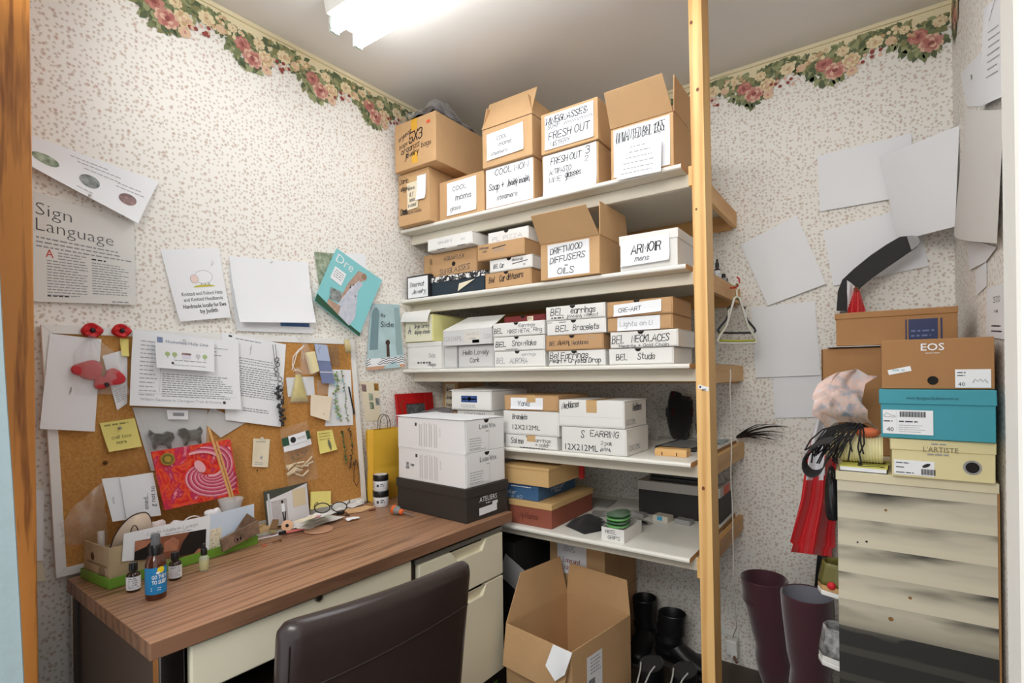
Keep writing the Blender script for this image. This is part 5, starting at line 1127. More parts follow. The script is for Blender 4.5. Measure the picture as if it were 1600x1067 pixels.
s, g, W, H = pinned('help_card', 'white card headed help line with a row of tiny houses, on the printed form', 'card', [(242, 523), (334, 532.5), (332.6, 581), (243.5, 574.5)], fB, [('t', 'Homeless Help Line', .17, .79, .09, .72, mat('slate print', (116, 124, 150), .7)), ('r', .03, .78, .12, .95, mat('pale blue logo', (130, 144, 180), .6)), ('n', .30, .85, .26, 1, .1, .03, ink_grey), ('n', .28, .95, .12, 1, .1, .02, ink_grey), ('r', .43, .46, .59, .50, photo_pink), ('d', .27, .18, .04, ink_soft)], off=.030, lift=(.008, .004))
lgreen = mat('pale green', (170, 190, 130), .6)
for u, m in ((.19, lgreen), (.31, lgreen), (.71, mat('pale grey', (200, 204, 204), .6)), (.83, lgreen)):
    M = MB(); disc(M, g, W*u, H*.45, H*.07, m, .0006); patch(M, g, W*u-.001, H*.33, W*u+.001, H*.40, ink_grey, .0007); M.build('tree_print', s)
M = MB(); patch(M, g, W*.44, H*.34, W*.58, H*.47, mat('pale lilac', (226, 220, 234), .6), .0007); patch(M, g, W*.43, H*.46, W*.59, H*.52, photo_pink, .0008); M.build('house_print', s)
pin(s, g, W*.47, H*.92)
s, g, W, H = pinned('printed_letter', 'letter with dense print hanging behind the chain necklace', 'letter', [(346, 519), (447, 538), (437, 667), (351, 656)], fB, [('r', .1, .965, .15, .985, ink_black), ('n', .2, .7, .955, 1, .03, .01, ink_print), ('n', .25, .9, .74, 3, .03, .009, ink_print), ('n', .22, .9, .64, 14, .026, .011, ink_print), ('n', .30, .75, .16, 2, .026, .011, ink_print)], off=.004, lift=(.008, 0))
M = MB(); stroke(M, g, [(W*.42, H*.86), (W*.44, H*.92), (W*.43, H*.84), (W*.42, H*.80)], .0018, ink_grey, .0008); M.build('crest_print', s)
s, g, W, H = pinned('paper_sheet', 'white folded sheet hanging below the printed form on the board', 'paper', [(330, 636), (384, 660), (345, 684), (318, 660)], fB, (), off=.003, m=grey_card)
s, g, W, H = pinned('paper_sheet', 'plain white sheet behind the bag of metal charms on the board', 'paper', [(207, 636), (324, 640), (320, 730), (236, 736)], fB, (), off=.002, m=grey_card)
s, g, W, H = pinned('charm_bag', 'clear bag of two pewter animal charms hanging below the printed form', 'bag', [(216, 636), (330, 640), (324, 702), (236, 706)], fB, (), m=film, off=.012, lift=(.004, 0))
M = MB(); patch(M, g, W*.36, H*.74, W*.66, H*.96, white_paper, .0008); patch(M, g, W*.44, H*.82, W*.60, H*.90, ink_print, .0012); M.build('bag_label', s)
pewter = mat('pewter', (116, 116, 114), .32, metal=.9, bump=.4, bscale=90)
for u, v, fl in ((.22, .26, 1), (.70, .34, -1)):
    M = MB(); o = g(W*u, H*v, -.006)
    def pz(a, b, k): return g(W*u+fl*a, H*v+b, k)
    M.prism([pz(a*1.35, b*1.35, -.006) for a, b in ((-.024, -.018), (-.018, -.022), (-.012, -.010), (.006, -.012), (.010, -.022), (.018, -.022), (.018, -.008), (.028, .004), (.026, .016), (.014, .020), (.004, .014), (-.012, .016), (-.020, .024), (-.026, .012), (-.022, 0))], BN*.006, pewter)
    M.build('pewter_charm', s, bevel=.002)
def sticky(label, q, items=(), off=.003, lift=.010, pinm_=None, m=None):
    s, g, W, H = pinned('sticky_note', label, 'note', q, fB, items, m=m or paper_yellow, off=off, lift=(lift, 0)); return s, g, W, H
s, g, W, H = sticky('yellow sticky note with a pin below the poppy bag', [(155.5, 661), (210.6, 653), (220, 697), (168.6, 706)], [('n', .1, .8, .86, 1, .1, .05, mat('olive pencil', (150, 140, 70), .7)), ('p', 'call box', .2, .40, .10, .6, mat('olive pencil', (150, 140, 70), .7)), ('p', 'more', .3, .22, .1, .3, mat('olive pencil', (150, 140, 70), .7))]); pin(s, g, W*.5, H*.74, mat('grey tack', (150, 150, 140), .4))
sticky('narrow yellow slip hanging under the second poppy', [(187, 528), (201, 530), (200, 557), (189, 556)], off=.002)
M = MB(); o = onB(164.6, 722.7, 0); M.lathe([(.0055, 0), (.005, .003), (.002, .005)], mat('bronze tack', (110, 80, 50), .3, metal=.8), 14, (0, 0, 0), BN); M.build('tack', loc=o, label='bronze tack alone in the cork below the yellow sticky note', cat='tack')
poppy = mat('poppy red', (206, 22, 30), .55, bump=.2, bscale=120)
def poppy_pin(label, px, py, r):
    c = onB(px, py, .006); root = thing('poppy_pin', label, 'poppy', c); M = MB()
    t = BN.cross(Vector((0, 0, 1))).normalized(); b = t.cross(BN)
    rings = []
    for k, (rr, h) in enumerate(((1, .004), (.8, .010), (.45, .008), (.12, .006))):
        rings.append([M.bm.verts.new((t*math.cos(a)+b*math.sin(a)*.84)*rr*r*(1+.05*math.cos(4*a+.8)*(rr > .4))+BN*(h+.003*math.sin(4*a+1)*rr)) for a in [2*math.pi*i/36 for i in range(36)]])
    back = [M.bm.verts.new(v.co-BN*.005) for v in rings[0]]; M.loft([back]+rings, poppy); M.build('petals', root)
    M = MB(); M.lathe([(.0065, 0), (.006, .004), (.003, .006)], black_plastic, 16, BN*.007, BN); M.build('button', root)
poppy_pin('red poppy pin on the cork board frame, holding the poppy bag', 143.6, 516.5, .024); poppy_pin('red poppy pin above the narrow yellow slip', 189.5, 517, .023)
# bag of poppies
root = thing('poppy_bag', 'clear plastic bag of red poppies hanging from a poppy pin', 'bag', onB(142, 526, .012)); o = Vector(root.location)
Q = {}
def bagpt(u, v):
    top = .12+.88*min(1, v/.3)
    px = 142+(u-.5)*2*(30+14*v)*top+18*v; py = 524+v*92-10*math.sin(math.pi*u)*(1-v)*0
    return onB(px, py, .016+.018*math.sin(math.pi*u)*math.sin(math.pi*min(1, v*1.05))+.003*math.sin(u*30)*(1-v))-o
M = MB(); M.sheet(lambda a, b: bagpt(a, b), 24, 14, film, th=.0006); M.build('film', root)
for px, py, a, b in ((138, 578, .034, .026), (178, 590, .026, .024), (160, 598, .022, .018)):
    M = MB(); c = onB(px, py, .014)-o; t = BN.cross(Vector((0, 0, 1))).normalized(); bb = t.cross(BN)
    rg2 = random.Random(px); rings = []
    for rr, h in ((1, 0), (.92, .007), (.5, .010), (.1, .008)): rings.append([M.bm.verts.new(c+(t*math.cos(x)*a+bb*math.sin(x)*b)*rr*(1+.12*math.cos(3*x+px))+BN*h) for x in [2*math.pi*i/28 for i in range(28)]])
    M.loft(rings, mat('faded poppy red', (196, 40, 48), .6)); M.build('poppy', root)
M = MB(); M.lathe([(.007, 0), (.005, .004)], black_plastic, 12, onB(167, 601, .022)-o, BN); M.build('poppy_button', root)
# chain necklace
gun = mat('gunmetal', (74, 76, 80), .22, metal=.95)
root = thing('chain_necklace', 'dark metal chain necklace of rings and beads hanging over the printed letter', 'necklace', onB(428, 538, .012)); o = Vector(root.location)
t = BN.cross(Vector((0, 0, 1))).normalized(); bb = t.cross(BN)
M = MB()
for px in (426, 430): M.tube([onB(px+i*1.0, 538+i*8, .014)-o for i in range(5)], .0009, gun, 6)
M.build('fine_chain', root)
rg2 = random.Random(2)
for i in range(9):
    c = onB(431+i*1.2+rg2.uniform(-2, 2), 562+i*7.5, .014+.004*(i % 2))-o; M = MB(); r_ = .0075
    M.tube([c+(t*math.cos(a)+bb*math.sin(a))*r_+BN*.002*math.sin(a+i) for a in [2*math.pi*k/14 for k in range(14)]], .0013, gun, 6, closed=True); M.build('chain_ring', root)
for i in range(24):
    c = onB(434+i*.33+rg2.uniform(-5, 5), 604+i*2.6, .014+rg2.uniform(0, .008))-o; M = MB(); M.ball(c, .0048+rg2.random()*.0015, gun, 10, 7); M.build('bead', root)
# ribboned bag with a soap bar
ribbon = mat('white ribbon', (238, 236, 232), .5); soap = mat('cream soap', (236, 224, 176), .6); oat = mat('yellow granules', (226, 206, 110), .8, var=.25, vscale=120, bump=.4, bscale=200)
root = thing('soap_bag', 'ribbon-tied clear bag with a cream soap bar on the board', 'bag', onB(475, 538, .01)); o = Vector(root.location)
M = MB(); M.prism([onB(*p, .006)-o for p in ((475, 551), (489, 549), (496, 580), (484, 585))], BN*.016, soap); M.build('soap_bar', root, bevel=.003)
M = MB(); M.sheet(lambda u, v: onB(476+(u-.5)*(8+16*min(1, v*1.6))+8*v, 537+v*48, .012+.014*math.sin(math.pi*u)*min(1, v*2))-o, 12, 10, film, th=.0006); M.build('film', root)
M = MB(); M.sheet(lambda u, v: onB(476+(u-.5)*26*(1-v*.7), 527+v*11, .012+.004*math.sin(u*14))-o, 14, 5, film, th=.0006); M.build('bag_frill', root)
for k, pts in enumerate((((475, 540), (466, 547), (458, 558), (457, 572), (463, 580)), ((475, 540), (464, 552), (460, 566), (456, 578)))):
    M = MB(); q = [onB(a, b, .016)-o for a, b in pts]; M.tube(q, .0016, ribbon, 6); M.build('ribbon', root)
root = thing('granule_bag', 'ribbon-tied clear bag of yellow granules below the soap bag', 'bag', onB(465, 575, .01)); o = Vector(root.location)
M = MB(); M.grid(lambda u, v: onB(466+(u-.5)*(8+20*v)+2*v, 585+v*42, .003+.018*(max(0, 1-(2*u-1)**2))**.5*min(1, v*2.2+.1)*(1-max(0, v-.85)*5))-o, 14, 12, oat); M.build('granules', root)
M = MB(); M.sheet(lambda u, v: onB(466+(u-.5)*(6+28*v)+2*v, 574+v*55, .006+.021*(max(0, 1-(2*u-1)**2))**.5*min(1, v*2))-o, 14, 12, film, th=.0005); M.build('film', root)
M = MB(); M.tube([onB(a, b, .014)-o for a, b in ((458, 580), (464, 577), (471, 581))], .0016, ribbon, 6); M.build('ribbon', root)
pinned('cloth_tag', 'white fabric tag pinned behind the granule bag', 'tag', [(447, 590), (490, 588), (492, 617), (450, 620)], fB, (), m=mat('white fabric', (226, 228, 234), .9, bump=.3, bscale=200), off=.0012)
slate = mat('slate blue card face', (120, 132, 170), .6)
s, g, W, H = pinned('paint_card', 'blue paint sample card hanging in the upper part of the board', 'card', [(491, 537), (511, 539), (522, 599), (502, 599)], fB, (), m=slate, off=.012, lift=(.006, 0))
M = MB(); patch(M, g, 0, H*.58, W, H, mat('pale blue card face', (178, 192, 222), .6), .0006); patch(M, g, 0, H*.28, W, H*.30, white_paper, .0007); disc(M, g, W*.5, H*.82, W*.3, slate, .0008); disc(M, g, W*.5, H*.82, W*.26, mat('pale blue card face', (178, 192, 222), .6), .001); M.build('colour_band', s)
root = thing('earring_chains', 'grey fringe of fine chains hanging beside the blue paint card', 'earrings', onB(520, 540, .008)); o = Vector(root.location)
for i in range(7):
    M = MB(); M.tube([onB(514+i*2.3+k*.35, 540+k*5.5, .010)-o for k in range(7)], .0010, pewter, 5); M.build('chain', root)
root = thing('tape_roll', 'roll of clear tape hooked over the upper corner of the board', 'tape', onB(543, 541, .036)); M = MB(); amb = mat('amber tape', (206, 190, 140), .3, alpha=.85); n = 28
axd = (BN*.55+Vector((0, .8, .1))).normalized()
rr = [M.ring(axd*h, axd, r_, n) for r_, h in ((.024, -.010), (.027, -.010), (.027, .010), (.024, .010))]; M.loft(rr, amb, closed=True); M.build('tape', root)
pinned('paper_sheet', 'white sheet behind the green bead necklaces on the board', 'paper', [(516, 577), (548, 578), (552, 664), (508, 666)], fB, (), off=.002)
pinned('cream_envelope', 'cream square envelope pinned crooked near the bead necklaces', 'envelope', [(486, 616), (519, 620), (512, 658), (483, 649)], fB, [('s', .62, .74, .2, .06, mat('pencil', (90, 90, 90), .6), .001, 6)], m=mat('cream stationery', (238, 224, 200), .7), off=.014, lift=(.01, 0))
pinned('clear_sleeve', 'clear plastic sleeve between the blue card and the cream envelope', 'sleeve', [(495, 594), (513, 595), (512, 616), (496, 618)], fB, (), m=film, off=.003)
def necklace(name, label, path, cols, seed, rmin=.003, rmax=.005, spread=2, n=None):
    root = thing(name, label, 'necklace', onB(*path[0], .008)); o = Vector(root.location); rg2 = random.Random(seed); L = []
    for a, b in zip(path[:-1], path[1:]):
        k = max(2, int(math.hypot(b[0]-a[0], b[1]-a[1])/3.2))
        for i in range(k): L.append((a[0]+(b[0]-a[0])*i/k, a[1]+(b[1]-a[1])*i/k))
    M = MB(); M.tube([onB(*p, .008)-o for p in path], .0008, gun, 5); M.build('cord', root)
    for i, p in enumerate(L):
        M = MB(); M.ball(onB(p[0]+rg2.uniform(-spread, spread), p[1]+rg2.uniform(-1, 1), .010+rg2.random()*.005)-o, rg2.uniform(rmin, rmax), rg2.choice(cols), 8, 6); M.build('bead', root)
    return root
gl1 = mat('green glass bead', (120, 160, 80), .15, spec=.8); gl2 = mat('aqua glass bead', (150, 200, 206), .12, spec=.8); gl3 = mat('olive bead', (110, 116, 50), .3); gl4 = mat('dark bead', (56, 48, 40), .3); gl5 = mat('emerald bead', (30, 100, 66), .2)
necklace('bead_necklace', 'necklace of aqua and green glass beads hanging in a cluster', [(528, 582), (527, 598), (524, 618), (524, 634), (531, 650), (533, 660)], [gl1, gl2, gl1, gl3, gl2], 4, .003, .0058, 4)
necklace('bead_necklace', 'necklace of lime and clear beads beside the aqua bead necklace', [(534, 580), (537, 600), (540, 616), (540, 635), (544, 660)], [gl1, gl2, gl3], 9, .002, .004, 2)
necklace('bead_necklace', 'string of emerald and dark olive beads hanging low on the board', [(534, 674), (537, 688), (540, 710), (541, 728)], [gl5, gl3, gl4], 5, .003, .005, 1)
r = necklace('bead_necklace', 'string of dark brown beads with a black loop, lowest on the board', [(545, 668), (548, 685), (551, 702), (549, 722), (546, 732), (552, 726), (556, 716)], [gl4, gl3, gl4, gun], 6, .0025, .0045, 2)
o = Vector(r.location); M = MB(); M.tube([onB(*p, .010)-o for p in ((556, 718), (553, 734), (553, 752), (557, 760), (561, 752), (561, 740), (557, 718))], .0013, black_plastic, 6); M.build('loop', r)
M = MB(); a, b = onB(545, 604, .006), onB(553.5, 647, .006); M.cyl((0, 0, 0), b-a, .0028, black_plastic, 10); M.cyl(b-a, (b-a)*1.05, .0028, steel, 10, .0006); M.build('pen', loc=a, label='thin black pen held on the white sheet by the bead necklaces', cat='pen')
s, g, W, H = sticky('yellow sticky note with a small feather earring, below the bead necklaces', [(495, 674), (519, 671), (525, 702), (498, 709)], [('n', .1, .8, .85, 3, .13, .03, mat('olive pencil', (150, 140, 70), .7))])
M = MB(); M.sheet(lambda u, v: g(W*(.62+.16*(u-.5)*math.sin(math.pi*min(1, v*.9+.1))), H*(.55-.5*v), .003), 4, 6, mat('grey feather', (110, 112, 90), .7), th=.0006); M.build('feather_earring', loc=Vector(s.location)+Vector((0, 0, 0)), label='small grey feather earring pinned on the lower yellow sticky note', cat='earring')
s, g, W, H = pinned('small_tag', 'small cream tag pinned alone in the middle of the board', 'tag', [(396, 685), (422, 686), (418, 730), (393, 729)], fB, [('n', .15, .85, .88, 1, .1, .02, ink_print), ('p', 'amity', .48, .3, .10, .12, dict(), ink_grey), ('n', .15, .8, .14, 2, .06, .02, ink_grey)], m=paper_cream, off=.002, lift=(.004, 0)); pin(s, g, W*.45, H*1.02)
M = MB(); M.lathe([(.0022, 0), (.002, .002)], dark_hole, 10, (0, 0, 0), BN); M.build('tack', loc=onB(402, 735, 0), label='tiny dark tack just below the small cream tag', cat='tack')
root = thing('peg_bag', 'clear zip bag of tiny wooden pegs hanging low on the board', 'bag', onB(459, 664, .01)); o = Vector(root.location)
q = [(437, 671), (480, 657), (498, 747), (451, 760)]; c = [onB(*p, .016)-o for p in q]
def pg(u, v, k=0): b = 1-v; return c[0]*(1-u)*(1-b)+c[1]*u*(1-b)+c[2]*u*b+c[3]*(1-u)*b+BN*(k+.012*math.sin(math.pi*u)*math.sin(math.pi*min(1, b*1.1)))
M = MB(); M.sheet(lambda a, b: pg(a, b), 12, 14, mat('clear brown bag film', (226, 206, 188), .15, alpha=.09, spec=.9), th=.0006); M.build('film', root)
M = MB(); M.sheet(lambda a, b: pg(.02+.96*a, .60+.22*b, .002), 8, 4, white_paper, th=.0006); lb = M.build('label', root)
M = MB(); M.sheet(lambda a, b: pg(.0+.98*a, .70+.14*b, .0032), 8, 3, deepgreen, th=.0005); M.sheet(lambda a, b: pg(.2+.62*a, .69+.16*b, .0040), 8, 3, white_paper, th=.0005); M.build('label_band', lb)
M = MB(); mfp = lambda u, v, k: pg(u, v, .0046+k); disc(M, mfp, .33, .77, .09, ink_black, .0002, ry=.05); typeset(M, mfp, 'CRAFT PEGS', .46, .755, .03, ink_print, width=.3); M.build('printed_text', lb)
pegm = mat('birch', (240, 224, 190), .6); rg2 = random.Random(12)
for i in range(22):
    u = rg2.uniform(.14, .86); v = rg2.uniform(.13, .36); a = rg2.uniform(-.9, .9); p = pg(u, v, -.016+rg2.uniform(0, .010)); d = (t*math.cos(a)+bb*math.sin(a))*.014
    M = MB(); M.cyl(p-d, p+d, .0034, pegm, 8); M.build('peg', root)
for i in range(8):
    u = rg2.uniform(.3, .8); v = rg2.uniform(.42, .50); p = pg(u, v, -.014); d = (t*math.cos(i)+bb*math.sin(i))*.007
    M = MB(); M.cyl(p-d, p+d, .0018, mat('olive twig', (110, 100, 60), .6), 6); M.build('twig', root)
# ================================================================== sheets on the back and side walls
pinned('paper_sheet', 'blank white sheet pinned at a steep tilt above the two lower sheets, back wall', 'paper', [(1157, 382), (1245, 337), (1291, 444), (1200, 478)], fW, (), off=.004, lift=(.008, .004), crease=.001)
pinned('paper_sheet', 'blank white sheet pinned straight beside the coat hangers', 'paper', [(1173, 481), (1273, 470), (1283, 586), (1181, 590)], fW, (), off=.003, lift=(.006, 0))
pinned('paper_sheet', 'blank white sheet lowest on the back wall, below the straight sheet', 'paper', [(1207, 588), (1296, 585), (1296, 651), (1211, 653)], fW, (), off=.0015, lift=(.004, 0))
pinned('paper_sheet', 'blank white sheet highest on the back wall', 'paper', [(1277, 244), (1424, 208), (1426, 306), (1281, 331)], fW, (), off=.003, lift=(.006, .004), crease=.001)
pinned('paper_sheet', 'blank white sheet behind the hockey stick blade', 'paper', [(1286.5, 361), (1430, 321), (1451, 416), (1302, 447)], fW, (), off=.002, lift=(.005, 0))
def free_sheet(name, label, pts, items=(), bulge=.01, m=None, cat='paper'):
    c = pts; o = sum(c, Vector())/4; n = (c[1]-c[0]).cross(c[3]-c[0]).normalized(); n = n if n.dot(CAM-o) > 0 else -n
    W = ((c[1]-c[0]).length+(c[2]-c[3]).length)/2; H = ((c[3]-c[0]).length+(c[2]-c[1]).length)/2
    def g(u, v, k=0.):
        a, b = u/W, 1-v/H; return c[0]*(1-a)*(1-b)+c[1]*a*(1-b)+c[2]*a*b+c[3]*(1-a)*b+n*(k+bulge*math.sin(math.pi*a))-o
    M = MB(); M.sheet(lambda a, b: g(a*W, b*H), 12, 12, m or white_paper, th=.0006); s = M.build(name, None, o, label=label, cat=cat)
    if items: write(s, g, W, H, items)
    return s
free_sheet('paper_sheet', 'bright blank white sheet bridging the corner above the hockey stick', [onY(1374, 247, -.010), onY(1499, 196, -.16), onY(1492, 354, -.17), onY(1404, 377, -.03)], bulge=.004)
free_sheet('paper_sheet', 'large grey-white curled sheet hanging on the side wall', [onX(1510, 165, RW-.03), onX(1568, 171, RW-.010), onX(1557, 380, RW-.012), onY(1490, 366.5, -.19)], bulge=.018, m=mat('grey white paper', (222, 220, 216), .75))  # curled sheet in one even grey-white tone
pinned('printed_list', 'printed list sheet highest on the side wall', 'paper', [(1537, 14), (1569, -12), (1570, 150), (1531, 168)], fR, [('t', 'Closing', .35, .82, .035, .5, dict(rot=.45), ink_soft)]+[('n', .30+.02*(i % 3), .86, .72-.075*i, 1, .03, .012, ink_print) for i in range(7)], off=.010, lift=(.004, 0))
pinned('paper_sheet', 'small white sheet with a figure three, behind the printed list', 'paper', [(1500.5, 115), (1532, 82), (1533, 166), (1510, 166)], fR, [('t', '3', .5, .62, .10, .10, ink_black)], off=.003)
pinned('paper_sheet', 'small torn white sheet below the curled sheet on the side wall', 'paper', [(1511, 372), (1557, 386), (1540, 409), (1515, 422)], fR, (), off=.004)
pinned('paper_sheet', 'narrow white note below the torn sheet on the side wall', 'paper', [(1524, 424), (1541, 408), (1541, 447), (1526, 462)], fR, (), off=.002)
pinned('printed_note', 'white note with black lettering lowest on the side wall', 'paper', [(1542, 452), (1575, 440), (1576, 531), (1540, 526)], fR, [('p', '320', .35, .70, .10, .35, ink_soft), ('p', 'vs', .4, .50, .06, .2, ink_soft), ('n', .3, .8, .22, 2, .1, .03, ink_soft)], off=.003)
# ================================================================== things on the desk
z = DZ+.0008
# stack of three long boxes
def bigbox_(label, c, rz, W, D, H, m, lm=None, lid=0, notch=True, name='long_shoe_box'):
    root = thing(name, label, 'box', c, rz)         # origin: near right corner; body reaches to -x
    M = MB(); M.box((-W, 0, 0), (0, D, H-.002), m, jit=.0006); M.build('body', root, bevel=.0015)
    M = MB()
    if lid: M.box((-W-.003, -.003, H-lid), (.003, D+.003, H), lm, jit=.0004)
    else:
        M.box((-W-.002, -.0015, H-.0025), (.002, D+.001, H), lm or m, jit=.0003); M.box((.0002, .006, H*.03), (.0022, D-.006, H-.003), lm or m)
    M.build('lid', root, bevel=.001)
    if notch and not lid:
        M = MB(); disc(M, lambda u, v, o: Vector((.0024+o, u, v)), D*.52, H-.001, .013, dark_hole, .0004, a0=math.pi, a1=2*math.pi); M.build('thumb_notch', root)
    return root
cx, cy = .548, -.890; rz = math.radians(-4.2)
hz = [onY(735, v, cy).z for v in (818, 766, 711.7, 658.6)]; W, D = .362, .215
charc = mat('charcoal shoebox', (52, 48, 46), .55); lw = mat('white shoebox card', (238, 238, 240), .6)
h1 = hz[1]-DZ; h2 = hz[2]-hz[1]; h3 = hz[3]-hz[2]
b1 = bigbox_('charcoal shoe box with white barcode sticker at the bottom of the desk stack', (cx+.006, cy-.004, z), rz, W+.012, D+.008, h1, charc, charc, .034)
fr = lambda u, v, o: Vector((.0032+o, u, v)); fs = lambda u, v, o: Vector((-W+u, -.0005-o, v))
write(b1, fr, D, h1, [('t', 'ATELIERS', .30, .52, .15, .44, white_paper), ('n', .46, .6, .44, 1, .1, .03, white_paper), ('r', .29, .14, .74, .36, white_paper, .03), ('r', .62, .36, .76, .46, white_paper, .03)])
tiny = mat('grey fine print', (150, 144, 140), .7)
for nm, zz, hh, off in (('middle white shoe box of the desk stack, with printed name', hz[1], h2, 0), ('topmost white shoe box of the desk stack, with printed name', hz[2], h3, .003)):
    r = bigbox_(nm, (cx-off, cy+off, zz+.0008), rz+off*2, W, D, hh-.0006, lw)
    write(r, lambda u, v, o: Vector((.0024+o, u, v)), D, hh, [('t', 'L', .34, .70, .15, None, ink_soft), ('t', 'AURA', .40, .70, .115, .16, ink_soft), ('t', 'V', .58, .70, .15, None, ink_soft), ('t', 'ITA', .66, .70, .115, .10, ink_soft), ('n', .50, .60, .60, 1, .1, .03, ink_grey),
          ('n', .10, .42, .42, 5, .075, .022, ink_grey), ('r', .58, .05, .585, .62, ink_grey), ('n', .1, .55, .08, 1, .1, .02, ink_grey)])
    M = MB(); g_ = lambda u, v, o: Vector((-W+u, -.0005-o, v))
    patch(M, g_, W*.28, hh*.74, W*.31, hh*.84, ink_soft, .0006); M.build('printed_logo', r)
    M = MB()
    for i in range(4):
        for k in range(2): patch(M, g_, W*(.345+.075*i+.03*k), hh*.10, W*(.36+.075*i+.03*k), hh*(.86-.05*random.random()), mat('faint print column', (208, 206, 206), .7), .0005)
    M.build('printed_text', r)
    write(r, g_, W, hh, [('t', 'Laura Vita', .655, .72, .045, None, dict(rot=-math.pi/2), tiny)])
    if 'middle' in nm: write(r, g_, W, hh, [('p', 'blk', .13, .46, .09, .05, ink_soft), ('p', 'NERO', .12, .34, .09, .06, ink_soft), ('p', 'taupe', .20, .45, .07, .06, ink_soft)])
M = MB(); M.sheet(lambda u, v: (-W-.012+(W+.014)*u, -.004+(D+.002)*v, .0008+.006*max(0, .1-u)*10*.5), 10, 6, white_paper, th=.0006); M.build('paper_sheet', loc=(cx-.003, cy+.003, hz[3]+.0018), rz=rz, label='white sheet lying on top of the desk box stack', cat='paper')
# screwdriver
root = thing('screwdriver', 'stubby grey and orange screwdriver lying on the desk', 'screwdriver', (0, 0, 0))
a, b = onZ(614, 795, z+.019), onZ(646, 806, z+.006); ax_ = (b-a); L = ax_.length; ax_.normalize(); grey_r = mat('grey rubber grip', (128, 132, 130), .6); orng = mat('orange grip', (232, 104, 44), .5)
root.location = a; root['category'] = 'screwdriver'
M = MB(); M.lathe([(.004, -.006), (.012, -.003), (.0165, .006), (.0165, .022), (.011, .034), (.009, .040)], grey_r, 20, (0, 0, 0), ax_); M.build('handle', root)
M = MB(); M.lathe([(.0168, .004), (.0171, .010), (.0168, .016)], orng, 20, (0, 0, 0), ax_); M.lathe([(.0088, .036), (.0105, .040), (.0105, .046), (.007, .050)], orng, 20, (0, 0, 0), ax_); M.build('orange_collar', root)
M = MB(); M.lathe([(.003, .05), (.003, L*.9), (.0016, L)], steel, 10, (0, 0, 0), ax_); M.build('blade', root)
# two stacked jars
def jar(label, x, y, z0, r, h):
    root = thing('cosmetic_jar', label, 'jar', (x, y, z0), 0, 'white jars with black lids')
    M = MB(); M.lathe([(r*.9, 0), (r, .004), (r, h*.58), (r*.97, h*.62)], mat('white jar', (226, 228, 232), .3), 32); M.build('jar_body', root)
    M = MB(); M.lathe([(r*1.02, h*.62), (r*1.04, h*.64), (r*1.04, h*.96), (r*.98, h)], black_plastic, 32); M.lathe([(r*.9, h), (r*.9, h+.0006)], mat('white jar', (226, 228, 232), .3), 32); M.build('lid', root)
    M = MB(); f = lambda u, v, o: Vector(((r+.0004+o)*math.sin(u/r+.5), -(r+.0004+o)*math.cos(u/r+.5), v))
    lines(M, f, -r*1.1, -r*.4, h*.46, 4, h*.09, h*.035, ink_print); patch(M, f, -r*.2, h*.25, r*.1, h*.42, ink_soft, .0004, nu=3); lines(M, f, r*.3, r*.9, h*.4, 2, h*.12, h*.06, ink_soft); M.build('printed_text', root)
    return root
q = onZ(590, 789, z); jx, jy = q.x+.02, q.y; hj = (onY(590, 740, jy).z-z)/2
jar('white jar with black lid, standing on the desk beneath another', jx, jy, z, .030, hj); jar('white jar with black lid, stacked on the lower jar', jx-.002, jy+.002, z+hj+.0012, .029, hj-.002)
# yellow paper bag
ybag = mat('yellow paper', (232, 184, 56), .7, var=.06, vscale=6)
x0, x1, yb0, yb1 = .036, .105, -.858, -.818
root = thing('paper_bag', 'yellow paper gift bag with black cord handles behind the box stack', 'bag', (x0, yb0, z), math.pi/2); hb = onX(590, 671, .02).z-z
def bagface(y, s):
    M = MB()
    def fn(u, v):
        yy = y+s*(.012*math.sin(math.pi*v)*math.sin(math.pi*u)-(.0 if v < .9 else .0)); 
        fold = s*(-.006 if abs(v-.45) < .03 else .004*math.sin(v*9)); return (-.005*v+(.150+.01*v)*u, yy+fold, hb*v)
    M.sheet(fn, 10, 24, ybag, th=.0008); return M
bagface(0, -1).build('front_panel', root, smooth=30); bagface(yb1-yb0, 1).build('back_panel', root, smooth=30)
for xx, s in ((-.0, -1), (.153, 1)):
    M = MB(); M.sheet(lambda u, v: (xx+s*(-.018*(1-abs(2*u-1))*(.3+.7*v)), u*(yb1-yb0), hb*v), 8, 10, ybag, th=.0008); M.build('gusset', root)
M = MB(); M.box((0, .002, 0), (.150, yb1-yb0-.002, .001), ybag); M.build('bag_base', root)
for y in (.001, yb1-yb0-.001):
    M = MB(); dx = 0 if y < .01 else .02; M.tube([(.050+dx+.020*math.cos(math.pi*(1-i/16))*1.4+.012, y+(0 if y < .01 else .0), hb-.02+(.02+.06*math.sin(math.pi*i/16)**.7)) for i in range(17)], .0013, black_plastic, 6); M.build('cord_handle', root)
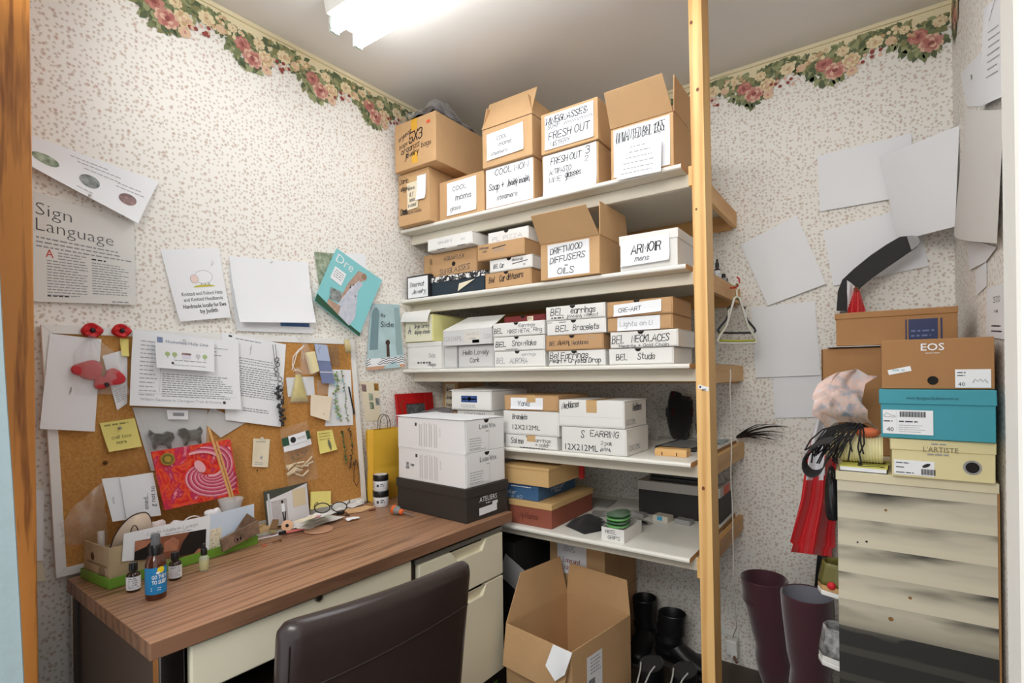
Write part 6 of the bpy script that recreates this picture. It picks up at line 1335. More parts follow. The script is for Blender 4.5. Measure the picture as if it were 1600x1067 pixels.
# red photo frame standing on the fourth shelf by the wall
redf = mat('red lacquer frame', (196, 24, 28), .4, var=.25, vscale=8); 
zt4 = SH[3]+.0030
q0 = onA(620, 615, .028); q1 = onA(677, 609, .028); FWd = (Vector((q1.x, q1.y, 0))-Vector((q0.x, q0.y, 0))).length; FH = q0.z-zt4
root = thing('framed_picture', 'red picture frame with a grey photograph leaning on the wall at the fourth shelf end', 'picture frame', (q0.x+.018, q0.y, zt4), 0, None, (math.radians(-7), 0, math.atan2(q1.y-q0.y, q1.x-q0.x)))
M = MB(); bw = FWd*.24
M.box((0, 0, 0), (bw, .012, FH), redf); M.box((FWd-bw, 0, 0), (FWd, .012, FH), redf); M.box((bw, 0, 0), (FWd-bw, .012, FH*.22), redf); M.box((bw, 0, FH*.76), (FWd-bw, .012, FH), redf); M.build('frame', root, bevel=.002)
M = MB(); M.box((bw, .004, FH*.22), (FWd-bw, .006, FH*.76), mat('grey photo tones', (120, 124, 122), .4, var=.6, vscale=50, rgb2=(40, 42, 44)))
f = lambda u, v, o: Vector((u, .004-o, v)); disc(M, f, FWd*.42, FH*.42, .016, mat('photo dark', (44, 44, 46), .5), .0006); disc(M, f, FWd*.42, FH*.39, .010, mat('photo light', (170, 168, 164), .5), .0009, ry=.013); disc(M, f, FWd*.60, FH*.46, .018, mat('photo dark', (44, 44, 46), .5), .0006); disc(M, f, FWd*.60, FH*.42, .011, mat('photo light', (170, 168, 164), .5), .0009, ry=.014); M.build('photograph', root)
M = MB(); f = lambda u, v, o: Vector((u, -o, v)); stroke(M, f, [(bw*.5, FH*.35), (bw*.4, FH*.5), (bw*.6, FH*.62), (bw*.35, FH*.75), (bw*.7, FH*.85)], .004, mat('dull green print', (96, 90, 40), .6), .0006); M.build('leaf_print', root)
# ---------------------------------------------------------------- the tray with its carton of papers and bottles around it
Lc, Rc = Vector((.172, -1.803, z)), Vector((.140, -1.407, z)); TL_ = (Rc-Lc).length; rt = math.atan2((Rc-Lc).y, (Rc-Lc).x)     # local x along the front, local y to the wall
gr = mat('lime green card', (112, 158, 50), .5); kr = mat('kraft print card', (196, 172, 136), .75, var=.16, vscale=24)
TD = .158
root = thing('tray_box', 'tan carton in a green tray holding cards and masks on the desk', 'box', Lc, rt)
M = MB(); h = .026; t = .003
M.box((0, 0, 0), (TL_, t, h), gr); M.box((0, TD-t, 0), (TL_, TD, h), gr); M.box((0, t, 0), (t, TD-t, h), gr); M.box((TL_-t, t, 0), (TL_, TD-t, h), gr); M.box((t, t, 0), (TL_-t, TD-t, .003), gr); M.build('green_tray', root, bevel=.001)
M = MB(); a = .006; H = .098; a2 = .014
M.box((a, a2, .0035), (TL_-a, a2+t, .05), kr); M.box((a, a2+t, .0035), (a+t, TD-a, H), kr); M.box((a+t, TD-a-t, .0035), (TL_-a, TD-a, .07), kr); M.box((TL_-a-t, a2+t, .0035), (TL_-a, TD-a-t, .06), kr)
M.prism([(a, a2, .0502), (.07, a2, .0502), (.05, a2, H), (a, a2, H)], (0, t, 0), kr); M.build('tan_carton', root)
M = MB(); f = lambda u, v, o: Vector((a-o, TD-a-u, v)); disc(M, f, .05, .065, .010, mat('brown hole', (96, 66, 40), .8), .0006); disc(M, f, .10, .03, .018, mat('sepia print', (150, 126, 96), .7), .0006); patch(M, f, .02, .046, .13, .052, mat('sepia print', (150, 126, 96), .7), .0006); M.build('printed_pattern', root)
T = Matrix.Translation(Lc) @ Matrix.Rotation(rt, 4, 'Z')
def tl(x, y, h): return T @ Vector((x, y, h))
def trayplane(d, lean=.0):          # plane parallel to the front, d behind it
    o = tl(0, d, 0); n = (T.to_3x3() @ Vector((0, -1, lean))).normalized(); return lambda px, py, off=0.: on(px, py, n, n.dot(o)+off)
ft = trayplane(.0)
s, g, W, H = pinned('photo_card', 'large white card with a photograph of dark-clothed shoulders leaning on the tray front', 'card', [(193.7, 834), (329, 804.5), (326, 866), (191, 877)], trayplane(.0075, .03), (), off=.0, th=.0015)
blackph = mat('photo black', (20, 20, 22), .4); skd = mat('photo brown skin', (150, 92, 66), .45, var=.3, vscale=30); skl = mat('photo warm skin', (196, 130, 100), .45, var=.3, vscale=30)
M = MB(); patch(M, g, W*.12, H*.0, W*.95, H*.66, skd, .0006); M.build('photograph', s)
M = MB()
for pts, m, o in ((((.12, .0), (.42, .0), (.44, .3), (.30, .62), (.12, .55)), blackph, .0012), (((.60, .0), (.95, .1), (.95, .66), (.74, .66), (.66, .4)), blackph, .0012), (((.44, .18), (.60, .20), (.62, .46), (.54, .6), (.44, .46)), skl, .0014), (((.12, .30), (.24, .42), (.3, .6), (.12, .66)), skl, .0016), (((.78, .0), (.95, .0), (.95, .14), (.86, .18)), skl, .0018)):
    M.bm.faces.new([M.bm.verts.new(g(u*W, v*H, o)) for u, v in pts]).material_index = M.mi(m)
M.build('photo_figures', s)
write(s, g, W, H, [('p', 'Linda Wallace Lyman', .24, .78, .085, .60, dict(slant=.5, w=.0006), ink_soft), ('n', .45, .8, .70, 1, .1, .02, ink_grey)])
pale_b = mat('pale blue card', (210, 224, 240), .6)
s, g, W, H = pinned('blue_card', 'pale blue card with a speckled block, leaning in the tray beside the photo card', 'card', [(328, 805), (397, 787), (397, 846), (325, 866)], trayplane(.0098, .03), (), m=pale_b, off=.0, th=.0012)
M = MB(); patch(M, g, W*.02, H*.05, W*.26, H*.62, paper_cream, .0006)
for i in range(60): patch(M, g, W*(.03+.22*random.random()), H*(.1+.48*random.random()), W*(.03+.22*random.random())*0+W*(.03), 0, ink_soft, .0009) if False else disc(M, g, W*(.035+.21*random.random()), H*(.09+.5*random.random()), .0012, ink_soft if i % 2 else tape_clear, .0009, n=5)
M.build('speckled_print', s)
wpat = wood('walnut print card', (150, 124, 104), (98, 76, 60), 0, 30, .6)
tp = trayplane(-.003, .0)
def slab(name, label, q, fn, m, th, off):
    s, g, W, H = pinned(name, label, 'card', q, fn, (), m=m, off=off, th=th); return s, g, W, H
slab('wood_grain_card', 'wood grain card box tilted behind the stamped wood grain card', [(365, 833), (386, 802), (402, 812), (386, 845)], trayplane(-.002, .0), wpat, .002, .003)
s, g, W, H = slab('wood_grain_card', 'stamped wood grain card box slanting on the tray rim', [(346, 843), (404, 813), (406, 832), (349, 862)], tp, wpat, .010, .016)
M = MB()
for r_, m in ((.30, dark_hole), (.27, wpat)): disc(M, g, W*.42, H*.40, H*r_*1.2, m, .0006+.0004*(m is wpat), ry=H*r_)
patch(M, g, W*.36, H*.25, W*.41, H*.5, dark_hole, .0014); patch(M, g, W*.44, H*.25, W*.49, H*.5, dark_hole, .0014); M.build('stamped_logo', s)
# cards at the back
tb = trayplane(.075, .25)
s, g, W, H = pinned('greeting_card', 'white greeting card with small grey print, behind the beige mask', 'card', [(159, 748), (188, 745), (198, 812), (176, 815)], trayplane(.102, .08), [('t', 'thank', .3, .56, .05, None, dict(rot=-1.57), ink_grey)], off=.0, th=.0012)
s, g, W, H = pinned('greeting_card', 'white greeting card with sideways grey lettering, beside the red picture', 'card', [(187, 746), (239, 738), (252, 805), (198, 812)], trayplane(.098, .08), [('t', 'ened...', .66, .18, .10, None, dict(rot=1.45), ink_soft), ('t', 'g not to', .88, .22, .10, None, dict(rot=1.45), ink_soft)], off=.0, th=.0012)
def abstract():
    m = bpy.data.materials.new('red abstract print'); m.use_nodes = True; nt = m.node_tree; b = nt.nodes['Principled BSDF']; b.inputs['Roughness'].default_value = .4
    tc = nt.nodes.new('ShaderNodeTexCoord'); n = nt.nodes.new('ShaderNodeTexNoise'); n.inputs['Scale'].default_value = 14; n.inputs['Detail'].default_value = 3; n.inputs['Distortion'].default_value = 2.6
    r = nt.nodes.new('ShaderNodeValToRGB'); cr = r.color_ramp
    for p, c in ((.36, (206, 30, 40)), (.44, (232, 52, 40)), (.50, (236, 96, 48)), (.55, (222, 44, 60)), (.62, (190, 40, 90)), (.70, (240, 140, 150))):
        e = cr.elements.new(p); e.color = (*lin(c), 1)
    cr.elements.remove(cr.elements[0]); nt.links.new(tc.outputs['Object'], n.inputs['Vector']); nt.links.new(n.outputs['Fac'], r.inputs['Fac']); nt.links.new(r.outputs[0], b.inputs['Base Color']); return m
s, g, W, H = pinned('art_booklet', 'red booklet with a pink swirling painting on its cover, standing in the tray', 'booklet', [(237, 706), (360, 686), (374, 772), (258, 797)], trayplane(.088, .07), (), m=abstract(), off=.0, th=.006)
M = MB(); pk = [mat('pink swirl', (226, 120, 140), .4), mat('pale pink swirl', (240, 180, 190), .4), mat('magenta swirl', (180, 44, 92), .4), mat('rose swirl', (212, 84, 112), .4)]
for i in range(26):
    a0 = i*.24; pts = []
    for k in range(16):
        t_ = k/15; rr = (.14+.46*t_)*(1-.012*i); an = a0*.35+2.4+t_*3.3+.02*i
        pts.append((W*(.60+rr*math.cos(an)*.95), H*(.52+rr*math.sin(an)*.9)))
    pts = [p for p in pts if W*.03 < p[0] < W*.97 and H*.03 < p[1] < H*.97]
    stroke(M, g, pts, W*(.07-.0016*i), pk[i % 4], .0006+.00012*i)
disc(M, g, W*.52, H*.62, W*.06, pk[1], .0045, ry=H*.12, rot=.5); M.build('painted_swirl', s)
M = MB(); gold = mat('gold seal', (190, 160, 70), .35, metal=.4); disc(M, g, W*.15, H*.84, W*.085, gold, .0050); disc(M, g, W*.15, H*.84, W*.07, mat('olive seal', (120, 104, 40), .5), .0054); disc(M, g, W*.15, H*.84, W*.04, gold, .0058); M.build('gold_seal', s)
# metal tin behind the cup
root = thing('metal_tin', 'flat silver tin lying across the tray behind the white masks', 'tin', tl(.240, .022, .0715+.001), rt+.01); M = MB(); M.box((0, 0, 0), (.145, .066, .024), mat('brushed tin', (176, 174, 168), .3, metal=.9)); M.build('tin_body', root, bevel=.003); M = MB(); M.box((.004, .004, .0242), (.141, .062, .027), mat('white card lid', (232, 232, 232), .5)); M.build('tin_lid', root, bevel=.001)
# masks
beige = mat('beige fabric', (226, 204, 182), .9, bump=.1, bscale=150, sheen=.2); piping = mat('dark piping', (66, 54, 46), .7)
root = thing('face_mask', 'beige fabric face mask with dark piping on top of the tray carton', 'mask', tl(.028, .045, .07), rt+.1)
def mk(u, v):
    x = (2*u-1); hgt = .088*max(0, 1-abs(x)**2.4)**.62+.004; return Vector((.062+.052*x, .035-.052*max(0, 1-x*x)**.8*math.sin(math.pi*(.10+.62*v)), v*hgt))
M = MB(); M.sheet(lambda u, v: mk(u, v), 24, 14, beige, th=.002); M.build('mask_cup', root)
M = MB(); M.tube([mk(i/24, 1.0)+Vector((0, -.001, .001)) for i in range(25)], .0015, piping, 6); M.build('edge_piping', root)
M = MB(); M.tube([(.040+.012*math.cos(math.pi*(1-i/14)), -.019, .012+.055*math.sin(math.pi*i/14)**.8) for i in range(15)], .0013, piping, 6); M.build('ear_loop', root)
whitef = mat('white ruffled fabric', (238, 236, 238), .9, bump=.15, bscale=160)
for lab, x, y, h, s, sd in (('crumpled white mask with a loop, beside the beige mask', .196, .05, .072, (.036, .030, .030), 4), ('small white pad lying at the photo card edge', .282, .040, .1005, (.030, .012, .022), 9), ('pale pink ruffled cloth behind the beige mask', .150, .092, .072, (.030, .010, .034), 6)):
    o_ = heap('face_mask' if 'mask with' in lab else 'cloth_pad', lab, 'mask' if 'mask with' in lab else 'cloth', tl(x, y, h), s, whitef if 'pink' not in lab else mat('blush fabric', (236, 220, 216), .9), sd, 8)
    o_.rotation_euler = (0, 0, rt)
    if 'loop' in lab:
        M = MB(); M.tube([(.03+.022*math.cos(a), 0, .036+.012*math.sin(a)) for a in [2*math.pi*i/16 for i in range(16)]], .0018, whitef, 6, closed=True); M.build('ear_loop', o_)
# plastic cup with sticks
cupm = mat('frosted plastic cup', (232, 234, 234), .25, alpha=.5, spec=.7)
cp = tl(.345, .056, .1005)
root = thing('plastic_cup', 'clear plastic portion cup standing in the tray end', 'cup', cp)
M = MB(); M.lathe([(.022, 0), (.024, .002), (.034, .040), (.0355, .042), (.0355, .044), (.033, .043), (.023, .004), (.0005, .003)], cupm, 32, cap=False); M.build('cup_body', root)
stick = mat('pale bamboo', (226, 178, 108), .55)
for lab, dx, p0, p1 in (('wooden stick standing in the plastic cup, the taller one', 0, (360, 777), (326, 668)), ('wooden stick standing in the plastic cup, behind the taller one', .004, (364, 776), (338, 690))):
    n_ = (T.to_3x3() @ Vector((0, -1, 0))); pl = lambda u, v: on(u, v, n_, n_.dot(cp+(T.to_3x3() @ Vector((0, dx*2, 0)))))
    a_, b_ = pl(*p0), pl(*p1); a_.z = max(a_.z, cp.z+.006); M = MB(); M.cyl((0, 0, 0), b_-a_, .0034, stick, 10, .0034); M.build('wooden_stick', loc=a_, label=lab, cat='stick')
# plastic bag at the wall end, tube
M = MB(); fn = crumple(lambda u, v: on(100+70*u-30*(1-v)*0+(-8)*v, 852-100*v*(.35+.65*u)+(-0)*u, BN, BN.dot(B00)+.03+.05*math.sin(math.pi*u)*math.sin(math.pi*v)*.6), 7, 7, .006, rng); o = fn(.5, .5)
M.sheet(lambda u, v: fn(u, v)-o, 20, 20, mat('thin clear film', (240, 232, 224), .15, alpha=.14, spec=1.0), th=.0005); M.build('plastic_bag', loc=o, label='crinkled empty clear plastic bag standing between the tray and cork board', cat='bag')
M = MB(); M.cyl((0, 0, 0), (0, 0, .075), .0075, mat('frosted tube', (222, 214, 208), .3, alpha=.7), 16); M.build('plastic_tube', loc=tl(.012+.01, .095, .05), label='frosted upright plastic tube in the tray corner', cat='tube')
# bottles
def on_desk(u, v): return onZ(u, v, z)
q = on_desk(235, 936); q.y += .012
root = thing('spray_bottle', 'brown spray bottle with blue label in front of the tray', 'bottle', (q.x, q.y, z)); r_ = .0215
amb2 = mat('amber bottle', (84, 40, 24), .1, spec=.8)
M = MB(); M.lathe([(r_*.92, 0), (r_, .003), (r_, .082), (r_*.8, .096), (r_*.55, .102), (r_*.55, .106)], amb2, 32); M.build('bottle_body', root)
bl_m = mat('sky blue label', (24, 134, 196), .5)
M = MB(); M.loft([M.ring((0, 0, h), (0, 0, 1), r_+.0005, 32) for h in (.014, .076)], bl_m, cap=False); lb = M.build('blue_label', root)
f = lambda u, v, o: Vector(((r_+.0006+o)*math.sin(u/r_+1.12), -(r_+.0006+o)*math.cos(u/r_+1.12), v))
def cl(h): return f
M = MB(); typeset(M, f, 'GO THE F', -.006, .050, .0085, white_paper, width=.030, bold=.03); typeset(M, f, 'TO SLEEP', -.006, .038, .0085, white_paper, width=.030, bold=.03); lines(M, f, -.008, .012, .028, 2, .005, .0016, white_paper); M.build('printed_text', lb)
M = MB(); disc(M, f, .012, .070, .0075, mat('lemon moon', (240, 214, 40), .5), .0006); disc(M, f, .006, .064, .004, white_paper, .0007, ry=.003); M.build('moon_print', lb)
M = MB(); M.lathe([(r_*.62, .103), (r_*.64, .106), (r_*.64, .122), (r_*.5, .126)], black_plastic, 28); M.build('collar', root)
M = MB(); M.lathe([(r_*.46, .124), (r_*.44, .146), (r_*.40, .150), (r_*.2, .151)], mat('grey spray cap', (104, 106, 110), .4), 28); M.cyl((0, -r_*.4, .142), (0, -r_*.46, .142), .002, dark_hole, 8); M.build('spray_head', root)
q = on_desk(201, 926); q.y += .012; vial('small brown oil bottle with white label beside the spray bottle', q.x-.005, q.y, z, .0145, .075, amber)
q = on_desk(267, 907); vial('small brown oil bottle with white label behind the spray bottle', q.x-.004, q.y+.012, z, .0145, .075, amber)
q = on_desk(314, 893); r0 = vial('small clear dropper bottle of yellow oil at the tray front', q.x-.004, q.y+.01, z, .0125, .064, mat('clear bottle glass', (222, 226, 214), .05, alpha=.4, spec=.9), lab=False, drop=True)
M = MB(); M.lathe([(.0105, .003), (.0112, .006), (.0112, .026), (.0108, .027)], mat('yellow oil', (206, 190, 50), .2), 20); M.build('oil', r0)
# ---------------------------------------------------------------- loose things at the back of the desk
s, g, W, H = None, None, None, None
def lay(name, label, cat, px, py, build, dz=0.0, rz=0.0, group=None):
    q = onZ(px, py, z+dz); root = thing(name, label, cat, (q.x, q.y, z+dz), rz, group); build(root); return root
# open photo book leaning on the board
pc = [onB(412, 768, .014), onB(480, 753, .012), onB(485, 826, .03), onB(418, 832, .05)]
for p in pc: p.z = max(p.z, DZ+.0045)
o = sum(pc, Vector())/4; pc = [p-o for p in pc]; mg = MB()
pcb = lambda u, v, k=0: pc[0]*(1-u)*v+pc[1]*u*v+pc[2]*u*(1-v)+pc[3]*(1-u)*(1-v)+BN*(k+.004*math.sin(math.pi*u))
root = thing('photo_book', 'open photo booklet leaning on the lower part of the board', 'booklet', o)
mg.sheet(lambda a, b: pcb(a, b), 8, 6, mat('dark booklet cover', (66, 70, 60), .5), th=.004); mg.build('cover', root)
M = MB(); M.sheet(lambda a, b: pcb(.03+.95*a, .02+(.72+.24*a)*b, .0012), 8, 6, mat('pale photo page', (224, 220, 222), .5), th=.0006); pgp = M.build('page', root)
mfb = lambda u, v, k: pcb(u, v, .002+k)
M = MB(); patch(M, mfb, .12, .05, .46, .70, mat('pale street photo', (196, 188, 190), .5, var=.2, vscale=60), .0004); patch(M, mfb, .60, .40, .92, .88, mat('sand panel', (222, 204, 170), .6), .0004); M.build('printed_photo', pgp)
M = MB(); disc(M, mfb, .355, .63, .028, mat('photo dark hair', (48, 40, 38), .5), .0010, ry=.045); patch(M, mfb, .33, .36, .40, .58, white_paper, .0010); patch(M, mfb, .34, .08, .37, .36, mat('photo trousers', (54, 48, 50), .5), .0010, rot=.06); patch(M, mfb, .38, .08, .41, .36, mat('photo trousers', (54, 48, 50), .5), .0010, rot=-.1); M.build('printed_figure', pgp)
M = MB(); M.sheet(lambda a, b: pcb(.06+.04*a, .02+.9*b, .0022), 2, 4, mat('silver band', (200, 204, 206), .3), th=.0005); M.build('spine_band', root)
# yellow pad
pc2 = [onB(486, 768, .012), onB(517, 767, .012), onB(517, 790, .030), onB(486, 796, .034)]; o = sum(pc2, Vector())/4
M = MB(); M.sheet(lambda u, v: pc2[0]*(1-u)*v+pc2[1]*u*v+pc2[2]*u*(1-v)+pc2[3]*(1-u)*(1-v)-o, 4, 4, paper_yellow, th=.004); M.build('note_pad', loc=o, label='pale yellow note pad leaning on the board behind the glasses', cat='note pad')
# clutter helper: flat irregular sheets
def flat(name, label, cat, px, py, w, d, rz, m, dz=.001, amp=.004, th=.0008, seed=0, group=None, arch=0.0):
    q = onZ(px, py, z+dz); rg = random.Random(seed+int(px)); M = MB(); fn = crumple(lambda u, v: ((u-.5)*w, (v-.5)*d, amp+th+.0012+arch*math.sin(math.pi*u)*math.sin(math.pi*v)), 5, 5, amp, rg)
    M.sheet(lambda u, v: (lambda p: Vector((p.x, p.y, max(p.z, th+.0004))))(fn(u, v)), 12, 12, m, th=th); return M.build(name, None, (q.x, q.y, z+dz), rz, label, cat, group)
tissue = mat('grey white tissue', (228, 226, 222), .8, var=.06, vscale=30)
flat('tissue_paper', 'crumpled whitish packing tissue in the middle of the desk clutter', 'tissue', 490, 818, .10, .18, .0, tissue, .002, .007, arch=.016, seed=3)
flat('packet', 'pale green tinted packet lying on the packing tissue', 'packet', 496, 814, .05, .11, .2, mat('pale sage packet', (206, 214, 200), .5, var=.2, vscale=60), .024, .004, seed=5, arch=.006)
flat('small_card', 'small white card with a pink flower print on the clutter', 'card', 494, 808, .05, .06, .4, white_paper, .043, .002, seed=6)
M = MB(); q = onZ(495, 807, z+.0515); M.prism([(.012*math.cos(a)*(1+.3*math.cos(5*a)), .012*math.sin(a)*(1+.3*math.cos(5*a)), 0) for a in [2*math.pi*i/30 for i in range(30)]], (0, 0, .002), mat('pink paper flower', (212, 150, 156), .7)); M.build('paper_flower', loc=q, label='flat pink paper flower on the small white card', cat='flower')
flat('paper_slip', 'long white paper slip behind the packing tissue', 'paper', 516, 798, .05, .10, .1, white_paper, .001, .003, seed=7)
flat('cream_slip', 'cream paper strip slanting in the desk clutter', 'paper', 478, 812, .03, .08, .2, paper_cream, .050, .002, seed=8)
flat('paper_slip', 'short white paper slip beside the black clip', 'paper', 551, 812, .03, .045, -.3, white_paper, .002, .003, seed=9)
flat('white_cards', 'small white card lying on the peach card', 'card', 552, 790, .05, .07, .2, white_paper, .0085, .0012, seed=10).name = 'white_card'
lay('peach_card', 'peach coloured card piece lying near the jars', 'card', 561, 797, lambda r: MB().prism([(-.03, -.05, 0), (.02, -.055, 0), (.032, .0, 0), (.012, .06, 0), (-.028, .04, 0)], (0, 0, .006), mat('peach card', (230, 190, 144), .6)).build('card', r, bevel=.001), .001, -.2)
lay('wooden_token', 'tiny red brown bead strip beside the peach card', 'trinket', 577, 799, lambda r: MB().cyl((0, 0, .004), (.022, .012, .004), .0035, mat('red brown bead', (120, 64, 48), .4), 10).build('bead', r), .0, .8)
def clip(r):
    M = MB(); M.prism([(-.011, -.016, 0), (.011, -.016, 0), (.013, .0, 0), (.006, .018, 0), (-.006, .018, 0), (-.013, 0, 0)], (0, 0, .012), black_plastic); M.build('clip_body', r, bevel=.002)
    M = MB(); M.tube([(-.006, -.014, .006), (-.008, -.034, .006), (0, -.042, .006), (.008, -.034, .006), (.006, -.014, .006)], .0013, black_plastic, 6); M.build('clip_loop', r)
lay('bulldog_clip', 'black bulldog clip standing out of the desk clutter', 'clip', 533, 803, clip, .010, .5)
lay('metal_clasp', 'small dark clasp with rings beside the bulldog clip', 'clasp', 543, 806, lambda r: MB().tube([(.008*math.cos(a), .006*math.sin(a), .002) for a in [2*math.pi*i/12 for i in range(12)]], .0016, gun, 6, closed=True).build('ring', r), .010)
lay('white_cube', 'small white soap-like block behind the glasses', 'block', 532, 782, lambda r: MB().box((-.012, -.016, 0), (.012, .016, .022), white_plastic).build('block', r, bevel=.005), .0)
# glasses
def pushout(r):
    # keep a thing clear of the board's foot and out of the desk top
    bpy.context.view_layer.update(); P = [o_.matrix_world @ v.co for o_ in [r]+list(r.children) if o_.type == 'MESH' for v in o_.data.vertices]
    d = min(p.x-(B00.x+(B10.x-B00.x)*(p.y-B00.y)/(B10.y-B00.y))-.006 for p in P)
    if d < 0: r.location.x -= d
    lo = min(p.z for p in P)
    if lo < DZ+.0006: r.location.z += DZ+.0006-lo
    return r
def glasses(r):
    fm = mat('black olive frame', (40, 40, 28), .3)
    for k, yy in enumerate((.0, .058)):
        M = MB(); M.tube([(.004*math.sin(a), yy+.026*math.cos(a), .020+.019*math.sin(a)*(1 if math.sin(a) > 0 else .9)) for a in [2*math.pi*i/28 for i in range(28)]], .0020, fm, 8, closed=True); M.build('rim', r)
        M = MB(); rr = [M.bm.verts.new((.004*math.sin(a), yy+.024*math.cos(a), .020+.017*math.sin(a))) for a in [2*math.pi*i/24 for i in range(24)]]; M.bm.faces.new(rr).material_index = M.mi(mat('lens', (230, 234, 226), .05, alpha=.16, spec=.9)); M.build('lens', r)
    M = MB(); M.tube([(0, .024, .026), (.003, .029, .028), (0, .034, .026)], .0018, fm, 8); M.build('bridge', r)
    for yy, s in ((-.027, -1), (.085, 1)):
        M = MB(); M.tube([(0, yy, .028), (-.03, yy+s*.003, .028), (-.08, yy+s*.002, .024), (-.10, yy, .010)], .0016, fm, 8); M.build('temple', r)
gq = onZ(508, 799, z+.030)
root = thing('eyeglasses', 'black rimmed eyeglasses resting on the desk clutter', 'glasses', (gq.x+.012, gq.y-.02, z+.028), -.75); glasses(root)
# wooden and card bits
pw2 = wood('pale plywood', (232, 200, 150), (206, 168, 112), 1, 14, .55)
lay('wooden_block', 'small pale wooden block lowest beside the wood grain cards', 'block', 414, 832, lambda r: MB().box((-.016, -.03, 0), (.016, .03, .016), pw2).build('block', r, bevel=.001), .0, .1)
lay('wooden_block', 'small pale wooden block set back near the photo booklet', 'block', 403, 822, lambda r: MB().box((-.016, -.025, 0), (.016, .02, .016), pw2).build('block', r, bevel=.001), .0, .1)
def soapb(r):
    M = MB(); M.box((-.010, -.030, .0), (.010, .030, .013), mat('olive soap', (172, 164, 116), .6), mtx=Matrix.Rotation(.0, 4, 'X')); M.build('body', r, bevel=.002)
    M = MB(); M.box((-.010, -.030, .0132), (.010, .030, .018), mat('brown strip', (126, 96, 64), .6)); M.build('strip', r, bevel=.001)
lay('soap_block', 'olive and brown layered bar slanting over the pale blocks', 'bar', 428, 826, soapb, .0175, .9).rotation_euler = (.25, .1, .9)
def spool(r):
    M = MB(); sm_ = mat('pink wood spool', (222, 176, 138), .5); M.lathe([(.018, -.006), (.019, 0), (.018, .006), (.006, .007)], sm_, 28, (0, 0, .019), (1, -.75, .35)); M.build('spool_body', r)
    M = MB(); M.lathe([(.0055, .0072), (.0055, .0078)], dark_hole, 16, (0, 0, .019), (1, -.75, .35)); M.build('spool_hole', r)
lay('wooden_spool', 'round pale wooden spool standing on edge in the clutter', 'spool', 449, 830, spool)
lay('wooden_disc', 'thin round wooden disc lying at the clutter front edge', 'disc', 498, 828, lambda r: MB().lathe([(.046, 0), (.048, .002), (.046, .005)], mat('rim copper wood', (196, 150, 120), .4), 40).build('disc', r), .0)
rd = mat('red stripe', (206, 60, 64), .5)
def strip_card(r):
    M = MB(); M.box((-.011, -.060, 0), (.011, .060, .002), white_paper); M.build('strip', r)
    M = MB(); M.box((-.003, -.058, .0022), (.001, .05, .0026), rd); M.build('red_stripe', r)
lay('bookmark', 'white bookmark strip with a red line beside the green tray', 'bookmark', 429, 836, strip_card, .001, -.12)
lay('bookmark', 'pale bookmark strip with grey patches under the red lined one', 'bookmark', 430, 831, lambda r: MB().box((-.014, -.07, 0), (.014, .07, .0015), mat('grey white strip', (212, 214, 210), .5, var=.3, vscale=60)).build('strip', r), .0044, -.22)
lay('red_ribbon', 'short pink red ribbon strip by the wooden disc', 'ribbon', 458, 830, lambda r: MB().box((-.008, -.035, 0), (.008, .035, .003), mat('coral ribbon', (226, 120, 112), .6)).build('ribbon', r), .0066, -.2)
lay('black_binder_clip', 'tiny black clip on the bookmark strips', 'clip', 437, 836, lambda r: MB().prism([(-.006, 0, 0), (.006, 0, 0), (.003, 0, .010), (-.003, 0, .010)], (0, .022, 0), black_plastic).build('clip', r), .0105, .2)
def screw(r):
    M = MB(); M.cyl((0, 0, .003), (.003, .026, .003), .0018, mat('brass', (150, 110, 70), .3, metal=.9), 8); M.build('shank', r); M = MB(); M.cyl((.003, .026, .003), (.0033, .029, .003), .0042, mat('brass', (150, 110, 70), .3, metal=.9), 10); M.build('head', r)
lay('screw', 'brass screw lying on the desk in front of the bookmark strips', 'screw', 425, 849, screw, .002, .1)
lay('rubber_bit', 'tiny orange bit lying on the desk near the tray corner', 'trinket', 413, 853, lambda r: MB().box((-.003, -.006, 0), (.003, .006, .004), mat('orange bit', (216, 110, 80), .5)).build('bit', r, bevel=.001))

for o_ in list(C.objects):
    if o_.parent is None and o_.name.split('.')[0] in ('tissue_paper', 'packet', 'small_card', 'paper_slip', 'cream_slip', 'white_card', 'peach_card', 'white_cube', 'eyeglasses', 'wooden_block', 'soap_block', 'wooden_spool', 'bulldog_clip', 'bookmark', 'screw') and 'label' in o_ and o_.location.z < 1.0 and o_.location.x < .5: pushout(o_)
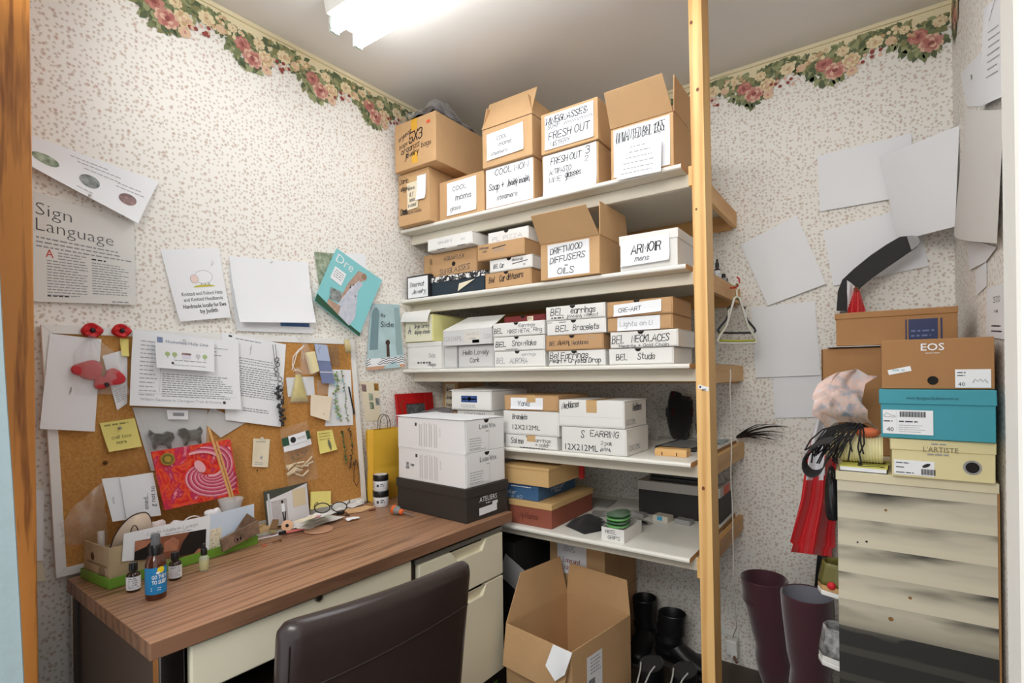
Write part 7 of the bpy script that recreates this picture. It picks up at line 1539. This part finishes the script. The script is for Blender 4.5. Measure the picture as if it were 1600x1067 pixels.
# ================================================================== shoe rack with boxes by the side wall
RY = -.79; rx0 = onY(1308, 740, RY).x; rx1 = min(onY(1558, 760, RY).x, RW-.008); rzt = onY(1308, 735, RY).z; RD = .42
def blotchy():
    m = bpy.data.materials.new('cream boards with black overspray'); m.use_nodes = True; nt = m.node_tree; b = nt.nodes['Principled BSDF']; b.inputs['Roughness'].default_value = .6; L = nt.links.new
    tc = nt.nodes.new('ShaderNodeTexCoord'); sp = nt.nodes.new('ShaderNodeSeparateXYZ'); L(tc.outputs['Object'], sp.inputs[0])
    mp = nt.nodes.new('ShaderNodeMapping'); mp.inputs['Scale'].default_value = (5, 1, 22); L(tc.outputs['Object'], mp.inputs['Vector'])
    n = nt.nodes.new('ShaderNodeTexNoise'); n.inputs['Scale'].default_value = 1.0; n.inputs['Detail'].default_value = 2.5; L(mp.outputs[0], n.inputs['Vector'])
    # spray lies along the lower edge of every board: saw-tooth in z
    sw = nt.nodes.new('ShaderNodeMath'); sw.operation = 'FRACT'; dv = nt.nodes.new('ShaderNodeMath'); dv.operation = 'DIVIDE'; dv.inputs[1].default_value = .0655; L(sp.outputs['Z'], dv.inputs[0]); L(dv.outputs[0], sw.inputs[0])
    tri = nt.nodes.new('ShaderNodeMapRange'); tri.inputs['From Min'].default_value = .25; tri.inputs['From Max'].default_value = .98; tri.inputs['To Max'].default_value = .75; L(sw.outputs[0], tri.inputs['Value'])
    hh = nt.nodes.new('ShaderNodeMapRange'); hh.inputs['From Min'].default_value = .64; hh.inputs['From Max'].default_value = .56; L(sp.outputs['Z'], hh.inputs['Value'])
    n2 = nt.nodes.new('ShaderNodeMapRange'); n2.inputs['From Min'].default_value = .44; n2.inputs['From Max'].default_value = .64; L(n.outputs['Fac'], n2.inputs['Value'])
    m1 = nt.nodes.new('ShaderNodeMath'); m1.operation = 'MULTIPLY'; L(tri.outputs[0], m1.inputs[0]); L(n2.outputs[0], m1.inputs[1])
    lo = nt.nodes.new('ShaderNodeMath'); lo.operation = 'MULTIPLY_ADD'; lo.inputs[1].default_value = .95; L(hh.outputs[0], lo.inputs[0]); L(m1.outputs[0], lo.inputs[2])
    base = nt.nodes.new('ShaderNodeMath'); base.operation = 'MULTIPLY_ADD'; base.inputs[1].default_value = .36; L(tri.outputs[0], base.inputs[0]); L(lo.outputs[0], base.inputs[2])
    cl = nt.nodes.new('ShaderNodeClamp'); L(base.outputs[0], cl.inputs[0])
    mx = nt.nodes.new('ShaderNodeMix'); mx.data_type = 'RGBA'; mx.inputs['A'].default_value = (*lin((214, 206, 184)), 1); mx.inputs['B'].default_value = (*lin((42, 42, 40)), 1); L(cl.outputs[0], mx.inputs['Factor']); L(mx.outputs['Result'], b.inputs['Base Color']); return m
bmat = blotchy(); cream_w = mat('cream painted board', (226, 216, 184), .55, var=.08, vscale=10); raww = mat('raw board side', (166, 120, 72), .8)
rack = thing('shoe_rack', 'shoe rack whose cream end panel is streaked with black spray, in the corner', 'shoe rack', (rx0, RY, 0)); RWd = rx1-rx0
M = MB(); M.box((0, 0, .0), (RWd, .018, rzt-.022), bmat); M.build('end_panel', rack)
M = MB(); M.box((RWd+.0004, .0, .0), (RWd+.004, .017, rzt-.022), raww); M.build('panel_edge', rack)
M = MB(); M.box((-.003, -.004, rzt-.0215), (RWd+.003, RD, rzt), cream_w); M.build('top_board', rack, bevel=.001)
M = MB(); M.box((0, RD-.018, 0), (RWd, RD, rzt-.022), cream_w); M.build('end_panel', rack)
for h in (.08, .26, .44, .62, .80):
    M = MB(); M.box((.006, .0185, h), (RWd-.006, RD-.0185, h+.016), cream_w); M.build('rack_shelf', rack)
M = MB(); M.box((RWd-.005, .0185, 0), (RWd-.0006, RD-.0185, rzt-.022), cream_w); M.build('back_panel', rack)
M = MB(); f = lambda u, v, o: Vector((u, -.0002-o, v))
for px, py, r_ in ((1384, 797, .003), (1392, 967, .005), (1422, 934, .0035), (1340, 847, .002), (1354, 846, .0025)):
    q = onY(px, py, RY); disc(M, f, q.x-rx0, q.z, r_, mat('nail rust', (140, 100, 50), .6) if r_ > .0027 else dark_hole, .0005)
for h in (.36, .41, .45): pass
M.build('nail_marks', rack)
zt = rzt+.0008; YB = -.805
cardb2 = mat('brown shoebox card', (170, 124, 78), .75, var=.05, vscale=8); teal = mat('teal card', (58, 152, 168), .5); butter = mat('butter yellow card', (226, 214, 164), .6); butter_s = mat('butter yellow card', (226, 214, 164), .6)
def rackbox(label, l, b, r, t, y, z0, D, m, lm=None, lid=0, rz=0.0, xmax=RW-.015, over=.003):
    a = onY(l, b, y); c = onY(r, b, y); H = onY(l, t, y).z-z0; W = min(c.x, xmax)-a.x
    root = thing('shoe_box', label, 'box', (a.x, y, z0), rz)
    M = MB(); M.box((0, 0, 0), (W, D, H-.0015), m, jit=.0004); M.build('body', root, bevel=.0015)
    if lid: M = MB(); M.box((-over, -over, H-lid), (W+over*.5, D+over, H), lm or m, jit=.0003); M.build('lid', root, bevel=.002)
    return root, W, H, z0+H, D
# butter yellow box
r, W, H, z1, D = rackbox('pale yellow shoe box with a metal ringed hole, lowest on the rack', 1394, 745, 1559, 684, YB, zt, .26, butter, butter, .026)
fz = lambda u, v, o: Vector((u, -.0005-o, v))
write(r, lambda u, v, o: Vector((u, -.0035-o, v)), W, H, [('t', "L'ARTISTE", .32, .70, .12, .34, mat('grey brown print', (120, 110, 84), .6)), ('n', .40, .56, .88, 1, .1, .03, ink_print), ('n', .36, .62, .62, 1, .1, .03, ink_print)])
pl = paper(r, fz, W*.02, H*.06, W*.43, H*.44, [('n', .05, .4, .78, 1, .1, .06, ink_soft), ('n', .05, .3, .48, 1, .1, .06, ink_soft), ('n', .05, .5, .12, 1, .1, .06, ink_soft)])
M = MB()
for i in range(14): patch(M, fz, W*.30+i*.0018, H*.09, W*.30+i*.0018+(.0009 if i % 3 else .0014), H*.24, ink_black, .0016)
disc(M, fz, W*.35, H*.33, .008, ink_black, .0016, ry=.0035, rot=.5); M.build('barcode_print', pl)
M = MB(); disc(M, fz, W*.79, H*.36, .0155, steel, .0006, n=28); disc(M, fz, W*.79, H*.36, .0115, dark_hole, .0012, n=28); M.build('eyelet', r)
# teal box
r, W, H, z2, D = rackbox('teal shoe box with white barcode label between the pale yellow and brown boxes', 1376.5, 681, 1566, 608, YB-.006, z1+.0008, .26, teal, teal, .034, rz=-.045)
write(r, lambda u, v, o: Vector((u, -.0035-o, v)), W, H, [('t', 'www.djangoandjuliette.com.au', .24, .80, .06, .46, mat('deep teal print', (20, 74, 90), .6))])
pl = paper(r, fz, W*.02, H*.09, W*.48, H*.58, [('t', '40', .08, .10, .17, .14, ink_black), ('n', .33, .7, .50, 1, .1, .05, ink_soft), ('n', .32, .85, .36, 4, .09, .02, ink_grey), ('n', .02, .2, .5, 1, .1, .05, ink_soft), ('r', .28, .1, .283, .95, ink_grey)])
M = MB()
for i in range(26): patch(M, fz, W*.18+i*.0018, H*.44, W*.18+i*.0018+(.0009 if i % 3 else .0014), H*.55, ink_black, .0016)
stroke(M, lambda u, v, o: fz(u, v, .0016), [(W*.03, H*.46), (W*.06, H*.52), (W*.09, H*.48), (W*.14, H*.45), (W*.14, H*.43), (W*.03, H*.44), (W*.03, H*.46)], .0012, ink_grey); M.build('barcode_print', pl)
# brown EOS-lettered box
r, W, H, z3, D = rackbox('brown shoe box with a round hole and large white letters on the teal box', 1378, 605.5, 1554.5, 531, YB-.004, z2+.0008, .26, cardb2)
write(r, fz, W, H, [('t', 'EOS', .37, .76, .135, .21, dict(bold=.012), white_paper), ('n', .41, .54, .70, 1, .1, .012, white_paper), ('d', .475, .17, .085, dark_hole)])
pl = paper(r, fz, W*.67, H*.03, W*.97, H*.38, [('t', '40', .08, .10, .20, .2, ink_soft), ('n', .06, .3, .80, 2, .16, .05, ink_soft), ('s', .5, .9, .3, .18, .001, 6)])
M = MB(); patch(M, fz, W*.06, H*.32, W*.28, H*.42, white_paper, .0006, rot=.22); lines(M, fz, W*.10, W*.24, H*.36, 1, .01, .004, mat('pale blue print', (160, 180, 210), .6), off=.0010); M.build('sticker', r)
# tall brown carton behind, lidded box on it
yb = -.48
a = onY(1285, 545, yb); c = onY(1392, 545, yb)
root = thing('shoe_box', 'large plain brown box standing on end behind the teal box', 'box', (a.x, yb, zt)); W = min(.205, RW-.02-a.x); H = a.z-zt
M = MB(); M.box((0, 0, 0), (W, .10, H), cardb2, jit=.0006); M.build('body', root, bevel=.002); M = MB(); M.box((-.0035, .004, .002), (-.0006, .096, H-.002), mat('brown edge', (120, 80, 48), .7)); M.build('side_flap', root)
M = MB(); M.sheet(lambda u, v: (.19*u-.0, .10*v, .0007+.003*(1-v)*.5), 6, 4, white_paper, th=.0012); M.build('paper_sheet', loc=(a.x+.012, yb-.015, zt+H+.0022), label='white papers lying under the navy labelled box', cat='paper')
zz = zt+H+.0062; yl = -.475
r, W, H, z5, D = rackbox('brown lidded shoe box with navy label, topmost against the back wall', 1306.5, 541, 1497, 490, yl, zz, .24, cardb2, cardb2, .018)
nv = mat('navy label', (36, 48, 92), .5)
M = MB(); patch(M, fz, W*.62, 0, W*.85, H*.70, nv, .0005); patch(M, fz, W*.595, 0, W*.607, H*.70, nv, .0005); patch(M, fz, W*.87, 0, W*.885, H*.70, nv, .0005); pl = M.build('navy_label', r)
M = MB(); lines(M, fz, W*.64, W*.83, H*.34, 2, H*.14, H*.05, mat('dusk blue print', (104, 116, 160), .6), off=.001); M.build('printed_text', pl)
# yellow book
a = onZ(1310, 733, zt); root = thing('thin_book', 'thin yellow green book with large dark letters, lying on the rack', 'book', (rx0+.004, RY+.004, zt), -.04)
yg = mat('yellow green cover', (226, 224, 120), .5); M = MB(); M.box((0.002, 0, .001), (.094, .13, .010), white_paper); M.build('pages', root); M = MB(); M.box((0, -.001, .0102), (.096, .132, .0116), yg); M.box((0, -.001, 0), (.096, .132, .0009), mat('dark back cover', (40, 40, 40), .5)); M.build('cover', root)
M = MB(); typeset(M, lambda u, v, o: Vector((u, v, .0116+o)), 'STEP', .09, .012, .055, ink_black, width=.105, rot=math.pi/2); M.build('printed_text', root)
# knitted roll, fringe, scarf
cream_k = mat('cream knit', (238, 230, 184), .95, bump=.2, bscale=90, sheen=.3)
zk = zt+.0125; x0, x1 = rx0-.03, rx0+.092; root = thing('knitted_hat', 'rolled cream ribbed knitted hat resting on the thin book', 'hat', (x0, RY+.08, zk))
M = MB(); n = 60; rings = []
for i in range(n+1):
    u = i/n; r_ = (.037+.0016*math.sin(i*2.1))*(.55+.45*min(1, math.sin(math.pi*min(u*1.2+.12, .5))))
    rings.append([M.bm.verts.new(((x1-x0)*u, .045*math.cos(a)*r_/.037*.9, .036+r_*math.sin(a)*.95)) for a in [2*math.pi*k/20 for k in range(20)]])
M.loft(rings, cream_k); M.build('knit_roll', root)
blk_y = mat('black yarn', (26, 24, 24), .85)
root = thing('fringe_tassel', 'black yarn fringe draped over the cream knitted hat', 'tassel', (rx0+.02, RY+.05, zk+.072)); rg2 = random.Random(8)
for i in range(34):
    sx = rg2.uniform(-.035, .035); ln = rg2.uniform(.5, 1.0); dx = rg2.uniform(-.03, .012)+(-.03 if i % 3 else .0)
    M = MB(); pts = [Vector((.035+sx*.3, .03, .014)), Vector((.012+sx*.6, .004, .018+rg2.uniform(0, .010))), Vector((sx+dx*.4, -.018, .010)), Vector((sx+dx, -.036, -.03*ln)), Vector((sx+dx*1.4+rg2.uniform(-.012, .012), -.040, -.075*ln))]
    M.tube(pts, .0019, blk_y, 5); M.build('strand', root)
M = MB(); M.ball((0, 0, 0), (.026, .02, .012), mat('orange knit', (214, 110, 70), .9, bump=.3, bscale=150), 14, 8); M.build('knitted_patch', loc=(rx0+.062, RY+.055, zk+.078), label='orange knitted patch beside the black fringe', cat='knit')
def satin():
    m = mat('patterned satin', (208, 208, 214), .3, var=.6, vscale=26, rgb2=(140, 158, 178)); nt = m.node_tree; rmp = [n for n in nt.nodes if n.type == 'VALTORGB'][0]; e = rmp.color_ramp.elements.new(.5); e.color = (*lin((232, 200, 188)), 1); return m
M = MB(); fn = crumple(lambda u, v: (.11*u-.03*math.sin(math.pi*v), .02+.05*u+.035*math.cos(v*5), .125*(1-v)-.018*math.sin(math.pi*u)*v+.03*math.sin(math.pi*u)), 6, 6, .008, rng)
q = onY(1316, 590, RY+.06); M.sheet(lambda u, v: fn(u, v), 30, 30, satin(), th=.001); M.build('satin_scarf', loc=(q.x-.040, RY+.075, zk+.082), label='shiny patterned scarf bunched beside the teal box', cat='scarf', smooth=80)
# flag, hockey stick, belt strap
redsat = mat('red satin', (196, 18, 28), .28, sheen=.3); whitesat = mat('white satin', (222, 222, 226), .3, sheen=.2)
fy = -.53
def flagpt(u, v):       # v down
    cx = [(1304, 600), (1292, 660), (1283, 720), (1280, 780), (1272, 830), (1268, 862)]
    k = v*(len(cx)-1); i = min(int(k), len(cx)-2); f_ = k-i; px = cx[i][0]*(1-f_)+cx[i+1][0]*f_; py = cx[i][1]*(1-f_)+cx[i+1][1]*f_
    w_ = 14+26*v-(6 if v > .9 else 0); return onY(px+(u-.5)*2*w_*.95, py+ (8*u if v > .85 else 0), fy-.02*math.sin(u*11+v*2.2)-.012*math.sin(u*5))
root = thing('flag', 'red and white satin flag hanging beside the shoe rack', 'flag', flagpt(.5, .5)); o = Vector(root.location)
M = MB(); M.sheet(lambda u, v: flagpt(u, v)-o, 30, 40, whitesat, th=.0008); kr_ = M.mi(redsat)
for f_ in M.bm.faces:
    p = f_.calc_center_median()+o; r0 = (p.z-o.z); x = p.x-o.x
    if p.z < onY(1280, 745, fy).z+.25*x or (x > .012 and p.z < onY(1290, 690, fy).z) or (-.045 < x-.12*(p.z-o.z) < -.034): f_.material_index = kr_
M.build('cloth', root, smooth=80)
sy = -.10
stickb = mat('black tape', (44, 44, 46), .75, bump=.15, bscale=140, var=.2, vscale=40)
root = thing('hockey_stick', 'black taped hockey stick leaning in the corner, blade up', 'hockey stick', onY(1320, 480, sy)); o = Vector(root.location)
outer = [(1307, 485), (1309, 455), (1316, 437), (1334, 420), (1360, 399), (1385, 382), (1406, 370), (1424, 368), (1434, 370)]; inner = [(1333, 485), (1336, 464), (1345, 448), (1362, 434), (1386, 417), (1408, 402), (1424, 391), (1434, 384), (1438, 377)]
M = MB(); A_ = [onY(*p, sy)-o for p in outer]; B_ = [onY(*p, sy)-o for p in inner]; dpt = Vector((0, .018, 0))
for (a1, a2, b1, b2) in zip(A_[:-1], A_[1:], B_[:-1], B_[1:]):
    M.face([a1, a2, b2, b1], stickb); M.face([a1+dpt, b1+dpt, b2+dpt, a2+dpt], stickb); M.face([a1, a1+dpt, a2+dpt, a2], stickb); M.face([b1, b2, b2+dpt, b1+dpt], stickb)
M.face([A_[-1], A_[-1]+dpt, B_[-1]+dpt, B_[-1]], stickb)
bmesh.ops.remove_doubles(M.bm, verts=M.bm.verts[:], dist=.0004); M.build('blade', root, smooth=40)
M = MB(); a1, a2, b1, b2 = A_[-2]-Vector((0, .001, 0)), A_[-1]-Vector((0, .001, 0)), B_[-3]-Vector((0, .001, 0)), B_[-1]-Vector((0, .001, 0)); M.prism([A_[-3]*.4+A_[-2]*.6, a1, a2, b2, B_[-2]-Vector((0, .001, 0)), b1], (0, -.0006, 0), mat('worn grey tip', (150, 150, 150), .5)); M.build('worn_tip', root)
M = MB(); s0 = onY(1320, 486, sy)-o; s1 = onY(1276, 960, sy-.0)-o; s1 = Vector((s1.x, s1.y, max(s1.z, -o.z+.12)))
w2 = .0155; M.loft([[M.bm.verts.new(p+Vector(d)) for d in ((-w2, 0, 0), (w2, 0, 0), (w2, .022, 0), (-w2, .022, 0))] for p in (s0, s1)], mat('black shaft', (24, 24, 26), .4), smooth=False); M.build('shaft', root, bevel=.002)
M = MB(); dirv = (s1-s0).normalized(); side_ = Vector((1, 0, 0)); c_ = onY(1287, 872, sy)-o; typeset(M, lambda u, v, k: c_+dirv*(-u+.07)*1.0+side_*(v-.006)+Vector((0, -.0008-k, 0)), 'TITAN', 0, 0, .010, mat('grey shaft print', (110, 114, 120), .5), width=.075); M.build('printed_text', root)
# small flag behind the stick, above the brown box
fy2 = -.135
def fl2(u, v): return onY(1324+(u)*(30-12*(1-v)), 438+52*v-(0)*u+14*u*(1-v), fy2-.008*math.sin(u*9+v*3))
root = thing('flag_corner', 'flag corner with a brass eyelet beside the hockey stick blade', 'flag', fl2(.5, .5)); o = Vector(root.location)
M = MB(); M.sheet(lambda u, v: fl2(u, v)-o, 14, 10, whitesat, th=.0012); kr_ = M.mi(redsat)
for f_ in M.bm.faces:
    p = f_.calc_center_median(); 
    if p.x > .0+.10*(-p.z)*.0-.012+.25*(p.z): f_.material_index = kr_
M.build('cloth', root, smooth=80)
M = MB(); c_ = fl2(.72, .10)-o+Vector((0, -.006, 0)); M.tube([c_+Vector((.006*math.cos(a), 0, .006*math.sin(a))) for a in [2*math.pi*i/18 for i in range(18)]], .0022, mat('aged brass', (150, 128, 90), .3, metal=.9), 6, closed=True); M.build('eyelet', root)
sy3 = RY-.024
strapm = mat('black webbing', (44, 44, 46), .7, bump=.2, bscale=200); brs = mat('brown stripe webbing', (112, 84, 66), .7)
root = thing('bag_strap', 'black webbing strap looping over the rack corner', 'strap', onY(1270, 715, sy3)); o = Vector(root.location)
path = [(1300, 688), (1284, 690), (1268, 698), (1257, 712), (1256, 728), (1264, 738), (1276, 738), (1285, 728), (1291, 708), (1302, 700)]
M = MB(); P = [onY(*p, sy3-.004+.0012*i)-o for i, p in enumerate(path)]
fine = []
for i in range(len(P)-1):
    for k in range(4):
        t_ = k/4; p0 = P[max(i-1, 0)]; p1, p2 = P[i], P[i+1]; p3 = P[min(i+2, len(P)-1)]
        fine.append(.5*((2*p1)+(p2-p0)*t_+(2*p0-5*p1+4*p2-p3)*t_*t_+(3*p1-p0-3*p2+p3)*t_**3))
fine.append(P[-1])
def rib(u, v): k = u*(len(fine)-1); i = min(int(k), len(fine)-2); f_ = k-i; return fine[i]*(1-f_)+fine[i+1]*f_+Vector((.006*v, (v-.5)*.036+.0, .012*(v-.5)))
M.sheet(rib, len(fine)*2, 6, strapm, th=.0022); kk = M.mi(brs)
for f_ in M.bm.faces: pass
M.build('webbing', root, smooth=60)
# shoes peeping out of the rack and the dark pouch
heap('leather_pouch', 'shiny black leather pouch hanging at the rack corner under the strap', 'pouch', onY(1301, 812, RY+.05), (.022, .025, .09), mat('shiny black leather', (34, 34, 36), .25), 11, 5)
olive_s = mat('olive leather', (110, 104, 52), .35); cork_s = mat('cork footbed', (206, 164, 110), .8); red_f = mat('red flower trim', (206, 30, 40), .6)
def rackshoe(label, px, py, up, mid, sole, trim=None, zz=None, w=.05, hgt=.055):
    q = onY(px, py, RY+.055); base = .62+.0165 if zz is None else zz
    root = thing('rack_shoe', label, 'shoe', (rx0+.045, RY+.075, base))
    M = MB(); P = [(-.085+.0*k, 0) for k in range(1)]
    out = [(.10, .036), (.02, .040), (-.05, .042), (-.085, .030), (-.096, 0), (-.085, -.030), (-.05, -.042), (.02, -.040), (.10, -.036)]
    M.prism([(x, y, 0) for x, y in out], (0, 0, .012), sole); M.build('sole', root, bevel=.002)
    M = MB(); M.prism([(x*.99, y*.98, .0122) for x, y in out], (0, 0, .014), mid); M.build('midsole', root, bevel=.002)
    M = MB(); ring = [(x, y) for x, y in out[1:-1]]
    M.grid(lambda u, v: (lambda i, f_: Vector(((ring[i][0]*(1-f_)+ring[i+1][0]*f_)*(1-.12*v), (ring[i][1]*(1-f_)+ring[i+1][1]*f_)*(1-.18*v), .0265+hgt*v)))(min(int(u*(len(ring)-1)), len(ring)-2), u*(len(ring)-1)-min(int(u*(len(ring)-1)), len(ring)-2)), 18, 5, up)
    o_ = M.build('heel_counter', root); md = o_.modifiers.new('s', 'SOLIDIFY'); md.thickness = .003
    if trim:
        M = MB(); M.ball((-.062, -.040, .03), (.010, .006, .010), trim, 10, 8); M.build('trim', root)
    return root
rackshoe('olive sandal with pale sole and red trim in the upper rack', 1290, 930, olive_s, cork_s, white_plastic, red_f, .62+.0165)
rackshoe('black and white shoe half hidden in the rack below the olive sandal', 1298, 990, mat('silver black leather', (70, 70, 70), .3, var=.6, vscale=60, rgb2=(190, 190, 190)), white_plastic, white_plastic, None, .44+.0165, hgt=.07)
rackshoe('black strapped shoe with grey rim low in the rack', 1298, 1030, mat('dark leather', (38, 36, 36), .35), mat('grey rim', (120, 118, 116), .5), mat('grey rim', (120, 118, 116), .5), mat('pink trim', (236, 110, 170), .5), .26+.0165)
# burgundy boots
burg = mat('burgundy suede', (74, 26, 42), .75, var=.25, vscale=9, sheen=.5, bump=.08, bscale=60); lining = mat('grey lining', (120, 122, 132), .8)
by = -.30
boot('knee_boot', 'tall burgundy suede boot leaning outward, nearer the plug', (1.428, by+.04, .001), math.radians(-6), .475, .076, burg, 'burgundy boots', slouch=-.035)
boot('knee_boot', 'tall burgundy suede boot with grey lining showing, beside the shoe rack', (1.548, by-.09, .001), math.radians(8), .50, .074, burg, 'burgundy boots', slouch=-.012, lining=lining)
# coat hangers on the bracket of the third shelf
hook_r = mat('red wire coating', (196, 40, 34), .4); lime = mat('lime plastic', (196, 204, 74), .4); wh = mat('white plastic hanger', (232, 232, 224), .4); dkh = mat('charcoal plastic hanger', (58, 58, 62), .45)
hy = -.185
M = MB(); hb = Vector((SX[1]+.0325, hy, SH[1]-.022))
root = thing('wall_hook', 'red coated hook screwed into the second shelf bracket', 'hook', hb)
M.tube([(0, 0, 0), (.016, -.002, -.002), (.026, -.002, .004), (.033, -.002, .016), (.032, -.002, .030), (.024, -.002, .038)], .0032, hook_r, 8); M.build('hook', root)
hp = hb+Vector((.022, 0, -.0085))
def hanger(label, m, rz, w, h, dz, kid=False):
    root = thing('coat_hanger', label, 'hanger', hp+Vector((-dz*.25, dz, .0)), rz, 'plastic coat hangers')
    M = MB(); M.tube([(-.010, 0, .012), (-.004, 0, .021), (.006, 0, .022), (.012, 0, .012), (.008, 0, .002), (.0, 0, -.008), (0, 0, -.030)], .0027, m, 8); M.build('hook', root)
    M = MB(); r_ = .0042
    pts = [(0, 0, -.03), (.012, 0, -.036), (w*.55, 0, -h*.72), (w*.93, 0, -h*.93), (w, 0, -h), (w*.92, 0, -h*1.04), (0, 0, -h*1.05), (-w*.92, 0, -h*1.04), (-w, 0, -h), (-w*.93, 0, -h*.93), (-w*.55, 0, -h*.72), (-.012, 0, -.036)]
    M.tube(pts, r_, m, 8, closed=True); M.build('body', root)
    for s in (-1, 1):
        M = MB(); M.tube([(s*w*.45, 0, -h*.58), (s*w*.45, 0, -h*.42), (s*w*.36, 0, -h*.40)], .003, m, 6); M.build('notch', root)
    return root
hanger('white plastic hanger on the red hook, in front of the others', wh, math.radians(52), .088, .195, -.022)
hanger('lime green plastic hanger on the red hook', lime, math.radians(48), .080, .185, .0)
hanger('charcoal plastic hanger on the red hook, behind the lime one', dkh, math.radians(44), .078, .155, .022)
# curtain at the doorway
cur = mat('pale blue curtain', (142, 158, 162), .9, bump=.2, bscale=120, var=.1, vscale=14)
yc_ = -2.035
cpts = [onY(a_, b_, yc_) for a_, b_ in ((60, 1067), (50, 900), (40, 750), (28, 600), (20, 470), (10, 300), (0, 180))]
def curt(u, v):
    zz = 2.05*v+.02
    if zz <= cpts[0].z: edge = cpts[0].x+(cpts[0].z-zz)*.10
    elif zz >= cpts[-1].z: edge = cpts[-1].x-(zz-cpts[-1].z)*.30
    else:
        i = max(k for k in range(len(cpts)-1) if cpts[k].z <= zz); f_ = (zz-cpts[i].z)/(cpts[i+1].z-cpts[i].z); edge = cpts[i].x*(1-f_)+cpts[i+1].x*f_
    return (edge-.33*(1-u), yc_-.03+.022*math.sin(u*26)*(.6+.4*v), zz)
M = MB(); M.sheet(curt, 70, 20, cur, th=.002); M.build('curtain', label='pale blue curtain drawn to the side of the doorway beside the oak jamb', cat='curtain')
# clear bag top etc. by the side wall
